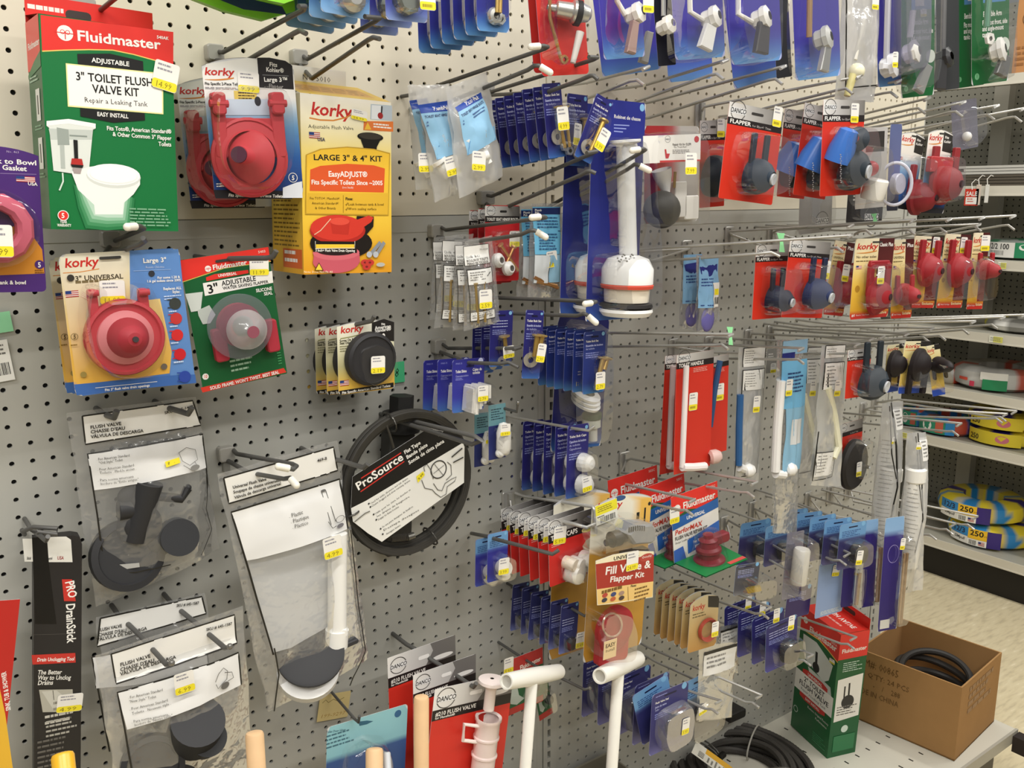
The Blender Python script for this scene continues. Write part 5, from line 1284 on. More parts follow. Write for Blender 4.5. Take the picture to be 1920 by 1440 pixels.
# ---- tall blue flush valve cards
def tall_valve(lab, TL, TR, BL, d, front=True):
    it = Item('flush_valve_card', lab, 'card pack', TL, TR, BL, d, 2)
    a = it.art(); a.card(vgrad((0, C('2c3390')), (.9, C('27307e')), (1, C('3a62b0'))), .03)
    if front:
        it.T(a, 'Robinet de chasse', 1151, 221, 1201, 227, 6.5, WHITE)
        for y in (234, 240, 246): it.L(a, C('9aa6e0'), 1.6, 1151, y, 1180 - (y - 234), y + 1.5)
        it.E(a, C('8fc3ea'), 1204, 202, 4.5, 7); it.T(a, 'PlumbPak', 1176, 585, 1192, 583, 3, C('9ac0ea'))
    a.done('card', it.root)
    mb = MB(); c = it.W(1172, 262, -.030); E_ = it.W(1178, 485, -.030); R = it.spx(1172, 300, 13, -.03); L_ = (E_ - c).length
    mb.lathe([(R * .9, 0), (R * 1.7, 0), (R * 1.7, .004), (R, .008), (R, L_)], c, C('f4f4f2'), E_ - c, 26); it.part('overflow_tube', mb, 'plastic')
    B = (it.W(1178, 478, -.030)); R = it.spx(1178, 510, 36, -.03)
    mb = MB(); mb.lathe([(R * .4, 0), (R * .8, .006), (R, .022), (R, .046)], B, C('f4f4f2'), (0, 0, -1), 30); mb.lathe([(R * .9, .052), (R * .86, .075), (R * .8, .076)], B, C('efe6d4'), (0, 0, -1), 30); mb.lathe([(R * 1.02, .086), (R * 1.04, .091), (R * .9, .098), (R * .5, .098)], B, C('f4f4f2'), (0, 0, -1), 30); vb = it.part('valve_base', mb, 'plastic')
    mb = MB(); mb.lathe([(R * .98, .046), (R * 1.03, .048), (R * 1.0, .053), (R * .88, .053)], B, C('d8503c'), (0, 0, -1), 30); it.part('red_seal', mb, 'rubber', parent=vb)
    mb = MB(); mb.lathe([(R * .8, .076), (R * 1.0, .078), (R * 1.03, .083), (R * .9, .087)], B, C('211f20'), (0, 0, -1), 30); it.part('black_seal', mb, 'rubber', parent=vb)
    mb = MB()
    for k in range(16): mb.ball(it.W(1158 + k * 2.2, 484 + 7 * math.sin(k * .9), -.055), .0017, C('b9b9b6'), n=6)
    it.part('bead_chain', mb, 'metal')
    it.blister([(1146, 256), (1194, 254), (1200, 400), (1216, 410), (1222, 470), (1222, 590), (1130, 590), (1132, 480), (1152, 460)], .062, .94)
    return it
it = tall_valve('tall blue flush valve card with white tube, nearest the front', (1111, 182), (1210, 194), (1099, 602), .24)
it.st(1190, 276, -.02, '', 0, w=.012, h=.012)
stack(it, 2, (1060, 190), 'x', 'tall blue flush valve cards', labels=['tall blue carded flush valve with white tube, nearest the front', 'tall blue flush valve card behind the front one, mostly dark blue edge'], jit=.3)

# ---- red hinge bolt cards, pale blue closet packs
it = Item('hinge_bolt_card', 'x', 'card pack', (909, 384), (974, 386), (909, 528), .13, 0)
a = it.art(); a.card(C('c3262b'), .05); a.rect(0.0, .01, 1, .14, lambda u, v: mixc(C('e8e6e2'), C('55524f'), u), n=6); danco(a, .17, .07, .13); a.rect(0, .14, 1, .22, C('211c1c')); a.text('TOILET SEAT HINGE BOLTS', .05, .95, .20, .036, WHITE); hole(a, .52, .08, .2, .03, C('2a2827'))
a.done('card', it.root); bolts(it, [((.38, .52), (.88, .86)), ((.75, .55), (.55, .75))], .0024, .005, C('c9945a'))
for u, v in ((.28, .72), (.58, .83)): 
    mb = MB(); mb.lathe([(.005, 0), (.012, 0), (.012, .006), (.007, .012), (.005, .012)], it.P(u, v, -.006), C('f0eeea'), (.2, -1, .1), 22); it.part('nut', mb, 'plastic')
it.blister([(.1, .32), (.9, .30), (.94, .9), (.1, .94)], .022, .9); it.st(965, 448, -.001, '3.99', 0, w=.021, h=.026)
stack(it, 3, (880, 394), 'red carded seat hinge bolts', 'red hinge bolt cards', labels=['red card of seat hinge bolts, %s, below the milky bags' % o for o in ords(3)])
it = Item('closet_kit_bag', 'x', 'bag', (996, 381), (1055, 381), (991, 558), .16, 0)
mb = MB(); mb.cyl(it.W(1002, 520, -.006), it.W(1046, 540, -.008), .003, C('a97a4c')); mb.cyl(it.W(1006, 528, -.006), it.W(1044, 536, -.008), .003, C('b98a58')); it.part('copper_bolt', mb, 'metal')
f = bag_shape(it, (996, 381), (1055, 381), (1052, 556), (990, 560), .010, 31, .003)
a = it.art(warp=lambda u, v: f(u, v) - .0006); wquad(it, a, C('74bfe4'), 998, 388, 1050, 388, 1047, 476, 999, 477); wquad(it, a, C('1e2c5e'), 998, 390, 1050, 389, 1050, 402, 998, 402)
it.T(a, 'Plumb', 1002, 396, 1015, 396, 4, WHITE); it.T(a, 'Pak', 1002, 401, 1010, 401, 4, WHITE); it.L(a, C('2f4a78'), 1.4, 999, 433, 1048, 433); it.G(a, C('2f5a88'), 1005, 407, 1044, 430, 4); it.G(a, C('2f5a88'), 1005, 438, 1040, 470, 6)
wquad(it, a, C('d4d9dc'), 998, 478, 1022, 478, 1020, 530, 997, 530); wquad(it, a, C('8fb9d2'), 1023, 478, 1047, 477, 1046, 528, 1022, 529); a.done('printed_panel', it.root); it.st(1035, 486, -.012, '3.79', -.12, w=.022, h=.027)
stack(it, 2, (974, 386), 'x', 'pale blue toilet bolt packs', labels=['pale blue topped bag of copper coloured bolts, in front of its twin', 'pale blue topped bag of bolts, behind its twin by the red cards'], jit=.5)
# ---- small clear bags of closet bolts
for k, (q, d) in enumerate((([(814, 445), (860, 440), (850, 600), (806, 600)], .09), ([(835, 442), (888, 438), (890, 610), (814, 616)], .12), ([(853, 450), (900, 446), (915, 612), (850, 620)], .145), ([(872, 453), (923, 441), (938, 602), (870, 621)], .17))):
    it = Item('closet_bolt_bag', 'small clear bag of brass closet bolts with white label, %s' % ords(4)[3 - k], 'bag', q[0], q[1], q[3], d, 0, 'small clear bags of closet bolts')
    bolts(it, [((.3, .5), (.3, .95)), ((.6, .5), (.55, .95))], .0022, .004, C('c2a468'))
    f = bag_shape(it, *q, .010, 40 + k, .003)
    a = it.art(warp=lambda u, v: f(u, v) - .0006)
    def pq(c, u0, v0, u1, v1): a.rect(u0, v0, u1, v1, c, n=5)
    pq(INK, .03, .062, .97, .286); pq(C('eceae5'), .05, .068, .95, .28); a.text('CLOSET BOLT', .1, .6, .20, .026, C('6a6864')); a.text('BOULON DE TOILETTE', .1, .88, .24, .026, C('6a6864')); a.text('PERNO DEL TOCADOR', .1, .86, .275, .026, C('6a6864')); a.text('70-0358', .6, .92, .13, .02, C('6a6864'), 0)
    pq(INK, .05, .325, .98, .335); pq(C('e6e5e1'), .08, .335, .96, .50); a.greek(.14, .7, .36, .47, 4, C('8a8884')); a.line([(.7, .42), (.88, .38)], .03, C('55524f'))
    pq(INK, .05, .33, .07, .92); pq(INK, .95, .33, .97, .92); pq(C('e6e5e1'), .08, .82, .95, .915); a.greek(.12, .9, .83, .90, 3, C('8a8884')); pq(INK, .05, .915, .97, .925)
    a.done('printed_panel', it.root); it.sticker(.56, .68, -.014, .024, .030, '2.59', .05)
hook('double_peg_hook', 'white-capped hook above the small bags of closet bolts', [[(826, 426, .012), (836, 431, .03), (1018, 409, .29), (1023, 408, .30), (1018, 406, .303), (1006, 407, .305)], [(886, 454, .15), (976, 440, .26), (994, 432, .28), (1002, 432, .285), (1012, 438, .29)]], (812, 430), caps=(0, 1), style='dark')
hook('double_peg_hook', 'white-capped hook running below the tall blue card', [[(925, 558, .10), (1110, 565, .31), (1117, 566, .32), (1112, 568, .322), (1104, 569, .325)], [(940, 587, .12), (1082, 592, .29), (1094, 588, .305), (1100, 590, .31), (1108, 597, .315)]], None, caps=(0, 1), style='dark')

# ---- brass bolt cards, second row
it = blue_card('x', (922, 584), (964, 580), (915, 690), .16, lines=('', '', '')); bolts(it, [((.52, .46), (.62, .82))], .0035, .009); washer(it, .5, .9, .008); it.blister([(.2, .35), (.95, .33), (.95, .9), (.2, .92)], .02, .9); it.st(954, 660, -.022, '2.79', -.1, w=.022, h=.020)
stack(it, 3, (888, 602), 'x', 'dark blue brass bolt cards', labels=['dark blue brass bolt card below the closet bolt bags, %s' % o for o in ords(3)])
it = blue_card('tilted clear and blue pack of two brass bolts, before the row of six', (992, 582), (1026, 580), (972, 712), .22, yaw=20); bolts(it, [((.62, .36), (.55, .66)), ((.9, .36), (.72, .66))], .004, .0085); washer(it, .4, .72, .012); it.blister([(.2, .28), (.98, .26), (.98, .9), (.15, .92)], .022, .9); it.st(1015, 662, -.024, '2.99', .1, w=.014, h=.030)
it = blue_card('x', (1095, 623), (1136, 619), (1092, 740), .22, lines=('Toilet Bolt Set', 'Ensemble de boulons', 'de toilette'), top=C('27367c'), low=C('3f76ac')); bolts(it, [((.75, .44), (.46, .86)), ((.95, .45), (.8, .62))], .0042, .009); nut(it, .55, .9); it.blister([(.28, .36), (1.05, .3), (1.05, .9), (.3, .92)], .022, .9); it.st(1126, 714, -.024, '2.79', 0, w=.021, h=.030)
stack(it, 6, (1010, 614), 'x', 'bright blue brass bolt cards', labels=['bright blue brass bolt card in the row above the bolt caps, %s' % o for o in ords(6)])

# ---- shim cards
it = Item('shim_card', 'x', 'card pack', (849, 676), (909, 669), (847, 776), .14, 0)
a = it.art(); a.card(vgrad((0, C('2f2f86')), (.7, C('33359a')), (1, C('4a78c0'))), .06, edge=C('8e8fd0')); a.text('Toilet Shims', .1, .44, .25, .05, WHITE); a.text('Cales de', .63, .92, .24, .05, WHITE); a.text('toilette', .63, .86, .30, .05, WHITE); a.text('Cu\u00f1as para inodoro'.replace('\u00f1', 'n'), .1, .5, .33, .04, C('b9bcec'), 0); a.text('PP835-75', .1, .3, .09, .03, C('9a9ee0'), 0); a.greek(.1, .4, .35, .4, 2, C('8f93d8')); a.ell(.88, .06, .08, C('c9cff0')); hole(a, .55, .14, .25, .035, C('1c1c50')); a.done('card', it.root)
mb = MB()
for k in range(7):
    t = k / 6; x0 = -it.w / 2 + it.w * (.36 + .07 * k); mb.box((x0, -.034 + .003 * (k % 2), -it.h * .98 + .004 * k), (x0 + it.w * .065, -.002, -it.h * (.46 + .01 * (k % 3))), C('f2f0ea'))
mb.prism([tuple(it.P(u, v))[::2] for u, v in ((.33, .5), (.5, .47), (.5, 1.0), (.28, .95))], -.030, -.002, C('ebe9e4')); it.part('shims', mb, 'plastic', 20)
it.blister([(.25, .44), (.98, .40), (1.0, .98), (.22, 1.0)], .038, .92); it.st(906, 738, -.040, '2.79', 0, w=.020, h=.026)
stack(it, 3, (795, 677), 'x', 'toilet shim cards', labels=['violet-blue card of white toilet shims, %s' % o for o in ords(3)])
hook('double_peg_hook', 'grey hook above the white toilet shim cards', [[(828, 644, .012), (840, 653, .03), (970, 653, .21), (976, 651, .215), (962, 655, .22)], [(878, 680, .14), (938, 682, .20), (953, 679, .21), (972, 689, .225)]], (818, 645), ph=.034)
it = Item('wax_ring_card', 'tall dark blue card with white fill valve parts behind the bolt caps', 'card pack', (1044, 590), (1140, 592), (1035, 846), .10, 0)
a = it.art(); a.card(vgrad((0, C('23256a')), (.85, C('23256a')), (1, C('3f74bc'))), .04); a.done('card', it.root)
mb = MB()
for k in range(3): mb.lathe([(.016, 0), (.028, .002), (.029, .007), (.016, .010)], it.W(1096, 742 + k * 8, -.03), C('efeeea'), (.1, -.5, 1), 30)
mb.cyl(it.W(1110, 786, -.03), it.W(1110, 800, -.03), .016, C('cfd4cc')); mb.cyl(it.W(1112, 800, -.03), it.W(1112, 826, -.03), .008, C('d8d8d4')); it.part('fill_valve', mb, 'plastic')
mb = MB(); mb.cyl(it.W(1110, 774, -.03), it.W(1110, 784, -.03), .018, C('2f4a3c'), n=24); it.part('green_seal', mb, 'rubber')
it.blister([(1064, 600), (1138, 600), (1136, 835), (1060, 835)], .05, .92)

it = Item('pop_up_card', 'x', 'card pack', (920, 761), (952, 752), (912, 867), .15, 0)
a = it.art(); a.card(C('2c3570'), .04); a.rect(0, 0, 1, .38, C('6f9ea8')); a.greek(.15, .9, .08, .3, 5, C('2f4a58')); a.done('card', it.root)
mb = MB(); mb.lathe([(.0005, -.03), (.008, -.027), (.0125, -.012), (.0125, .015), (.009, .022), (.0005, .024)], it.P(.6, .62, -.014), C('f2f1ec'), (0, 0, -1), 20); mb.ball(it.P(.42, .86, -.012), .008, C('f2f1ec')); mb.ball(it.P(.75, .85, -.012), .007, C('f2f1ec')); it.part('float_parts', mb, 'plastic')
it.blister([(.25, .42), (.98, .4), (1.0, .95), (.2, .95)], .03, .85); it.st(948, 806, -.031, '2.99', .05, w=.020, h=.020)
stack(it, 2, (893, 776), 'x', 'small white float cards', labels=['small teal-topped card of white rounded parts, front of two', 'small teal-topped card of white rounded parts, behind its twin'])
hook('peg_hook', 'short hook with upturned ball tip above the teal-topped cards', [[(935, 763, .14), (969, 772, .17), (971, 755, .175)]], None, r=.0026, balls=(0,))

# ---- bolt caps
it = blue_card('x', (1064, 799), (1104, 793), (1061, 936), .16, lines=('Toilet Bolt Caps', 'Capuchons de boulons', 'de toilette', 'Capuchones'), top=C('2a2874'), low=C('4a70b0'), name='bolt_cap_card')
for u, v, s_ in ((.68, .52, 1), (.66, .82, 1.05)):
    mb = MB(); R = .0168 * s_; mb.lathe([(R * 1.02, 0), (R, .008), (R * .86, .018), (R * .55, .0235), (.0005, .025)], it.P(u, v, -.001), C('f6f5f2'), (.25, -1, .0), 14); it.part('bolt_cap', mb, 'plastic', 25)
it.blister([(.22, .36), (1.06, .34), (1.1, .96), (.22, .98)], .026, .9); it.st(1101, 908, -.030, '2.59', -.1, w=.022, h=.028)
stack(it, 6, (961, 788), 'x', 'white bolt cap cards', labels=['violet-blue card of two white toilet bolt caps, %s' % o for o in ords(6)])
hook('peg_hook', 'hook with upturned tip through the white bolt cap cards', [[(960, 782, .02), (1080, 804, .17), (1104, 807, .20), (1115, 799, .205)]], None, r=.0026, style='steel')

it = blue_card('x', (913, 1002), (951, 995), (915, 1092), .14, lt=True, top=C('2f2f8c'), low=C('3f50ac'), name='supply_nut_card')
hole(it.art(), .5, .1, .3, .04)
mb = MB(); mb.lathe([(.006, 0), (.013, 0), (.014, .006), (.013, .020), (.006, .020)], it.P(.68, .72, -.002), C('f0eee8'), (-.3, -1, .2), 20); mb.lathe([(.013, 0), (.014, .003), (.0005, .004)], it.P(.72, .92, -.002), C('efe9d8'), (0, -.4, 1), 20); it.part('white_nut', mb, 'plastic')
it.blister([(.15, .5), (.6, .38), (1.02, .5), (1.05, .96), (.2, .96)], .028, .85); it.st(945, 1062, -.029, '3.99', .05, w=.022, h=.030)
stack(it, 2, (891, 1012), 'x', 'small nut cards', labels=['small pale blue topped card with white nut, front of two', 'small pale blue topped nut card behind its twin by the pegboard'])
hook('peg_hook', 'dark hook reaching past the red cap cards from the small nut cards', [[(884, 1000, .01), (915, 1006, .12), (930, 1011, .15), (1036, 1039, .26), (1048, 1031, .265)]], None, r=.0034, style='dark')

# ---- red twist cap cards
it = Item('cap_card', 'x', 'card pack', (1027, 979), (1114, 952), (1031, 1101), .20, 0)
a = it.art(); a.card(C('cc2b27'), .03); a.rect(0, 0.0, 1, .20, lambda u, v: mixc(C('dedcd8'), C('3a3735'), u * 1.15), n=6); danco(a, .14, .11, .13); a.rect(0, .20, 1, .335, C('201b1b')); a.text('TWIST CAPS', .05, .62, .30, .07, WHITE); a.greek(.06, .3, .36, .42, 2, C('e8a09a')); a.ell(.84, .30, .13, C('e0c83a'), .045); a.text('FITS EASY', .74, .94, .315, .03, C('3a6a2a')); hole(a, .52, .1, .2, .03, C('1c1a1a'))
a.poly([(.72, .54), (.80, .47), (1.0, .42), (1.0, .62), (.9, .7), (.76, .66)], C('cfc4a8')); a.poly([(.86, .55), (1, .5), (1, .6), (.88, .64)], C('e0b860')); a.done('card', it.root)
for u, v, s_ in ((.30, .66, .7), (.44, .70, .75), (.66, .68, .8), (.40, .84, 1.1), (.80, .80, 1.05)):
    mb = MB(); R = .0165 * s_; mb.lathe([(R * .95, 0), (R, .004), (R, .020), (R * .92, .024), (.0005, .0245)], it.P(u, v, -.004), C('f0e4d2') if s_ < .72 else C('f6f3ec'), (.3, -1, -.1), 22); it.part('twist_cap', mb, 'plastic')
it.blister([(.16, .56), (.5, .52), (.96, .55), (1.0, .96), (.2, .98)], .034, .9); it.st(1050, 1004, -.0012, '5.99', .12, w=.028, h=.032)
stack(it, 6, (938, 956), 'x', 'red cap cards', labels=['red card of white twist caps, %s' % o for o in ords(6)], jit=.8)
r_ = hook('scan_hook', 'wire hook with a yellow price label holder above the red cap cards', [[(966, 925, .01), (984, 931, .03), (1112, 950, .24), (1115, 958, .245), (1117, 1000, .247)], [(960, 960, .02), (1070, 981, .22), (1100, 989, .245), (1118, 981, .247)]], (952, 926), style='steel', pw=.03)
a = Art(.050, .036, x0=0, ztop=0); a.body([(0, 0), (1, 0), (1, 1), (0, 1)], C('eeecdf'), .001); a.rect(.0, .0, 1, .52, C('efe338'), r=.03); a.greek(.1, .8, .12, .42, 3, C('8a7a2a')); a.greek(.06, .4, .58, .7, 1, C('55524a')); a.bars(.2, .9, .66, .95); o = a.done('price_label', r_, 'print'); o.location = at(1116, 950, .25) - at(952, 926, 0); o.rotation_euler = (0, -.10, 0)
KIDS.setdefault(r_.name, [])

it = blue_card('x', (1053, 1136), (1086, 1127), (1047, 1228), .19, lines=('', '', ''), top=C('34386e'), low=C('6a76b0'), name='washer_card', edge=C('9a9ec4'), tv=.3)
mb = MB(); mb.ball(it.P(.5, .78, -.010), .013, C('1d1d22'), (1, .7, 1)); it.part('rubber_ball', mb, 'rubber'); it.blister([(.15, .6), (.9, .56), (.92, .95), (.15, .97)], .022, .85, 'clear'); it.st(1089, 1200, -.0225, '3.49', .05, w=.022, h=.030)
stack(it, 6, (962, 1097), 'x', 'dark blue rubber ball cards', labels=['dark blue card with black rubber ball, %s' % o for o in ords(6)], jit=2)
hook('peg_hook', 'hook with ball tip through the dark rubber ball cards', [[(962, 1100, .02), (1072, 1141, .19), (1096, 1155, .215), (1103, 1149, .22)]], None, r=.0026, balls=(0,))

# ---- the large fill valve kit
def kit(lab, TL, TR, BL, d, full=True):
    it = Item('fill_valve_kit', lab, 'clamshell pack', TL, TR, BL, d, 0)
    a = it.art(); a.card(lambda u, v: (mixc(C('f0ead6'), C('e8b858'), 1 if u > .68 else 0) if v < .33 else C('b98a34')), .05, .05)
    it.E(a, C('3a5a8a'), 1163, 934, 10, 5); it.T(a, 'korky', 1118, 958, 1165, 951, 13, KRED, 1, .16)
    a.line([(.78, .13), (.78, .25)], .05, BLACK); a.line([(.9, .11), (.9, .24)], .03, BLACK); a.ell(.97, .09, .025, BLACK); a.done('card', it.root)
    return it
it = kit('universal fill valve and flapper kit in a yellow and red clamshell', (1106, 936), (1218, 920), (1098, 1240), .24)
mb = MB(); mb.cyl(it.W(1146, 1012, -.03), it.W(1160, 1008, -.03), .014, C('222225')); mb.cyl(it.W(1156, 1010, -.03), it.W(1172, 1008, -.03), .008, C('2c2c30')); mb.cyl(it.W(1136, 1018, -.03), it.W(1148, 1016, -.03), .006, C('222225')); mb.rbox(tuple(it.W(1176, 1040, -.035)), tuple(it.W(1204, 1028, -.015)), .004, C('222225')); it.part('fill_valve', mb, 'plastic')
mb = MB(); q = [it.W(x, y, -.02) for x, y in ((1160, 995), (1176, 978), (1206, 976), (1212, 984), (1212, 1006), (1204, 1012), (1172, 1014))]; mb.prism([(p.x, p.z) for p in q], -.045, -.01, C('8f9298'), .004)
for k in range(8): p = it.W(1180 + k * 4, 990 - k * .3 + abs(k - 4) * .6, -.0458); mb.box((p.x, p.y, p.z - .006), (p.x + .0016, p.y + .002, p.z + .003), C('33343a'))
it.part('valve_cap', mb, 'plastic', 30)
it.blister([(1112, 985), (1130, 972), (1150, 990), (1170, 970), (1212, 968), (1218, 1040), (1115, 1052)], .055, .93)
pn = it.art(y0=-.062); pn.body([it.uv(*p, -.062) for p in ((1117, 1052), (1150, 1040), (1190, 1033), (1226, 1034), (1224, 1120), (1150, 1132), (1120, 1135))], C('f0e6c4'), .0008)
it.Q(pn, C('a8352a'), 1117, 1058, 1226, 1040, 1225, 1090, 1119, 1105); it.Q(pn, vgrad((0, C('f0e2b0')), (1, C('e8ac4a'))), 1119, 1105, 1225, 1090, 1223, 1119, 1121, 1134)
it.T(pn, 'UNIVERSAL', 1150, 1051, 1198, 1042, 6.5, BLACK); it.T(pn, 'Fill Valve &', 1134, 1078, 1219, 1064, 14, WHITE); it.T(pn, 'Flapper Kit', 1143, 1092, 1207, 1081, 10, WHITE)
it.E(pn, C('b5483c'), 1212, 1045, 12, 7); it.T(pn, 'QuietFill', 1203, 1047, 1221, 1044, 4, WHITE, 0, .1)
it.T(pn, 'Fixes:', 1182, 1101, 1193, 1099, 4, BLACK); it.G(pn, C('7a5a2a'), 1190, 1104, 1217, 1124, 4); it.G(pn, C('7a5a2a'), 1128, 1108, 1166, 1111, 1); it.L(pn, C('8a6a3a'), .8, 1177, 1100, 1178, 1126)
for i, (x, y) in enumerate(((1134, 1116), (1150, 1114), (1165, 1112), (1133, 1125), (1149, 1123), (1165, 1121))): it.E(pn, C(('b8483a', '3f4a7a', 'a88a7a', '3a3a4a', 'c0603a', '4a3a3a')[i]), x, y, 5, 4)
pn.done('front_panel', it.root); it.st(1186, 1052, -.0635, '24.99', 0, w=.028, h=.034)
mb = MB(); c = it.W(1148, 1176, -.02); R = it.spx(1148, 1176, 30); mb.lathe([(R, 0), (R, .010), (R * .8, .016), (R * .3, .02), (.0005, .02)], c, C('b23236'), n=30); p = it.W(1128, 1180, -.02); q = it.W(1172, 1232, -.02); mb.rbox((p.x - .008, -.03, q.z), (q.x, -.012, p.z), .01, C('b23236')); it.part('flapper', mb, 'rubber')
mb = MB(); mb.tube([it.W(1148 + 18 * math.cos(t), 1172 + 22 * math.sin(t), -.045) for t in [k * .35 for k in range(19)]], .002, C('d8b8a8'), 6); it.part('chain', mb, 'metal')
e = Art(.030, .034, x0=-.015, ztop=.017, y0=0); e.body([(0, 0), (1, 0), (1, 1), (0, 1)], C('e2c79a'), .0004); e.text('EASY', .12, .88, .38, .2, C('3a2a1a')); e.text('Install', .15, .85, .62, .16, C('3a2a1a'), 0); o = e.done('easy_label', it.root); o.location = it.W(1144, 1217, -.052)
it.blister([(1116, 1150), (1140, 1138), (1170, 1145), (1182, 1180), (1178, 1236), (1116, 1238)], .05, .92)
it2 = kit('yellow topped valve kit partly hidden behind the large universal kit', (1034, 930), (1140, 912), (1034, 1235), .15)

# ---- red topped flush valve repair cards with dark red valve
for k, (TL, TR, BL, d) in enumerate((((1136, 899), (1229, 875), (1150, 1030), .12), ((1196, 917), (1280, 890), (1212, 1050), .17), ((1258, 933), (1345, 901), (1264, 1058), .22))):
    it = Item('valve_repair_card', ('red topped flush valve repair card with dark red valve on a green foot, frontmost', 'red topped flush valve repair card, middle of three', 'red topped flush valve repair card, rearmost of three')[2 - k], 'card pack', TL, TR, BL, d, 5, 'red topped flush valve repair cards')
    a = it.art(); a.card(C('e6e4de'), .02); a.rect(0, 0, 1, .34, FRED); a.poly([(0, .34), (.35, .26), (.62, .32), (1, .24), (1, .34)], C('2a5a3a')); fmlogo(a, .12, .2, .07); a.text('Fluidmaster', .24, .94, .24, .10, WHITE); a.text('555C', .82, .95, .07, .03, C('f0c0b8'))
    a.poly([(0, .34), (1, .26), (1, .40), (0, .50)], C('2a62a8')); a.text('UNIVERSAL', .3, .7, .41, .05, WHITE, 1, .1); a.text('PerforMAX', .04, .62, .58, .07, C('c8402e'), 1, .2); a.text('FLUSH VALVE REPAIR KIT', .04, .74, .66, .05, BLACK); a.text('Stops Leaks and Saves Water', .04, .7, .715, .03, BLACK, 0); a.poly([(.3, .72), (1, .60), (1, .82), (.3, .93)], C('2f66b8')); a.text('No Tools Required', .42, .9, .80, .04, WHITE); a.text('FITS Flappers', .45, .9, .88, .04, WHITE); a.poly([(0, .8), (.2, .78), (.26, 1), (0, 1)], C('3f66b8')); a.done('card', it.root)
    mb = MB(); b0 = it.P(.0, .98, 0); b1 = it.P(1.0, .98, 0); f_ = V((0, -.075 if k == 2 else -.045, -.004))
    mb.add([b0, b1, b1 + f_, b0 + f_ + V((.01, 0, 0))], [(0, 1, 2, 3)], C('1e7a40')); mb.add([v + V((0, 0, -.002)) for v in (b0, b1, b1 + f_, b0 + f_ + V((.01, 0, 0)))], [(3, 2, 1, 0)], C('1a6a38'))
    p0, p1 = b0 + f_ * .98, b1 + f_ * .98; mb.add([p0 * .35 + p1 * .65 + V((0, .012, .001)), p1 + V((0, .012, .001)), p1 + V((0, .002, .001)), p0 * .35 + p1 * .65 + V((0, .002, .001))], [(0, 1, 2, 3)], C('c8504a')); it.part('foot_card', mb, 'print', 0)
    mb = MB(); R = .030 if k == 2 else .022; c = it.P(.52, 1.02, -R)
    mb.lathe([(R, 0), (R * 1.05, .003), (R * 1.0, .006), (R * .7, .010), (R * .68, .020), (R * .82, .022), (R * .8, .027), (R * .6, .031), (R * .52, .042), (R * .6, .044), (R * .35, .049), (R * .33, .056), (.0005, .057)], c, C('7e2630'), (0, 0, 1), 28)
    mb.rbox((c.x, c.y - .008, c.z + .028), (c.x + .05, c.y + .008, c.z + .048), .006, C('7e2630')); it.part('flush_valve', mb, 'plastic', 35)
    mb = MB(); mb.lathe([(R * .9, -.001), (R * 1.25, .0), (R * 1.2, .012), (R * .95, .04), (R * .8, .06), (.001, .066)], c, (1, 1, 1), (0, 0, 1), 24); it.part('blister', mb, 'clear', 50)
    if k == 2: it.st(1265, 966, -.0012, '19.99', .05, w=.024, h=.034)

# ---- tan gasket cards
it = Item('seal_card', 'x', 'card pack', (1294, 1122), (1348, 1110), (1290, 1224), .24, 5)
a = it.art(); a.card(vgrad((0, C('d8c9a4')), (.5, C('cfb27a')), (1, C('b98a4a'))), .06, .12); a.poly([(.6, .03), (.95, .08), (1, .14), (1, .3), (.62, .24)], C('33302c')); a.text('korky', .08, .5, .24, .10, KRED, 1, .16); a.greek(.1, .7, .3, .4, 2, C('7a6a48')); a.done('card', it.root)
mb = MB(); c = it.P(.62, .64, -.002); mb.lathe([(.017, 0), (.017, .003), (.023, .008), (.024, .003), (.024, 0)], c, C('c0483a'), n=30); it.part('seal_ring', mb, 'rubber'); mb = MB(); mb.lathe([(.026, 0), (.025, .010), (.012, .012), (.0005, .012)], c, (1, 1, 1), n=26); it.part('blister', mb, 'clear', 50); it.st(1341, 1180, -.016, '4.99', 0, w=.018, h=.032)
stack(it, 6, (1230, 1092), 'x', 'tan seal ring cards', labels=['tan arched card with red seal ring, %s' % o for o in ords(6)], jit=1)

# ---- row of flat blue cards low on the board
it = blue_card('x', (1220, 1302), (1288, 1280), (1220, 1415), .26, lines=('Flush Valve Seal', 'Joint de valve', 'Sello'), top=C('36356e'), low=C('6a6aa8'), name='seal_card', edge=C('9a9cc8'))
mb = MB(); c = it.P(.66, .62, -.002); mb.lathe([(.010, 0), (.010, .008), (.022, .010), (.026, .004), (.026, 0)], c, C('26262c'), n=30); it.part('seal_ring', mb, 'rubber'); it.blister([(.14, .3), (.9, .26), (1.0, .5), (.95, .92), (.3, .98), (.12, .7)], .026, .88, 'smoke'); it.st(1286, 1362, -.028, '3.99', .05, w=.020, h=.034)
stack(it, 5, (1090, 1238), 'x', 'flat dark blue seal cards low on the board', labels=['dark blue carded black rubber seal low on the board, %s' % o for o in ords(5)], jit=3)
it = blue_card('pale blue topped seal card tilted behind the front dark blue one', (1186, 1306), (1252, 1262), (1204, 1400), .235, yaw=6, lt=True, top=C('2a2c62'), low=C('3a3c78'), name='seal_card')
it = blue_card('pale topped clear seal card hanging beside the dark blue row', (1266, 1276), (1343, 1258), (1282, 1390), .22, lt=True, top=C('55565e'), low=C('6a6b70'), name='seal_card'); mb = MB(); mb.ball(it.P(.5, .6, -.004), .022, C('2b2b2f'), (1, .4, 1)); it.part('stopper', mb, 'rubber'); it.blister([(.1, .36), (.92, .34), (.95, .95), (.1, .98)], .025, .9); it.st(1318, 1330, -.026, '2.99', -.1, w=.024, h=.022)
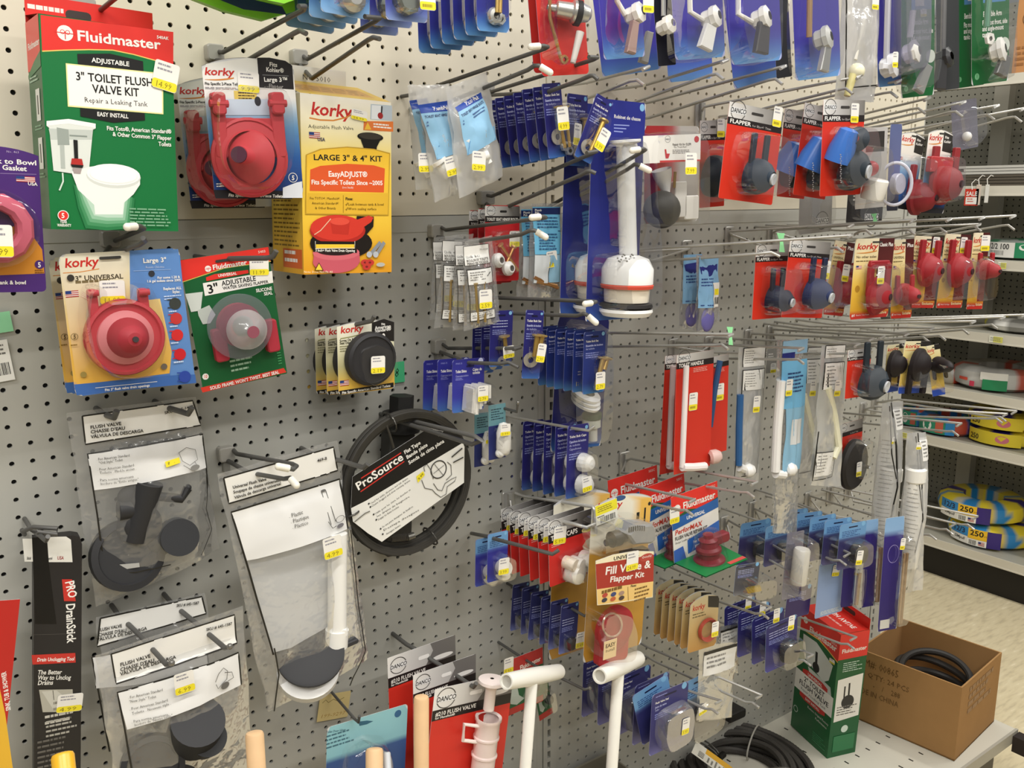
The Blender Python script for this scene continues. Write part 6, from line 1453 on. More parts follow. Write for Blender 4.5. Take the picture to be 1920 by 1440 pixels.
# ---- green and red card behind the pipe tool
for k, (TL, TR, BL, d) in enumerate((((1012, 1254), (1035, 1231), (1000, 1372), .05), ((943, 1240), (1015, 1216), (950, 1342), .09))):
    it = Item('flapper_card', ('red and green flapper card half hidden by the white pipe tool', 'edge of a red and green flapper card behind the white pipe tool')[1 - k], 'card pack', TL, TR, BL, d, 0)
    a = it.art(); a.card(C('1c5a34'), .05); a.poly([(0, 0), (1, 0), (1, .3), (.5, .28), (0, .42)], C('b82a2a')); a.text('Fluidmaster', .4, .95, .26, .08, WHITE, rot=.06); a.rect(0, .88, 1, 1, C('b8342e')); a.poly([(.1, .5), (.3, .46), (.36, .7), (.5, .8), (.3, .86), (.14, .8)], C('b9c4bc')); a.done('card', it.root)
    mb = MB(); mb.ball(it.P(.72, .62, -.008), .010, C('2a2a2e')); it.part('flapper', mb, 'rubber'); it.blister([(.45, .4), (.95, .38), (.95, .85), (.45, .86)], .024, .85)
    if k: it.st(954, 1248, -.001, '5.99', .05, w=.022, h=.032)
hook('peg_hook', 'hook with ball tip through the red and green flapper cards', [[(980, 1234, .08), (1000, 1246, .11), (1096, 1293, .235), (1106, 1290, .24)]], None, r=.0026, balls=(0,))

# ================================================================ right-hand end of the board
STEEL = 'steel'
def scan(label, A0, A1, B0, B1, d0=.06, d1=.32, plate=None, name='double_prong_hook', group=None, k=1.0):
    """display hook: a long upper arm with a bent end and a lower arm with a raised tip"""
    ux = 14 * k
    w1 = [(*A0, d0), (*A1, d1), (A1[0] - 12 * k, A1[1] + 6 * k, d1 + .004)]
    bx, by = B1
    w2 = [(*B0, d0), (bx - 26 * k, by - 9 * k + (B1[1] - B0[1]) * -.02, d1 - .03), (bx - 13 * k, by - 10 * k, d1 - .012), (bx, by, d1 + .004)]
    return hook(name, label, [w1, w2], plate, r=.0026, style=STEEL, pw=.030, ph=.045, group=group)

# ---- top row, cut by the frame
def long_pack(label, TL, TR, BL, d, yaw=8, col=None, name='tank_lever_card', kind='white', group=None, green=False):
    it = Item(name, label, 'card pack', TL, TR, BL, d, yaw, group)
    a = it.art()
    if green:
        a.card(vgrad((0, C('1d6a38')), (1, C('14612f'))), .05); a.rect(.3, .3, .9, .52, C('4f86b8')); a.poly([(.4, .33), (.7, .34), (.68, .5), (.42, .5)], WHITE); a.text('Bendable Arm', .3, .8, .60, .03, WHITE); a.text('Fits most front, side', .28, .95, .65, .028, WHITE); a.text('and angle-mount', .28, .85, .685, .028, WHITE); a.text('tanks', .28, .5, .72, .028, WHITE)
        a.ell(.14, .95, .06, C('6fae80')); a.text('1', .12, .16, .957, .02, C('14612f')); a.ell(.88, .78, .14, C('dfe6dc'))
    else: a.card(col or vgrad((0, C('41389c')), (.80, C('463ea4')), (.9, C('4f70c0')), (1, C('6fa2d8'))), .07, edge=C('b9bfe6'))
    a.done('card', it.root)
    return it
def lever(it, rod, body, handle, hc, name='tank_lever', rc=CHROME, bc=WHITE, y=-.022):
    mb = MB(); mb.tube([it.W(*p, y) for p in rod], it.spx(*rod[0], 4.2, y), rc, 10); it.part('rod', mb, 'plastic' if rc == WHITE else 'metal')
    mb = MB(); p = it.W(*body, y); r = it.spx(*body, 13, y); mb.lathe([(r * .7, -.012), (r, -.008), (r, .004), (r * 1.25, .006), (r * 1.2, .014), (r * .5, .018)], p, bc, (.5, -1, .2), 8); it.part('nut', mb, 'plastic', 20)
    mb = MB(); a_, b_ = it.W(*handle[0], y - .01), it.W(*handle[1], y - .012); w = it.spx(*handle[0], handle[2], y); dv = (b_ - a_).normalized(); sd = V((dv.z, 0, -dv.x)); q = [a_ + sd * w * .75, b_ + sd * w, b_ - sd * w, a_ - sd * w * .75]
    mb.prism([(p.x, p.z) for p in q], a_.y - .006, a_.y + .004, hc, .002); it.part('handle', mb, 'plastic' if hc != CHROME else 'metal', 25)
for k, (x0, d) in enumerate(((990, .22), (1005, .25))):
    it = long_pack(('red carded toilet fill valve with chrome body, behind its twin', 'red carded fill valve with brass rod and chrome body, front one')[k], (x0 + 2, -150), (x0 + 92, -160), (x0 - 1, 153 - 6 * (1 - k)), d, 8, C('d8362e'), 'ball_valve_card')
    if k:
        mb = MB(); mb.tube([it.W(*p, -.014) for p in ((1030, -60), (1031, 33), (1052, 112))], .0027, C('d2a060'), 8); mb.lathe([(.003, 0), (.0065, 0), (.0065, .004), (.003, .004)], it.W(1056, 112, -.014), C('d2b070')); it.part('brass_rod', mb, 'metal')
        mb = MB(); mb.lathe([(.004, -.04), (.006, -.028), (.011, -.026), (.012, -.004), (.016, -.002), (.017, .008), (.013, .014), (.011, .022), (.006, .026)], it.W(1076, 22, -.022), CHROME, (1, -.3, -.25), 22); it.part('valve', mb, 'metal')
        mb = MB(); mb.lathe([(.0135, -.006), (.018, -.004), (.018, .003), (.0135, .005)], it.W(1084, 25, -.024), C('1c1a1a'), (1, -.3, -.25), 22); it.part('seal_ring', mb, 'rubber')
        mb = MB(); mb.cyl(it.W(1088, 60, -.03), it.W(1074, 118, -.03), .006, C('d5cfc9'), .004); it.part('lever', mb, 'plastic')
        it.blister([(1024, -140), (1090, -140), (1094, 60), (1088, 120), (1060, 126), (1028, 110)], .045, .9)
it = long_pack('violet card with white fill arm and brown lever, beside the red valve card', (1121, -160), (1200, -170), (1123, 120), .26); lever(it, [(1156, -60), (1157, 2), (1172, 28)], (1187, 28), ((1190, 40), (1182, 100), 8), C('a88c84'), rc=WHITE); it.blister([(1148, -150), (1205, -150), (1212, 40), (1200, 104), (1160, 100), (1146, 60)], .04, .9); it.st(1216, 4, -.042, '', .1, w=.020, h=.030)
it = long_pack('clear pack of black and grey levers seen edge on between violet cards', (1222, -150), (1256, -155), (1226, 128), .24, 20, C('26262e')); lever(it, [(1244, -80), (1244, 30)], (1246, 50), ((1218, 60), (1206, 118), 8), C('8a8886'))
it = long_pack('violet card with white bent arm and white lever, first of two', (1260, -160), (1356, -170), (1258, 121), .28); lever(it, [(1291, -70), (1294, 22), (1318, 38)], (1330, 35), ((1332, 48), (1322, 92), 12), C('efeeea'), rc=WHITE); it.blister([(1276, -150), (1350, -150), (1348, 60), (1346, 112), (1270, 116), (1268, 40)], .045, .92)
it = long_pack('violet card with white bent arm and dark grey lever, second of two', (1362, -160), (1460, -170), (1366, 128), .30); lever(it, [(1384, -70), (1384, 26), (1410, 42)], (1424, 36), ((1432, 42), (1427, 100), 12), C('4c4a4c'), rc=WHITE); it.blister([(1376, -150), (1452, -150), (1454, 90), (1448, 118), (1390, 122), (1372, 40)], .045, .92)
it = long_pack('violet card with brass rod and chrome lever at the top', (1484, -170), (1572, -176), (1488, 155), .31); lever(it, [(1520, -120), (1517, 70)], (1540, 74), ((1550, 84), (1544, 134), 8), CHROME, rc=C('d0a878'), bc=CHROME); it.blister([(1504, -160), (1566, -160), (1570, 60), (1566, 142), (1500, 146), (1494, 60)], .045, .92)
for (TL, TR, BL, d, lab) in (((1244, -120), (1330, -130), (1246, 162), .12, 'dark rear violet card showing below the first white lever card'), ((1340, -120), (1444, -130), (1380, 166), .14, 'dark rear violet card showing below the dark lever card'), ((1100, -100), (1216, -110), (1130, 148), .14, 'rear violet card showing below the brown lever card'), ((1446, -120), (1476, -124), (1452, 150), .2, 'clear black-edged pack between the violet lever cards')):
    it = long_pack(lab, TL, TR, BL, d, 4, None if 'clear' not in lab else C('2a2b30'))
it = Item('lever_bag', 'long milky bag with cream ball end among the violet cards', 'bag', (1592, -160), (1660, -170), (1568, 186), .30, 6)
mb = MB(); mb.cyl(it.W(1640, -60, -.006), it.W(1603, 112, -.008), .004, C('e0dcd0')); mb.ball(it.W(1606, 134, -.012), .015, C('efe9c8')); mb.cyl(it.W(1600, 140, -.012), it.W(1588, 180, -.010), .008, C('e6dc9a'), .006); it.part('lever', mb, 'plastic')
f = bag_shape(it, (1592, -160), (1660, -170), (1636, 192), (1566, 186), .016, 61, .004, 'milky'); a = it.art(warp=lambda u, v: f(u, v) - .0006); a.line([(.04, .1), (.04, .5), (.04, .97), (.45, .97), (.9, .97)], .025, INK); a.done('printed_panel', it.root); it.st(1642, 4, -.02, '', .1, w=.018, h=.026)
it = long_pack('violet and clear pack with thin white rod beside the milky bag', (1648, -160), (1706, -166), (1640, 168), .30, 10); lever(it, [(1668, -100), (1662, 112)], (1664, 126), ((1652, 124), (1680, 126), 5), C('e6e6ea'), rc=C('e8e6ee'), bc=C('e6e6ea')); it.blister([(.2, .05), (1.1, .05), (1.1, .95), (.2, .95)], .05, .92, 'smoke'); it.st(1679, 112, -.053, '', .08, w=.014, h=.028)
it = long_pack('green carded bendable tank lever, the one nearer the middle', (1696, -165), (1760, -170), (1684, 188), .32, 12, green=True); lever(it, [(1712, 20), (1706, 70)], (1706, 100), ((1740, 122), (1722, 172), 8), C('8f908e'), rc=WHITE); mb = MB(); mb.lathe([(.005, 0), (.012, 0), (.012, .006), (.005, .006)], it.W(1705, 101, -.02), WHITE, n=6); it.part('loose_nut', mb, 'plastic', 10); it.st(1732, 24, -.001, '', 0, w=.016, h=.014); it.blister([(1700, -150), (1756, -150), (1752, 170), (1692, 178)], .045, .92)
it = long_pack('dark clear pack of grey levers between the two green cards', (1756, -160), (1800, -164), (1754, 172), .30, 20, C('3a3c3e')); lever(it, [(1772, -100), (1768, 100)], (1768, 110), ((1766, 112), (1762, 168), 10), C('3a3a3c'), rc=C('8a8a8a'), bc=C('2a2a2c'))
for k, (x0, x1, yb, d) in enumerate(((1789, 1850, 168, .31), (1820, 1896, 162, .34))):
    it = long_pack(('darker green lever card behind the last green card', 'green carded bendable tank lever nearest the cardboard carton')[k], (x0 + 4, -165), (x1, -170), (x0, yb), d, 12, green=True)
    if k: lever(it, [(1856, -30), (1850, 50)], (1868, 96), ((1886, 104), (1876, 142), 10), C('6a6a68'), rc=C('8ab89a')); mb = MB(); mb.lathe([(.005, 0), (.012, 0), (.012, .006), (.005, .006)], it.W(1853, 73, -.02), WHITE, n=6); it.part('loose_nut', mb, 'plastic', 10); it.blister([(1836, -150), (1892, -150), (1892, 152), (1870, 152), (1862, 120), (1834, 110)], .045, .92)
H1 = [((1100, 155), (1217, 125), (1100, 185), (1208, 160)), ((1208, 160), (1365, 112), (1150, 206), (1357, 149)), ((1217, 192), (1475, 123), (1217, 221), (1467, 158)), ((1321, 200), (1618, 142), (1317, 233), (1599, 176)), ((1420, 212), (1691, 150), (1460, 216), (1683, 183)), ((1560, 228), (1745, 183), (1575, 236), (1735, 213)), ((1600, 240), (1812, 190), (1632, 250), (1805, 219)), ((1628, 240), (1874, 197), (1700, 252), (1865, 225)), ((1700, 244), (1925, 202), (1780, 251), (1916, 229))]
nm = ['below the brown lever card', 'below the first white lever card', 'below the dark lever card', 'below the brass rod card', 'below the milky lever bag', 'below the nearer green card', 'below the second green card', 'second from the end', 'last toward the aisle end']
for k, (a0, a1, b0, b1) in enumerate(H1): scan('steel double hook in the top row, ' + nm[k], a0, a1, b0, b1, .10 if k < 6 else .16, .33, (1312, 196) if k == 3 else None)

# ---- second row: red flapper cards
it = Item('repair_kit_pack', 'clear and red toilet repair kit with black ball and white label', 'card pack', (1210, 237), (1312, 235), (1206, 422), .24, 6)
a = it.art(); a.card(lambda u, v: mixc(C('a02a2c'), C('b9b5b0'), (u - .45) * 6), .04); a.done('card', it.root)
mb = MB(); mb.ball(it.W(1241, 393, -.03), it.spx(1241, 393, 27, -.03), C('2a2928'), n=26); it.part('black_ball', mb, 'rubber')
mb = MB(); mb.cyl(it.W(1266, 322, -.02), it.W(1264, 352, -.02), .0025, C('b08a3a')); it.part('brass_pin', mb, 'metal')
mb = MB(); mb.lathe([(.017, 0), (.015, .012), (.006, .04), (.006, .06)], it.W(1240, 318, -.02), C('d8d6d4'), (.3, 0, -1), 18); mb.rbox(tuple(it.W(1284, 412, -.02)), tuple(it.W(1300, 366, -.005)), .003, C('efece6')); mb.rbox(tuple(it.W(1266, 408, -.02)), tuple(it.W(1280, 340, -.008)), .003, C('e2dfda')); it.part('white_parts', mb, 'plastic')
l = it.art(y0=-.05); l.body([it.uv(*p, -.05) for p in ((1206, 255), (1314, 251), (1313, 301), (1206, 307))], C('efece6'), .0006); u, v = it.uv(1252, 261, -.05); danco(l, u, v, .05); it.T(l, 'Repair Kit for ELJER', 1261, 273, 1296, 272, 4, C('4a4644')); it.T(l, 'The "Touch Flush"', 1263, 277.5, 1288, 276.5, 3.2, C('4a4644'), 0); it.G(l, C('77726e'), 1261, 281, 1294, 289, 3); it.E(l, C('c03038'), 1306, 261, 4.5, 6); it.Q(l, C('c03038'), 1246, 280, 1249, 280, 1250, 288, 1256, 288, 1254, 294, 1253, 297, 1248, 297, 1247, 290); it.Q(l, C('c8383a'), 1237, 301, 1313, 299, 1313, 302, 1237, 305); l.done('label', it.root)
it.blister([(1207, 246), (1311, 243), (1312, 410), (1296, 424), (1210, 428)], .062, .95); it.st(1296, 307, -.064, '7.99', 0, w=.024, h=.034)
def dan(label, TL, TR, BL, d, yaw, cup, rpx, cupc, arms=True, extra=None, price=None, txt='FLAPPER', name='flapper_card', group=None, disc='c9ccd0', two=False):
    it = Item(name, label, 'card pack', TL, TR, BL, d, yaw, group)
    a = it.art(); a.card(C('d5321f'), .03, edge=C('e8a8a0')); a.rect(0, 0, 1, .155, lambda u, v: mixc(C('e8e5e1'), C('77736f'), u), n=6); danco(a, .17, .075, .14); a.rect(0, .155, 1, .225, C('241e1d')); a.text(txt, .04, .42, .21, .04, WHITE); a.text('for Eljer\u00ae Titan', .45, .8, .21, .022, C('c8c0bc'), 0); hole(a, .52, .075, .22, .028, C('3a3735')); a.done('card', it.root)
    c = it.W(*cup, -.012); R = it.spx(*cup, rpx, -.02); cc = mixc(C(cupc), (.02, .03, .05), .35)
    mb = MB(); mb.lathe([(R * .95, -.008), (R * 1.0, 0), (R * .98, .012), (R * .8, .024), (R * .45, .034), (R * .42, .035)], c, cc, (.35, -1, -.15), 30)
    if arms:
        for du in (-.55, .45): p = c + V((R * du, 0, R * 2.3)); mb.rbox((p.x - R * .18, c.y - .010, c.z), (p.x + R * .18, c.y - .004, p.z), .003, mixc(cc, BLACK, .3))
    fo = it.part('flapper', mb, 'rubber', 35)
    mb = MB(); ax = V((.35, -1, -.15)).normalized(); mb.lathe([(.0005, 0), (R * .32, .001), (R * .32, -.003)], c + ax * .0365, C(disc), ax, 20); it.part('disc', mb, 'plastic', parent=fo)
    if extra:
        (x, y, r, col) = extra; mb = MB(); q = it.W(x, y, -.018); r = it.spx(x, y, r, -.018); mb.lathe([(r * 1.05, -.026), (r * .98, .0), (r * .72, .03), (r * .3, .034)], q, C(col), (.15, -.35, 1), 24); it.part('blue_cup', mb, 'plastic')
        mb = MB()
        for k in range(14): mb.ball(it.W(x - 4 + (k % 2), y + 14 + k * 4, -.045), .0013, C('d0d0ce'), n=6)
        it.part('bead_chain', mb, 'metal')
    it.blister([(.16, .27), (.84, .25), (.95, .45), (1.02, .7), (.9, .93), (.3, .96), (.1, .8)], .046, .85)
    if price: it.st(*price, -.0012, '', .02, w=.021, h=.034)
    return it
dan('red flapper card tucked behind the clear repair kit', (1317, 228), (1364, 222), (1307, 394), .16, 0, (1336, 330), 26, '26303c', False, price=(1352, 240))
dan('red carded dark flapper with two straps, widest of the upper red row', (1374, 197), (1476, 205), (1340, 378), .30, 6, (1414, 330), 24, '33465a', True, price=(1458, 219))
dan('red card with bright blue cup, first behind the dark flapper card', (1476, 206), (1528, 209), (1452, 372), .20, 0, (1480, 322), 18, '262a30', False, (1484, 300, 18, '3f76cc'))
dan('red card with bright blue cup and bead chain, middle of the blue cup cards', (1517, 198), (1578, 200), (1478, 372), .27, 4, (1532, 325), 20, '262a30', False, (1528, 292, 18, '3f76cc'))
it = dan('red card with tall blue cup and dark flapper, nearest of the blue cup cards', (1548, 190), (1626, 184), (1533, 373), .34, 6, (1592, 318), 26, '2b3a46', False, (1580, 276, 17, '3f76cc'), price=(1603, 212))
mb = MB(); p = it.W(1610, 262, -.03); mb.lathe([(.020, 0), (.022, .006), (.012, .016), (.010, .024)], p, C('343b44'), (-1, -.3, .1), 20); it.part('float_cup', mb, 'rubber')
it = Item('clear_kit_pack', 'clear pack with red ball above a white cylinder beside the blue cup cards', 'card pack', (1606, 240), (1664, 238), (1604, 392), .33, 15)
a = it.art(); a.card(C('b9b6b4'), .05); a.rect(.3, .05, .9, .3, C('33302e')); a.poly([(0, .8), (.5, .6), (.3, 1), (0, 1)], C('d8d4d2')); a.done('card', it.root)
mb = MB(); mb.ball(it.W(1633, 316, -.03), .014, C('c8303a')); it.part('red_ball', mb, 'plastic'); mb = MB(); mb.lathe([(.020, 0), (.0215, .004), (.0215, .035), (.019, .038)], it.W(1634, 374, -.035), C('f2efe8'), (.15, -.2, 1), 22, True, True); it.part('white_cylinder', mb, 'plastic')
it.blister([(1618, 268), (1656, 275), (1660, 320), (1652, 330), (1664, 340), (1660, 384), (1612, 388), (1610, 300)], .055, .9)
it = Item('gasket_pack', 'clear pack with large pale grey oval ring', 'card pack', (1680, 232), (1702, 228), (1652, 400), .34, 25)
a = it.art(); a.card(vgrad((0, C('5c6690')), (.7, C('6a6c92')), (1, C('2a2a34'))), .06); a.done('card', it.root)
mb = MB(); R = it.spx(1675, 345, 34); c = it.W(1678, 345, -.03); mb.tube([c + V((R * .72 * math.cos(t), -.01 * math.cos(t), R * math.sin(t))) for t in [k * PI / 16 for k in range(32)]], .0032, C('c9c8d4'), 8, True); mb.lathe([(R * .5, 0), (R * .5, .010), (R * .46, .012), (.0005, .013)], c, C('a9a8b8'), (.5, -1, 0), 24); it.part('ring', mb, 'plastic')
def kork(label, TL, TR, BL, d, yaw, cup, rpx, pal, col, txt, price=None, group=None, up=True, deep=.05, dome_c=None, lo=None):
    it = Item('flapper_card', label, 'card pack', TL, TR, BL, d, yaw, group)
    a = it.art()
    if pal == 'blue': a.card(vgrad((0, C('f2ede2')), (.3, C('efe9e0')), (.55, C('6f9fd0')), (.9, C('1f4f9e')), (.93, C('26262c')), (1, C('2a2a30'))), .06, .05); a.poly([(.62, .02), (1, .06), (1, .27), (.62, .25)], C('33302c')); a.text('Fits', .68, .85, .1, .03, WHITE); a.text('Kohler', .66, .95, .15, .03, WHITE)
    elif pal == 'black': a.card(vgrad((0, C('efe6c0')), (.4, C('ecd27a')), (.87, C('e4bf55')), (.88, C('2f4fae')), (1, C('2f4fae'))), .03); a.rect(.6, 0, 1, .1, C('26221f'))
    else:
        a.card(vgrad((0, C('efe5c8')), (.3, C('ecd79a')), (.6, C('e9bf4a')), (.9, C('dca634')), (.905, C('c8322a')), (1, C('c8322a'))), .04, edge=C('d8c8a8')); a.rect(.60, .0, 1, .9, vgrad((0, C('4a1c1c')), (.25, C('5a201e')), (.26, C('5a201e')), (1, C('7a2a22')))); a.text(txt, .05, .56, .24, .03, C('4a3a20')); a.text('Classic Plus' if 'other' in txt else 'Plus', .62 if 'other' in txt else .68, .97, .1, .045, WHITE); a.greek(.05, .5, .27, .3, 1, C('7a6a40')); a.ell(.14, .62, .06, C('b98a30')); a.text('#1', .05, .14, .965, .03, WHITE); a.text('Exclusive', .55, .95, .955, .035, C('f0e0b0')); a.text('Brand in Toilet Repair', .16, .5, .96, .02, WHITE, 0)
    u0 = .04; korky(a, u0, .56, .13, .07)
    usflag(a, .06, .33, .2, .37); hole(a, .55, .045, .25, .02); a.done('card', it.root)
    c = it.W(*cup, -.010); R = it.spx(*cup, rpx, -.01); cc = mixc(C(col), (.12, 0, .02), .22); H = deep * .8
    mb = MB(); ax = (.25, -1, 0); mb.lathe([(R * 1.15, -.004), (R * 1.15, .004), (R * .98, .008), (R * .95, H * .35), (R * .75, H * .72), (R * .35, H * .95), (.0005, H)], c, cc, ax, 30)
    s_ = 1 if up else -1
    for du in (-.75, .75): p = c + V((R * du, 0, s_ * R * 2.0)); z0, z1 = sorted((c.z, p.z)); mb.rbox((p.x - R * .2, -.016, z0), (p.x + R * .2, -.008, z1), .003, cc)
    if lo: z0 = c.z + s_ * R * 1.9; mb.rbox((c.x - R * .9, -.014, z0 - R * .25), (c.x + R * .9, -.008, z0 + R * .25), .004, cc)
    fo = it.part('flapper', mb, 'rubber', 35)
    if pal != 'black': mb = MB(); axv = V(ax).normalized(); mb.cyl(c + axv * H * .97, c + axv * H * 1.04, R * .2, C('3a2226')); it.part('hub', mb, 'rubber', parent=fo)
    it.blister([(.2, .30), (.84, .28), (.9, .5), (1.02, .72), (.9, .88), (.3, .9), (.12, .75)], deep, .8)
    if price: it.st(*price, -.0012 if price[1] < 500 else -.03, '', 0, w=.020, h=.034)
    return it
kork('white and blue korky style flapper card behind the last one'.replace('korky style ', ''), (1696, 247), (1740, 250), (1664, 392), .32, 10, (1719, 370), 20, 'blue', 'a83038', '')
it = kork('white and blue flapper card with round red flapper, last of the upper row', (1741, 240), (1786, 246), (1726, 398), .35, 14, (1766, 345), 25, 'blue', 'b43a3c', '')
mb = MB(); mb.rbox(tuple(it.W(1744, 322, -.02)), tuple(it.W(1780, 296, -.008)), .003, C('b43a3c')); it.part('strap_frame', mb, 'rubber')
it = Item('disc_pack', 'clear round pack with small white ball hanging past the end of the board', 'card pack', (1780, 190), (1828, 186), (1790, 282), .30, 20)
a = it.art(); a.card(C('b9b8b4'), .05); a.done('card', it.root, M['smoke']); mb = MB(); mb.ball(it.W(1813, 256, -.01), .010, C('f0eeea')); it.part('white_ball', mb, 'plastic'); it.blister([(.2, .2), (.7, .1), (1.0, .4), (1.0, .8), (.6, 1.0), (.25, .8)], .03, .85)

# ---- third row
for k, (q, d) in enumerate((([(1281, 478), (1318, 476), (1310, 620), (1274, 616)], .16), ([(1306, 478), (1344, 482), (1350, 600), (1308, 624)], .20))):
    it = Item('flapper_bag', ('pale blue printed bag of violet parts, behind its twin on the long hook', 'pale blue printed bag of violet parts with barcode sticker, front one')[k], 'bag', q[0], q[1], q[3], d, 0)
    mb = MB(); mb.ball(it.P(.5, .82, -.004), .018, C('6a64a8'), (1, .3, 1.3)); it.part('violet_disc', mb, 'rubber')
    f = bag_shape(it, *q, .010, 70 + k, .004); a = it.art(warp=lambda u, v: f(u, v) - .0006)
    a.rect(.02, .0, .96, .66, C('86b4da'), n=8); a.poly([(.05, .13), (.9, .1), (.9, .2), (.5, .26), (.1, .22)], C('27307e')); a.greek(.1, .7, .28, .4, 3, C('33508a')); a.line([(.05, .45), (.9, .42)], .02, C('33508a')); a.greek(.1, .8, .62, .65, 1, C('33508a'))
    if k: a.rect(.55, .34, 1.0, .66, C('eceae4'), n=5); a.rect(.6, .42, .9, .5, YEL, n=4); a.bars(.6, .96, .53, .62)
    a.done('printed_panel', it.root)
dan('red flapper card with dark blue flapper, rear of two in the third row', (1421, 462), (1484, 455), (1407, 603), .28, 6, (1452, 560), 18, '222a4a', True, txt='FLAPPER')
dan('red flapper card with blue single arm flapper, front of two in the third row', (1486, 453), (1563, 450), (1460, 600), .32, 8, (1525, 550), 21, '2a3c78', True, txt='FLAPPER', price=(1549, 506))
kork('cream and maroon flapper card half hidden behind the full front one', (1574, 453), (1612, 450), (1534, 596), .28, 6, (1580, 545), 18, 'red', 'b02430', 'UNIVERSAL', price=(1586, 512))
kork('cream and maroon flapper card shown in full, red flapper with ring', (1605, 448), (1678, 446), (1592, 600), .34, 6, (1643, 555), 20, 'red', 'b8242e', 'No other toilet', price=(1652, 516), deep=.035, lo=1)
kork('flapper card seen edge on with red bulge', (1676, 450), (1716, 447), (1668, 598), .33, 35, (1695, 552), 18, 'red', 'cc2f3a', 'UNIVERSAL', deep=.055)
kork('cream and maroon universal flapper card, third from the end', (1718, 444), (1772, 442), (1694, 580), .34, 10, (1738, 506), 19, 'red', 'ba2a32', 'UNIVERSAL', price=(1755, 460), deep=.04)
kork('cream and maroon universal flapper card, second from the end', (1775, 440), (1824, 438), (1752, 580), .35, 10, (1794, 507), 19, 'red', 'b8262e', 'UNIVERSAL', price=(1807, 460), deep=.04)
kork('last universal flapper card, turned edge on over the aisle', (1831, 437), (1862, 434), (1806, 582), .36, 30, (1846, 506), 15, 'red', 'cc3038', 'UNIVERSAL', price=(1848, 456), deep=.05)
hook('double_prong_hook', 'long steel hook crossing in front of the pale blue bags', [[(1110, 476, .04), (1215, 467, .12), (1442, 452, .30), (1600, 441, .42), (1590, 445, .425)], [(1216, 491, .10), (1420, 476, .30), (1446, 473, .32), (1462, 481, .33)]], (1287, 456), r=.0026, style=STEEL, pw=.03, ph=.045)
H2 = [((1367, 434), (1717, 412), (1480, 480), (1581, 473), (1367, 430)), ((1459, 431), (1600, 422), (1560, 466), (1636, 441), (1446, 426)), ((1500, 428), (1785, 410), (1600, 452), (1716, 440), None), ((1520, 425), (1847, 407), (1660, 450), (1775, 437), None), ((1560, 424), (1905, 404), (1720, 446), (1840, 434), None), ((1580, 432), (1840, 420), (1780, 440), (1902, 431), None)]
for k, (a0, a1, b0, b1, pl) in enumerate(H2): scan('steel double hook over the maroon flapper row, %s' % ['nearest the pale blue bags', 'second along', 'third along', 'fourth along', 'fifth along', 'last by the aisle'][k], a0, a1, b0, b1, .06 if pl else .12, .36, pl, k=.9)
for (p, lab) in ((((1455, 436), (1470, 436), (1458, 474)), 'mint green tape flag on a hook above the red flapper cards'), (((1632, 400), (1643, 400), (1635, 416)), 'mint green tape flag on a hook below the red ring pack'), (((1361, 612), (1373, 612), (1364, 648)), 'mint green tape flag on the hook over the red tank levers')):
    it = Item('tape_flag', lab, 'tape flag', *p, .30, 20); a = it.art(); a.body([(0, 0), (1, .05), (.8, .45), (1, 1), (.3, .95), (.4, .5)], C('9be8a8'), .0004, edge=C('8fdc9c')); a.done('flag', it.root, 'paper')

# ---- fourth row: long tank levers
def red_lever(label, TL, TR, BL, d, rod, rc, foot, yaw=2, knob=None, price=None, txt=True):
    it = Item('tank_lever_card', label, 'card pack', TL, TR, BL, d, yaw)
    a = it.art(); a.card(C('cf3324'), .02, edge=C('e0a098'))
    if txt: a.rect(0, 0, 1, .065, lambda u, v: mixc(C('e6e3df'), C('8a8682'), u), n=6); danco(a, .2, .03, .16); a.rect(0, .065, 1, .115, C('241e1d')); a.text('TOILET HANDLE', .06, .72, .105, .030, WHITE)
    a.greek(.45, .85, .13, .17, 3, C('e8a49a')); a.done('card', it.root)
    mb = MB(); mb.tube([it.W(*p, -.012) for p in rod], it.spx(*rod[0], 4, -.01), rc, 10)
    if foot: mb.tube([it.W(*p, -.014) for p in foot], it.spx(*foot[0], 5.5, -.01), rc, 10)
    it.part('lever', mb, 'plastic')
    if knob: mb = MB(); mb.lathe([(.008, -.012), (.014, -.008), (.014, .004), (.009, .012)], it.W(*knob, -.03), C('d8b8b0'), (1, -.4, .1), 20); it.part('nut', mb, 'plastic')
    if price: it.st(*price, -.0012, '', .03, w=.022, h=.034)
    return it
red_lever('red carded white tank lever, rear of the pair with white rods', (1245, 667), (1290, 664), (1239, 889), .16, [(1262, 686), (1254, 872)], C('cdb9b8'), [(1254, 872), (1270, 874)])
red_lever('red carded tank lever with dark blue rod, beside the white ones', (1320, 672), (1366, 664), (1318, 856), .20, [(1350, 676), (1340, 730), (1331, 800)], C('2f4f78'), None, knob=(1340, 856), price=(1350, 735))
red_lever('red carded white tank lever, front one with sticker beside the rod', (1268, 666), (1338, 656), (1264, 890), .22, [(1287, 686), (1283, 780), (1279, 876)], C('f0e6e4'), [(1279, 876), (1300, 876), (1322, 874)], price=(1300, 753))
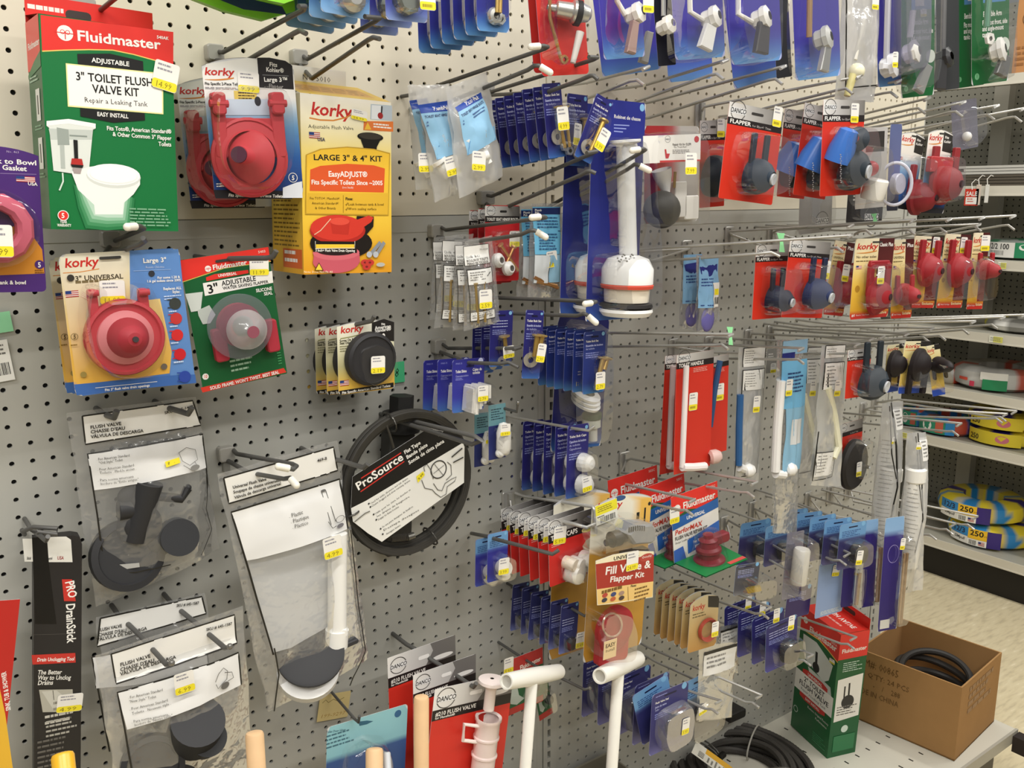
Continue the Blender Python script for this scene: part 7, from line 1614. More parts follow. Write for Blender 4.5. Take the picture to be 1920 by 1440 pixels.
def lev_bag(label, q, d, seed, rod, rc, panel, price=None, blue=False, foot=None, lblue=False, milky=True):
    it = Item('tank_lever_bag', label, 'bag', q[0], q[1], q[3], d, 2)
    mb = MB(); mb.tube([it.W(*p, -.006) for p in rod], it.spx(*rod[0], 5.5 if lblue else 4.5, 0), rc, 10)
    if foot: mb.tube([it.W(*p, -.006) for p in foot[:-1]], it.spx(*foot[0], 5.5), rc if not blue else C('e8e6e2'), 10); mb.lathe([(.007, -.01), (.013, -.006), (.014, .004), (.008, .012)], it.W(*foot[-1], -.010), C('f0eeea'), (1, -.5, .2), 18)
    it.part('lever', mb, 'plastic')
    f = bag_shape(it, *q, .011, seed, .004, 'milky' if milky and not lblue else 'bag', flat=.1); a = it.art(warp=lambda u, v: f(u, v) - .0006)
    if lblue: a.rect(.03, .0, .95, .07, C('9ac4e6'), n=5); a.rect(.03, .06, .5, .10, C('27307e'), n=4); a.rect(.03, .1, .97, .34, C('74b6de'), n=8); a.rect(.2, .34, .97, .67, C('8ab8d4'), n=8); a.greek(.22, .9, .16, .27, 6, C('2f4a78')); a.rect(.42, .40, .85, .53, C('d6d8d8'), n=4)
    else:
        for pv0, pv1 in panel:
            if pv0 > .5: a.done('printed_panel', it.root); a = it.art(warp=lambda u, v: f(u, v) - .001)
            a.rect(.06, pv0 - .006, .96, pv1 + .004, INK, n=6); a.rect(.09, pv0, .93, pv1 + .004, C('e9e7e2'), n=6); a.greek(.15, .6, pv0 + .02, pv1 - .01, 6 if pv1 - pv0 > .1 else 3, C('8f8d88'), .3)
        a.line([(.93, panel[-1][0]), (.95, .6), (1.0, .74), (.93, .955), (.5, .96), (.06, .96), (.05, .6), (.07, panel[-1][0])], .03, INK); a.line([(.62, panel[-1][0] + .03), (.85, panel[-1][0] + .07)], .02, INK)
    a.done('printed_frame', it.root)
    if price: it.st(*price, -.016, '', .02, w=.020, h=.034)
lev_bag('long clear bag with blue tank lever and white nut', [(1386, 652), (1433, 652), (1422, 905), (1376, 903)], .20, 81, [(1388, 740), (1386, 800), (1385, 872)], C('2f5f94'), [(.0, .13), (.16, .30)], (1419, 758), True, [(1386, 876), (1396, 880), (1404, 882)])
lev_bag('pale blue printed bag with white L shaped tank lever', [(1458, 637), (1508, 637), (1494, 1000), (1450, 1000)], .24, 83, [(1465, 714), (1458, 800), (1454, 884)], C('f2f1ee'), [], (1480, 727), foot=[(1454, 888), (1470, 890), (1482, 880)], lblue=True)
lev_bag('clear bag with cream tank lever, behind another beside the blue one', [(1507, 650), (1542, 652), (1532, 896), (1491, 896)], .22, 85, [(1506, 740), (1520, 800), (1528, 850)], C('e6e2c8'), [(.0, .05), (.09, .26)], (1525, 728))
lev_bag('clear bag with cream tank lever and white papers, nearest the black flappers', [(1542, 648), (1584, 648), (1577, 912), (1520, 910)], .27, 86, [(1552, 726), (1564, 780), (1572, 836), (1562, 858)], C('ebe8cc'), [(.0, .08), (.12, .30), (.76, .93)], (1571, 728))
dan('red card with dark cup flapper before the black flapper cards', (1592, 658), (1636, 650), (1582, 750), .33, 10, (1630, 716), 24, '33434f', True, txt='FLAPPER')
kork('cream and blue card with black flapper, behind its twin', (1664, 648), (1702, 642), (1656, 738), .32, 8, (1678, 682), 15, 'black', '1b1a1a', '', up=False, deep=.03)
kork('cream and blue card with large black flapper, shown in full', (1698, 641), (1748, 638), (1682, 740), .35, 8, (1722, 684), 18, 'black', '1b1a1a', '', up=False, deep=.03)
kork('black flapper card turned edge on before the cable shelves', (1744, 648), (1768, 640), (1742, 748), .37, 40, (1760, 684), 14, 'black', '1b1a1a', '', up=False, deep=.055)
it = dan('red card with black rubber disc under the cup flapper', (1576, 796), (1618, 784), (1572, 905), .22, 4, (1600, 868), 4, '2b2725', False, txt='')
mb = MB(); R = it.spx(1596, 870, 30, -.02); mb.lathe([(R, 0), (R, .008), (R * .9, .014), (R * .4, .016), (.0005, .016)], it.W(1596, 870, -.012), C('2b2725'), (.2, -1, 0), 30); it.part('black_disc', mb, 'rubber'); it.st(1611, 880, -.034, '', .05, w=.018, h=.034)
H3 = [((1140, 624), (1375, 627), (1140, 650), (1365, 655), None), ((1339, 634), (1613, 645), (1299, 671), (1507, 682), (1329, 635)), ((1268, 642), (1507, 653), (1332, 661), (1605, 671), (1262, 640)), ((1410, 626), (1639, 635), (1420, 668), (1635, 660), (1403, 622)), ((1450, 618), (1659, 631), (1460, 658), (1652, 657), (1445, 614)), ((1500, 616), (1705, 626), (1540, 652), (1697, 651), None), ((1520, 612), (1752, 615), (1560, 646), (1742, 641), None), ((1560, 608), (1830, 602), (1600, 640), (1773, 638), None), ((1600, 604), (1885, 594), (1640, 632), (1817, 627), None), ((1640, 598), (1925, 590), (1680, 624), (1871, 617), None)]
n3 = ['nearest the brass bolt cards', 'over the pale blue lever bag', 'over the red tank levers', 'over the clear lever bags', 'fifth along', 'sixth along', 'seventh along', 'eighth along', 'ninth along', 'last by the cable shelves']
for k, (a0, a1, b0, b1, pl) in enumerate(H3): scan('steel double hook in the crowded middle row, ' + n3[k], a0, a1, b0, b1, .02 if pl else .10, .33, pl, k=.85)
H4 = [((1684, 749), (1907, 771), (1700, 757), (1886, 790)), ((1579, 774), (1804, 794), (1603, 792), (1797, 817)), ((1640, 762), (1890, 776), (1690, 780), (1879, 793))]
for k, (a0, a1, b0, b1) in enumerate(H4): scan('steel double hook before the coiled cable shelf, %s' % ['topmost', 'lowest, over the red disc card', 'middle'][k], a0, a1, b0, b1, .10, .36, ((1640, 745), (1572, 770), (1618, 758))[k], k=.85)
for k, (q, d, sd) in enumerate((([(1655, 756), (1694, 752), (1668, 1066), (1628, 1052)], .27, 91), ([(1702, 812), (1736, 810), (1730, 1106), (1680, 1112)], .34, 93))):
    it = Item('pipe_bag', ('long clear bag of white pipe, farther from the aisle', 'long clear bag of white pipe hanging nearest the aisle')[k], 'bag', q[0], q[1], q[3], d, 12)
    cx = (q[0][0] + q[1][0]) / 2 - 3; mb = MB(); r = it.spx(cx, 950, 11); mb.lathe([(r * .9, 0), (r * 1.2, .004), (r * 1.2, .03), (r, .034), (r, it.h * .62)], it.W(cx + 2, 876, -.008), C('efede6'), tuple(it.W(cx - 12, 1080, -.008) - it.W(cx + 4, 872, -.008)), 20); it.part('pipe', mb, 'plastic')
    f = bag_shape(it, *q, .036, sd, .004, 'milky', flat=.04); a = it.art(warp=lambda u, v: f(u, v) - .0006); a.rect(.42, .03, .9, .16, C('e9e7e2'), n=6); a.greek(.48, .85, .05, .15, 5, C('8a8884')); a.line([(.38, .0), (.36, .25), (.42, .5), (.44, .97)], .05, INK); a.line([(.30, .02), (.24, .3), (.36, .45)], .03, INK); a.greek(.02, .28, .22, .8, 22, C('9a9893'), .16); a.done('printed_panel', it.root)
    it.st(*((1677, 826), (1723, 836))[k], -.022, '', .1, w=.014, h=.016)

for lab, TL, TR, BL, d, c in (('grey clear pack hanging under the blue cup flapper cards', (1500, 325), (1562, 322), (1498, 440), .14, C('a9a7a6')), ('dark clear pack hanging under the white cylinder pack', (1592, 356), (1660, 350), (1584, 424), .2, C('2a2728')), ('slim grey card with yellow sticker between the lever bags', (1438, 654), (1458, 653), (1436, 700), .18, C('9b9993')), ('black header card with grey sides behind the last red flapper', (1655, 560), (1700, 556), (1650, 600), .16, C('4a4643'))):
    it = Item('hanging_pack', lab, 'card pack', TL, TR, BL, d, 4); a = it.art(); a.card(c, .06); a.greek(.15, .8, .2, .4, 2, WHITE); danco(a, .7, .8, .2); a.done('card', it.root); it.blister([(.1, .3), (.9, .28), (.95, .9), (.1, .92)], .02, .88)
    if 'slim' in lab: it.st(1450, 690, -.022, '', 0, w=.016, h=.02)

# ================================================================ lower right of the board
DKP = C('33305e')
def cap_card(label, TL, TR, BL, d, yaw=4, lt=True, top=DKP, low=C('5a5a8c'), price=None, blk=True, group=None, u=.6, v=.66, r=.022, mat='clear', name='drain_part_card'):
    it = blue_card(label, TL, TR, BL, d, yaw, group, lines=('', '', ''), lt=lt, top=top, low=low, name=name, edge=C('9ab0d0'))
    if blk:
        mb = MB(); mb.lathe([(r, 0), (r, .012), (r * .8, .022), (r * .3, .026), (.0005, .026)], it.P(u, v, -.003), C('222226'), (.25, -1, .1), 26); it.part('stopper', mb, 'rubber')
        it.blister([(.14, .36), (.92, .33), (.98, .9), (.16, .95)], .032, .86, mat)
    if price: it.st(*price, -.034, '', .1, w=.018, h=.032)
    return it
cap_card('dark clear card below the coiled steel hooks, first in the lower corner', (1389, 982), (1446, 972), (1382, 1062), .14, price=None)
it = cap_card('pale blue topped card of black stopper behind the silver tube pack', (1437, 990), (1488, 974), (1430, 1066), .20)
it = cap_card('x', (1577, 986), (1627, 974), (1566, 1072), .31, 10, price=(1612, 1046))
stack(it, 5, (1468, 960), 'x', 'pale blue topped black stopper cards', labels=['pale blue topped clear card with black stopper, %s' % o for o in ords(5)], jit=2)
it = cap_card('tilted clear pack with brass pieces beside the silver tube pack', (1390, 1063), (1434, 1040), (1366, 1132), .31, 10, lt=False, top=C('4a4a52'), low=C('77777c'), blk=False)
mb = MB()
for k in range(4): mb.cyl(it.P(.45 + .13 * k, .72, -.01), it.P(.5 + .13 * k, .86, -.012), .005, C('d8b84a'), n=10)
it.part('brass_piece', mb, 'metal'); it.blister([(.1, .3), (1.2, .3), (1.25, .95), (.3, 1.0)], .04, .9)
it = Item('tube_pack', 'clear pack standing a silver tube beside the tilted brass pack', 'card pack', (1476, 1000), (1508, 994), (1466, 1126), .30, 8)
a = it.art(); a.card(C('55565c'), .06); a.done('card', it.root, M['smoke']); mb = MB(); mb.lathe([(.014, 0), (.0165, .004), (.0165, .07), (.015, .074)], it.P(.5, .2, -.02), C('cfcdc6'), (-.05, 0, -1), 22, True, True); it.part('tube', mb, 'plastic'); it.blister([(.0, .05), (1, .0), (1, .9), (.0, .95)], .045, .9)
it = cap_card('x', (1437, 1176), (1496, 1150), (1434, 1264), .28, 4, lt=False, top=C('2c2a6a'), low=C('44449a'), price=(1484, 1168), r=.026)
stack(it, 4, (1360, 1138), 'x', 'violet black stopper cards', labels=['violet card with black round stopper beside the small boxed valve, %s' % o for o in ords(4)], jit=2)
cap_card('purple lettered card above the violet stopper row', (1478, 1106), (1524, 1094), (1470, 1164), .24, 4, lt=False, top=C('35285e'), low=C('3a2c66'), blk=False)
it = Item('flat_pack', 'plain pale blue upright pack behind the small boxed valve', 'card pack', (1536, 1058), (1588, 1046), (1528, 1160), .26, 6); a = it.art(); a.card(C('8fa6d0'), .05); a.greek(.2, .9, .9, .98, 3, C('d8dcd8')); a.done('card', it.root); it.st(1568, 1070, -.002, '2.99', .15, w=.024, h=.026)
for k, (x0, y0, x1, y1, d, lab) in enumerate(((1584, 1040, 1608, 1140, .28, 'narrow violet pack beside the plain pale blue one'), (1624, 972, 1648, 1140, .31, 'tall violet edged clear pack behind the last one'), (1658, 968, 1694, 1184, .35, 'tall violet clear pack of brown rods nearest the cardboard box'))):
    it = Item('rod_pack', lab, 'card pack', (x0, y0 + 4), (x1, y0), (x0 - 10, y1), d, 20); a = it.art()
    a.card(vgrad((0, C('86aed8')), (.13, C('8fb4dc')), (.14, C('33267a')), (1, C('2c2168'))), .04); 
    if k == 2: a.ring(.55, .32, .3, .06, C('a9a0d8'), .08); a.rect(.1, .9, .6, .98, C('cfcfc8'))
    a.done('card', it.root); mb = MB(); mb.cyl(it.P(.85, .3, -.016), it.P(.85, .92, -.014), .003, C('9a7a58')); mb.cyl(it.P(1.0, .3, -.016), it.P(.98, .92, -.014), .003, C('8a6a48')); it.part('rods', mb, 'plastic'); it.blister([(.5, .14), (1.25, .12), (1.2, .95), (.45, .96)], .03, .9)
    if k == 2: it.st(1693, 1020, -.032, '', .1, w=.012, h=.026)
for k, (q, d) in enumerate((([(1346, 1176), (1386, 1170), (1384, 1262), (1346, 1266)], .18), ([(1312, 1212), (1378, 1204), (1372, 1345), (1308, 1352)], .24))):
    it = Item('clear_bag', ('clear bag with white paper header behind the tan seal cards', 'larger clear bag with white paper header below the tan seal cards')[k], 'bag', q[0], q[1], q[3], d, 0); f = bag_shape(it, *q, .008, 95 + k, .004); a = it.art(warp=lambda u, v: f(u, v) - .0006); a.rect(.06, .05, .96, .09, INK); a.rect(.06, .09, .95, .36, C('e2e0da')); a.greek(.14, .7, .13, .3, 3, C('8a8884')); a.done('printed_panel', it.root)
HL = [('upper steel hook over the red topped repair cards', (1183, 860), (1420, 904), (1165, 886), (1414, 933), (1170, 852)), ('lower steel hook over the red topped repair cards', (1160, 905), (1303, 937), (1160, 930), (1299, 966), None),
      ('steel double hook before the pale blue stopper row', (1420, 956), (1594, 1038), (1440, 1004), (1587, 1060), (1411, 944)), ('steel double hook over the silver tube pack', (1366, 976), (1522, 1063), (1370, 1010), (1516, 1087), (1358, 972)),
      ('steel double hook reaching toward the pipe bags, fourth from the top', (1481, 938), (1662, 1007), (1417, 975), (1656, 1029), None), ('steel double hook reaching toward the pipe bags, topmost', (1560, 912), (1835, 968), (1600, 940), (1827, 993), (1590, 905)), ('steel double hook reaching toward the pipe bags, second', (1540, 918), (1793, 982), (1580, 950), (1787, 1002), (1556, 914)), ('steel double hook reaching toward the pipe bags, third', (1519, 930), (1728, 995), (1540, 962), (1756, 1012), (1515, 926)), ('steel double hook reaching toward the pipe bags, lowest', (1500, 950), (1690, 1006), (1520, 975), (1721, 1014), None),
      ('steel double hook under the green foot card', (1288, 1077), (1446, 1139), (1300, 1112), (1441, 1160), None), ('steel double hook ending against the small boxed valve', (1449, 1139), (1606, 1195), (1446, 1157), (1602, 1217), None), ('steel double hook over the violet stopper row', (1350, 1166), (1525, 1228), (1352, 1184), (1520, 1248), None),
      ('empty steel hook low on the board, longer one', (1214, 1213), (1429, 1304), (1232, 1242), (1423, 1327), None), ('empty steel hook low on the board, shorter one', (1172, 1260), (1353, 1314), (1175, 1262), (1347, 1339), None)]
for k, (lb, a0, a1, b0, b1, pl) in enumerate(HL): scan(lb, a0, a1, b0, b1, .03 if pl else .10, .33, pl, k=.95)

# ---- things on the base shelf
def facing(p0, p1): return math.degrees(math.atan2(-(p1.y - p0.y), p1.x - p0.x))
Z1 = ZD + .001
P0, P1, P2 = atz(1481, 1378, Z1), atz(1547, 1438, Z1), atz(1591, 1418, Z1)
it = Item('flush_valve_box', 'green and red boxed toilet flush valve standing on the base shelf', 'box', (1508, 1160), (1581, 1192), (1481, 1378), -P0.y, facing(P0, P1), level=Z1)
n_ = it.root.matrix_world.to_3x3() @ V((0, 1, 0)); DP = (P2 - P1).length
a = it.art(); a.body([(0, 0), (1, 0), (1, 1), (0, 1)], C('155c30'), DP, edge=C('145a30'))
a.rect(0, 0, 1, .13, FRED); a.poly([(0, .13), (0, .17), (.25, .165), (.5, .155), (.75, .18), (1, .215), (1, .13)], FRED); a.line([(0, .172), (.25, .167), (.5, .157), (.75, .182), (1, .217)], .02, C('e8c25a'))
fmlogo(a, .12, .085, .06); a.text('Fluidmaster', .24, .94, .15, .045, WHITE); a.text('507A', .8, .95, .11, .018, C('f0c0b8'))
a.poly([(.1, .2), (.45, .19), (.9, .27), (.84, .40), (.72, .44), (.2, .38), (.12, .3)], C('d3d8d4')); a.line([(.48, .26), (.5, .37)], .06, BLACK); a.ell(.5, .38, .09, BLACK); a.poly([(.3, .42), (.62, .43), (.9, .44), (.98, .55), (.8, .56), (.4, .5)], C('c9d0ca'))
a.poly([(.18, .47), (.3, .455), (.7, .455), (.84, .47), (.84, .505), (.18, .505)], C('c8322a')); a.text('UNIVERSAL', .32, .7, .492, .022, WHITE)
a.rect(0, .50, 1, .66, C('efede6')); a.text('2" TOILET', .24, .78, .555, .036, BLACK); a.text('FLUSH VALVE', .12, .90, .605, .036, BLACK); a.text('Repair a Leaking Tank', .18, .84, .64, .02, C('4a4a48'), 0)
a.poly([(.16, .66), (.84, .66), (.84, .69), (.7, .705), (.3, .705), (.16, .69)], C('c8322a')); a.text('EASY INSTALL', .32, .7, .692, .018, WHITE); a.text('Restore Original Factory', .4, .95, .74, .018, WHITE, 0); a.text('Performance', .62, .92, .775, .018, WHITE, 0); a.ring(.1, .83, .06, .2, C('c9d8cc')); a.greek(.6, .95, .88, .96, 5, C('3f8a58'))
a.done('carton', it.root)
sd = Art(DP, it.h, x0=0); sd.rect(0, 0, 1, .20, FRED); sd.text('Fluidmaster', .1, .95, .15, .03, WHITE); sd.poly([(.08, .36), (.95, .34), (.95, .68), (.08, .70)], C('e9e7e0')); sd.line([(.5, .40), (.52, .54)], .06, BLACK); sd.line([(.35, .42), (.36, .54)], .05, BLACK); sd.ell(.5, .55, .22, C('2a2a2a')); sd.greek(.15, .9, .58, .66, 4, C('77756f')); sd.greek(.2, .9, .23, .31, 5, C('b9d0c0')); sd.ell(.5, .77, .12, C('cfe0d4')); sd.rect(.15, .82, .9, .95, C('2f7a4c'))
sd.mb.v = [(it.w / 2 + .0006 - y, x, z) for x, y, z in sd.mb.v]; sd.done('side_print', it.root)
tp = Art(it.w, DP, ztop=0); tp.rect(0, 0, 1, 1, C('d8332a')); tp.text('FLUSH VALVE', .15, .9, .7, .16, WHITE); tp.greek(.2, .8, .3, .45, 1, C('f0b0a8')); tp.mb.v = [(x, -z, .0004 - y) for x, y, z in tp.mb.v]; tp.done('top_flap', it.root)
tb = Art(it.w, .03, ztop=.028); tb.body([(0, 0), (1, 0), (1, 1), (0, 1)], C('d8332a'), .0008, edge=FRED); hole(tb, .5, .5, .3, .4); o = tb.done('hang_tab', it.root); o.location = (0, DP - .002, 0)
mw = it.root.matrix_world.copy(); pv = Matrix.Translation((0, 0, -it.h)); it.root.matrix_world = mw @ pv @ Matrix.Rotation(math.radians(2.6), 4, 'Y') @ pv.inverted()
it.st(1560, 1240, -.002, '', -.1, w=.020, h=.012)

P0, P1, P2 = atz(1599, 1350, Z1), atz(1799, 1438, Z1), atz(1897, 1372, Z1)
it = Item('cardboard_box', 'open brown cardboard box with printed sides and black hose inside', 'box', (1615, 1224), (1809, 1305), (1599, 1350), -P0.y, facing(P0, P1), level=Z1)
W_, H_ = it.w, it.h; D_ = (P2 - P1).length; t = .004; BR = C('a27c50')
mb = MB()
for lo, hi in (((-W_ / 2, 0, -H_), (W_ / 2, t, 0)), ((-W_ / 2, D_ - t, -H_), (W_ / 2, D_, .0)), ((-W_ / 2, t, -H_), (-W_ / 2 + t, D_ - t, .0)), ((W_ / 2 - t, t, -H_), (W_ / 2, D_ - t, .0)), ((-W_ / 2, 0, -H_), (W_ / 2, D_, -H_ + t))): mb.box(lo, hi, BR)
it.part('carton', mb, 'board', 0)
a = it.art(y0=-.0008)
for s_, u0, u1, v, h_ in (('EM#: 00865', .03, .42, .20, .10), ("SE Q'TY: 24 PCS", .02, .53, .34, .07), ('O.     -    /    288', .02, .45, .47, .07), ('ADE IN CHINA', .02, .44, .60, .075)): a.text(s_, u0, u1, v, h_, C('6e4f2c'), 0)
a.done('print', it.root)
sd = Art(D_, H_, x0=0, y0=-.0008); sd.greek(.2, .85, .1, .5, 4, C('8a6238'), .6); sd.mb.v = [(W_ / 2 - y, x, z) for x, y, z in sd.mb.v]; sd.done('side_print', it.root)
mb = MB(); cx = V((.02, D_ * .5, -H_ * .58))
hs = empty('hose', it.root.matrix_world @ Matrix.Translation(cx)); tag(hs, 'black ribbed hose lying inside the open cardboard box', 'hose'); KIDS[hs.name] = []
for k in range(5): mb.tube([((W_ * .36 - .012 * (k % 3)) * math.cos(q), (D_ * .36) * math.sin(q), .014 * k + .02 * math.cos(q * 1 + k)) for q in [i * PI / 20 for i in range(40)]], .009, C('2a2724'), 10, True)
mb.build('coil', 'rubber', hs); mb = MB(); mb.box((W_ * .18, -D_ * .37, .06), (W_ * .26, -D_ * .365, .085), WHITE); mb.build('tag', 'paper', hs)

A_, B_, D3 = atz(1256, 1425, ZD + .04), atz(1385, 1352, ZD + .04), atz(1520, 1420, ZD + .04)
def circum(a, b, c):
    d = 2 * (a.x * (b.y - c.y) + b.x * (c.y - a.y) + c.x * (a.y - b.y)); q = [p.x ** 2 + p.y ** 2 for p in (a, b, c)]
    x = (q[0] * (b.y - c.y) + q[1] * (c.y - a.y) + q[2] * (a.y - b.y)) / d; y = (q[0] * (c.x - b.x) + q[1] * (a.x - c.x) + q[2] * (b.x - a.x)) / d
    return V((x, y, 0)), math.hypot(a.x - x, a.y - y)
cc, rr = circum(A_, B_, D3)
root = empty('drain_hose', Matrix.Translation((cc.x, cc.y, ZD))); tag(root, 'large coil of black corrugated hose tied with zip ties on the base shelf', 'hose'); KIDS[root.name] = []
mb = MB()
for k in range(9):
    r_ = rr - .021 * (k % 5) - .008 * (k // 5); z = .012 + .017 * (k // 5) + .004 * (k % 2); pts = 220; ring = []
    n = 8; R = []
    for i in range(pts):
        q = 2 * PI * i / pts; tr = .0085 + .0009 * (i % 2)
        c0 = V((r_ * math.cos(q), r_ * math.sin(q), z + .006 * math.sin(q * 2 + k))); e = V((math.cos(q), math.sin(q), 0))
        R.append([c0 + e * tr * math.cos(2 * PI * j / n) + V((0, 0, tr * math.sin(2 * PI * j / n))) for j in range(n)])
    R.append(R[0]); mb.loft(R, C('3c3935'), False, False)
mb.build('coil', 'rubber', root, 40)
for q in (100, 108, 25, -60):
    mb = MB(); e = V((math.cos(math.radians(q)), math.sin(math.radians(q)), 0)); c0 = e * (rr - .05) + V((0, 0, .02)); mb.tube([c0 + e * .066 * math.cos(i * PI / 10) + V((0, 0, .030 * math.sin(i * PI / 10))) for i in range(20)], .0022, C('a8a59c') if q == 25 else C('55524c'), 6, True); mb.build('zip_tie', 'plastic', root)
mb = MB()
for k in range(14): q = math.radians(118 - k * 2); mb.tube([V(((rr - .12) * math.cos(q), (rr - .12) * math.sin(q), .03)) + V((.0, .007 * math.cos(i * PI / 4), .007 * math.sin(i * PI / 4))) for i in range(9)], .0012, C('3a3834'), 5)
mb.build('spring', 'metal', root)
p = atz(1335, 1425, ZD + .055); a = Art(.05, .10, x0=-.025, ztop=.05); a.body([(0, 0), (1, 0), (1, 1), (0, 1)], C('e8e4d6'), .0006); a.rect(.6, .3, 1, 1, C('e8b23a')); a.bars(.12, .55, .15, .3, BLACK, 6); a.greek(.1, .6, .4, .9, 5, C('77756a')); o = a.done('label', root); o.location = p - V((cc.x, cc.y, ZD)); o.rotation_euler = (-1.1, 0, .5)
it = Item('stopper_block', 'black rubber block leaning on the board behind the hose coil', 'block', (1358, 1334), (1388, 1322), (1357, 1349), .03, 0); mb = MB(); mb.rbox((-it.w / 2, -.02, -it.h * 1.1), (it.w / 2, .02, .0), .006, C('1e1c1a')); it.part('body', mb, 'rubber')
# grey carton that holds the upright handles
root = empty('carton', Matrix.Translation((I(30), -.19, ZD))); tag(root, 'dark grey open carton at the foot of the board holding the upright handles', 'box'); KIDS[root.name] = []
mb = MB(); hz = J(37) - ZD; X = I(13.5)
for lo, hi in (((-X - .5, .17, 0), (X, .175, hz)), ((-X - .5, -.175, 0), (X, -.17, hz * .75)), ((X - .004, -.17, 0), (X, .17, hz * .9)), ((-X - .5, -.17, 0), (X, .17, .004))): mb.box(lo, hi, C('7d786a'))
mb.build('walls', 'board', root, 0)

# ================================================================ stock on the shelving unit
def coil_pack(name, label, pxl, py, zi, R, h, col, bands, draw=None, lift=0.002, dx=.2, group=None, lw=.2, mat='plastic', inner=.45):
    x = XB + dx; yl = atx(pxl, py, x).y; cy = yl - R; z = SHZ[zi][0] + lift
    root = empty(name, Matrix.Translation((x, cy, z))); tag(root, label, 'cable coil', group); KIDS[root.name] = []
    mb = MB()
    def c(p):
        q = math.atan2(p.y, p.x); k = int((q + PI) / (2 * PI) * len(bands)) % len(bands); return bands[k] or col
    n = 48; pr_ = [(R * inner, .004), (R * .8, 0), (R * .96, h * .18), (R, h * .5), (R * .96, h * .82), (R * .8, h), (R * inner, h * .95), (R * inner, .004)]
    mb.lathe(pr_, (0, 0, 0), c, (0, 0, 1), n); mb.build('coil', mat, root, 40)
    if draw:
        a = Art(lw, h * .8, x0=-lw / 2, ztop=h * .9, warp=lambda u, v: (R - math.sqrt(max(0, R * R - ((u - .5) * lw) ** 2))) - .002); a.k = 0
        draw(a); o = a.done('label', root); o.matrix_basis = Matrix.Translation((-R, 0, 0)) @ Matrix.Rotation(-PI / 2, 4, 'Z')
    return root
YW = C('e8d23a'); BL_ = C('2f86c4'); VI = C('3a2a78'); WH = C('e6e4dc')
def lab12(a):
    a.rect(0, 0, .42, .55, BL_); a.text('12/3', .06, .36, .42, .30, C('1c2a4a')); a.rect(.42, 0, .78, .62, C('f0c02e')); a.text('250', .46, .72, .40, .30, BLACK); a.text('FT', .73, .78, .4, .1, C('8a6a1a'), 0); a.rect(.78, 0, 1, 1, VI); a.rect(0, .55, .42, 1, WH); a.text('SIMpull', .12, .36, .82, .16, C('2a2a2a'), 1, .15); a.rect(.42, .62, .78, 1, C('f0efe8')); a.bars(.45, .6, .68, .96, n=14); usflag(a, .64, .7, .75, .92)
for k in range(2): coil_pack('cable_coil', ('blue and yellow cable coil lettered 12/3 250, lower of two on the lowest shelf', 'blue and yellow cable coil lettered 12/3 250, upper of two on the lowest shelf')[k], 1762 + 22 * (1 - k), 985, 6, .17, .085, YW, [BL_, None, C('d8c060'), BL_, None, None, VI, None, BL_, None, None, C('c8c4b0')] * 2, lab12, .002 + .088 * k)
def labY(a): a.rect(0, 0, 1, 1, YW); a.poly([(.1, .1), (.5, .1), (.75, .9), (.4, .9)], VI); a.ell(.7, .5, .12, C('d87a8a'), .3); a.text('250', .05, .25, .8, .4, C('4a3a10'))
for k in range(2): coil_pack('cable_coil', ('yellow and violet cable coil on the second shelf up, lower of two', 'yellow and violet cable coil on the second shelf up, upper one')[k], 1818, 815, 5, .16, .062, YW, [VI, None, None, WH, None, None, VI, None] * 2, labY, .002 + .064 * k)
def labG(a): a.rect(0, 0, 1, 1, C('2f8a6a')); a.ell(.3, .5, .14, WHITE, .36); a.text('25', .22, .38, .65, .3, C('2f8a6a')); a.rect(.55, .1, .75, .9, C('c0604a')); a.rect(.8, 0, 1, 1, BL_)
for k, px in enumerate((1690, 1726)): coil_pack('cable_coil', ('blue and red cable coil with green label behind the pipe bags', 'blue cable coil with round white logo beside the yellow coils')[k], px, 800, 5, .075 + .045 * k, .075, C('2f74b8'), [None, C('c0503e'), None, C('3a9a78'), None, C('8a5a4a')] * 2, labG, .002, .14, lw=.1 + .05 * k)
def labR(a): a.rect(.55, 0, 1, .45, WH); a.rect(.6, .4, 1, 1, C('2f8a5a')); a.rect(.1, .45, .3, .62, C('d8503a')); a.rect(.35, .6, .45, .9, C('d0405a'))
coil_pack('cable_coil', 'clear wrapped coil of grey hose with red clips and green label on the middle shelf', 1792, 715, 4, .17, .085, C('b4b2ac'), [None, C('c8c6c0'), C('c8604e'), None, C('d0cec8')] * 3, labR)
coil_pack('cable_coil', 'small clear wrapped coil with red piece beside the last black flapper', 1757, 708, 4, .055, .06, C('b9b6b0'), [None, C('d8502e'), None, C('d8d6d0')] * 2, None, .002, .12)
coil_pack('cable_coil', 'grey cable coil with yellow tags on the shelf below the green labelled coil', 1852, 616, 3, .15, .05, C('8f8d86'), [None, None, C('d8d03a'), None, WH] * 3)
def labT(a): a.rect(0, 0, .6, 1, WH); a.text('12/2 100', .05, .5, .45, .35, C('3a3a3a')); a.bars(.1, .4, .55, .85, C('77756f'), 12); a.rect(.6, 0, 1, 1, C('2f8a5e')); a.ell(.75, .3, .08, WHITE, .2)
coil_pack('cable_coil', 'green and white coil lettered 12/2 100 beside the edge on flapper card', 1852, 478, 2, .15, .07, C('c4ccc4'), [None, C('4a9a72'), None] * 4, labT)
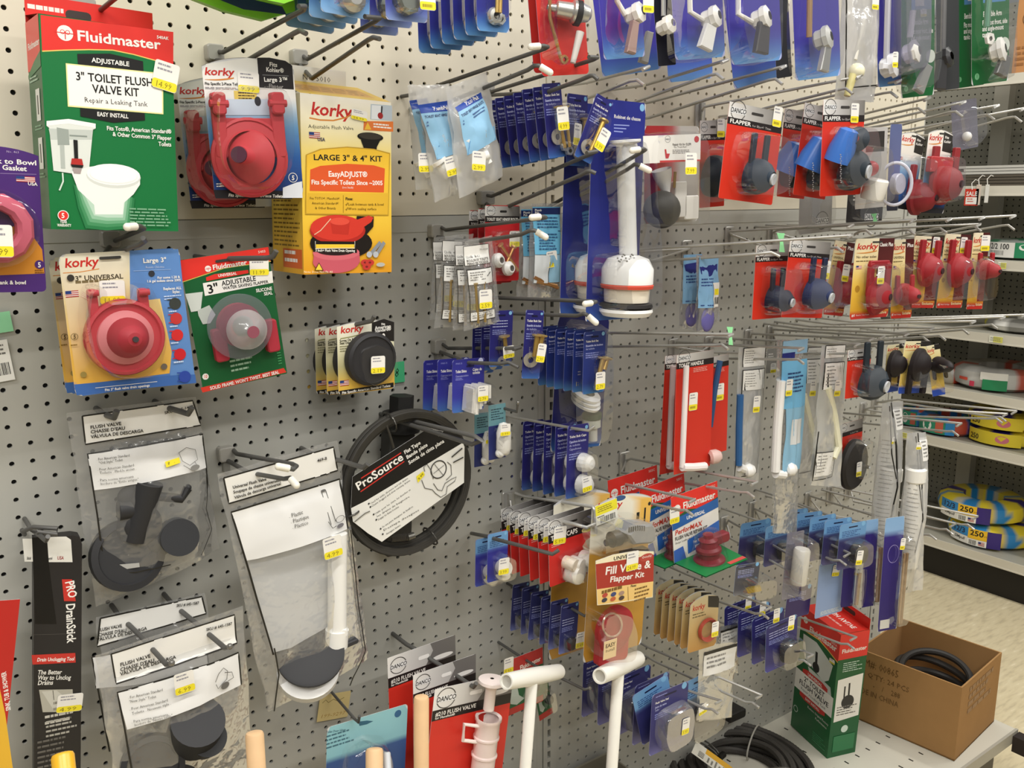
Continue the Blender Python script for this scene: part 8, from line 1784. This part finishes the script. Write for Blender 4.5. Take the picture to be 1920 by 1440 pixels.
x = XB + .02; yl = atx(1796, 335, x).y; root = empty('panel_stack', Matrix.Translation((x, yl, SHZ[1][0]))); tag(root, 'stack of flat grey panels with dark edges on the upper shelf', 'panel stack'); KIDS[root.name] = []
for k in range(7):
    mb = MB(); mb.box((0, -.7, .011 * k), (.3, 0 - .01 * (k % 3), .011 * k + .009), C('5a5348') if k < 4 else C('c4c2ba')); mb.build('panel', 'paper', root, 0)
def hang_tag(label, px, py, w, h, col, txt=None):
    p = atx(px, py, XB - .012); root = empty('hang_tag', Matrix.Translation(p)); tag(root, label, 'tag'); KIDS[root.name] = []
    a = Art(w, h, x0=-w / 2, ztop=0); a.body([(0, 0), (1, 0), (1, 1), (0, 1)], col, .0008)
    if txt: a.text(txt, .1, .9, .42, .25, WHITE); a.rect(.1, .5, .9, .92, WHITE); a.greek(.2, .8, .58, .86, 2, C('c85a4a'))
    o = a.done('tag', root); o.rotation_euler = (0, 0, -PI / 2)
    mb = MB(); mb.tube([(0, 0, -.004), (.0, .004, .02), (.006, -.006, .034), (.012, -.012, .030)], .0015, WHITE, 6); mb.build('string', 'plastic', root)
hang_tag('red and white sale tag hanging from the upper shelf edge', 1823, 354, .052, .062, C('d0402e'), 'SALE'); hang_tag('white slip tag nearest the aisle on the upper shelf edge', 1852, 346, .014, .066, WH); hang_tag('white slip tag beside the red sale tag', 1836, 346, .018, .075, C('d8c8b8'))
x = XB + .03; p = atx(1897, 132, x); mb = MB(); mb.box((0, -.4, 0), (.26, 0, .36), C('c08a5a')); root = empty('carton', Matrix.Translation((x, p.y, SHZ[0][0] + .001))); tag(root, 'brown cardboard carton on the topmost visible shelf', 'box'); KIDS[root.name] = []; mb.build('walls', 'board', root, 0)
a = Art(.4, .36, x0=0, ztop=.36); a.ring(.12, .48, .07, .1, C('6a4a2c')); a.text('ORG', .07, .17, .51, .05, C('6a4a2c'), 0); a.greek(.02, .5, .74, .95, 4, C('9a6a40')); o = a.done('print', root); o.rotation_euler = (0, 0, -PI / 2); o.location = (-.001, 0, 0)
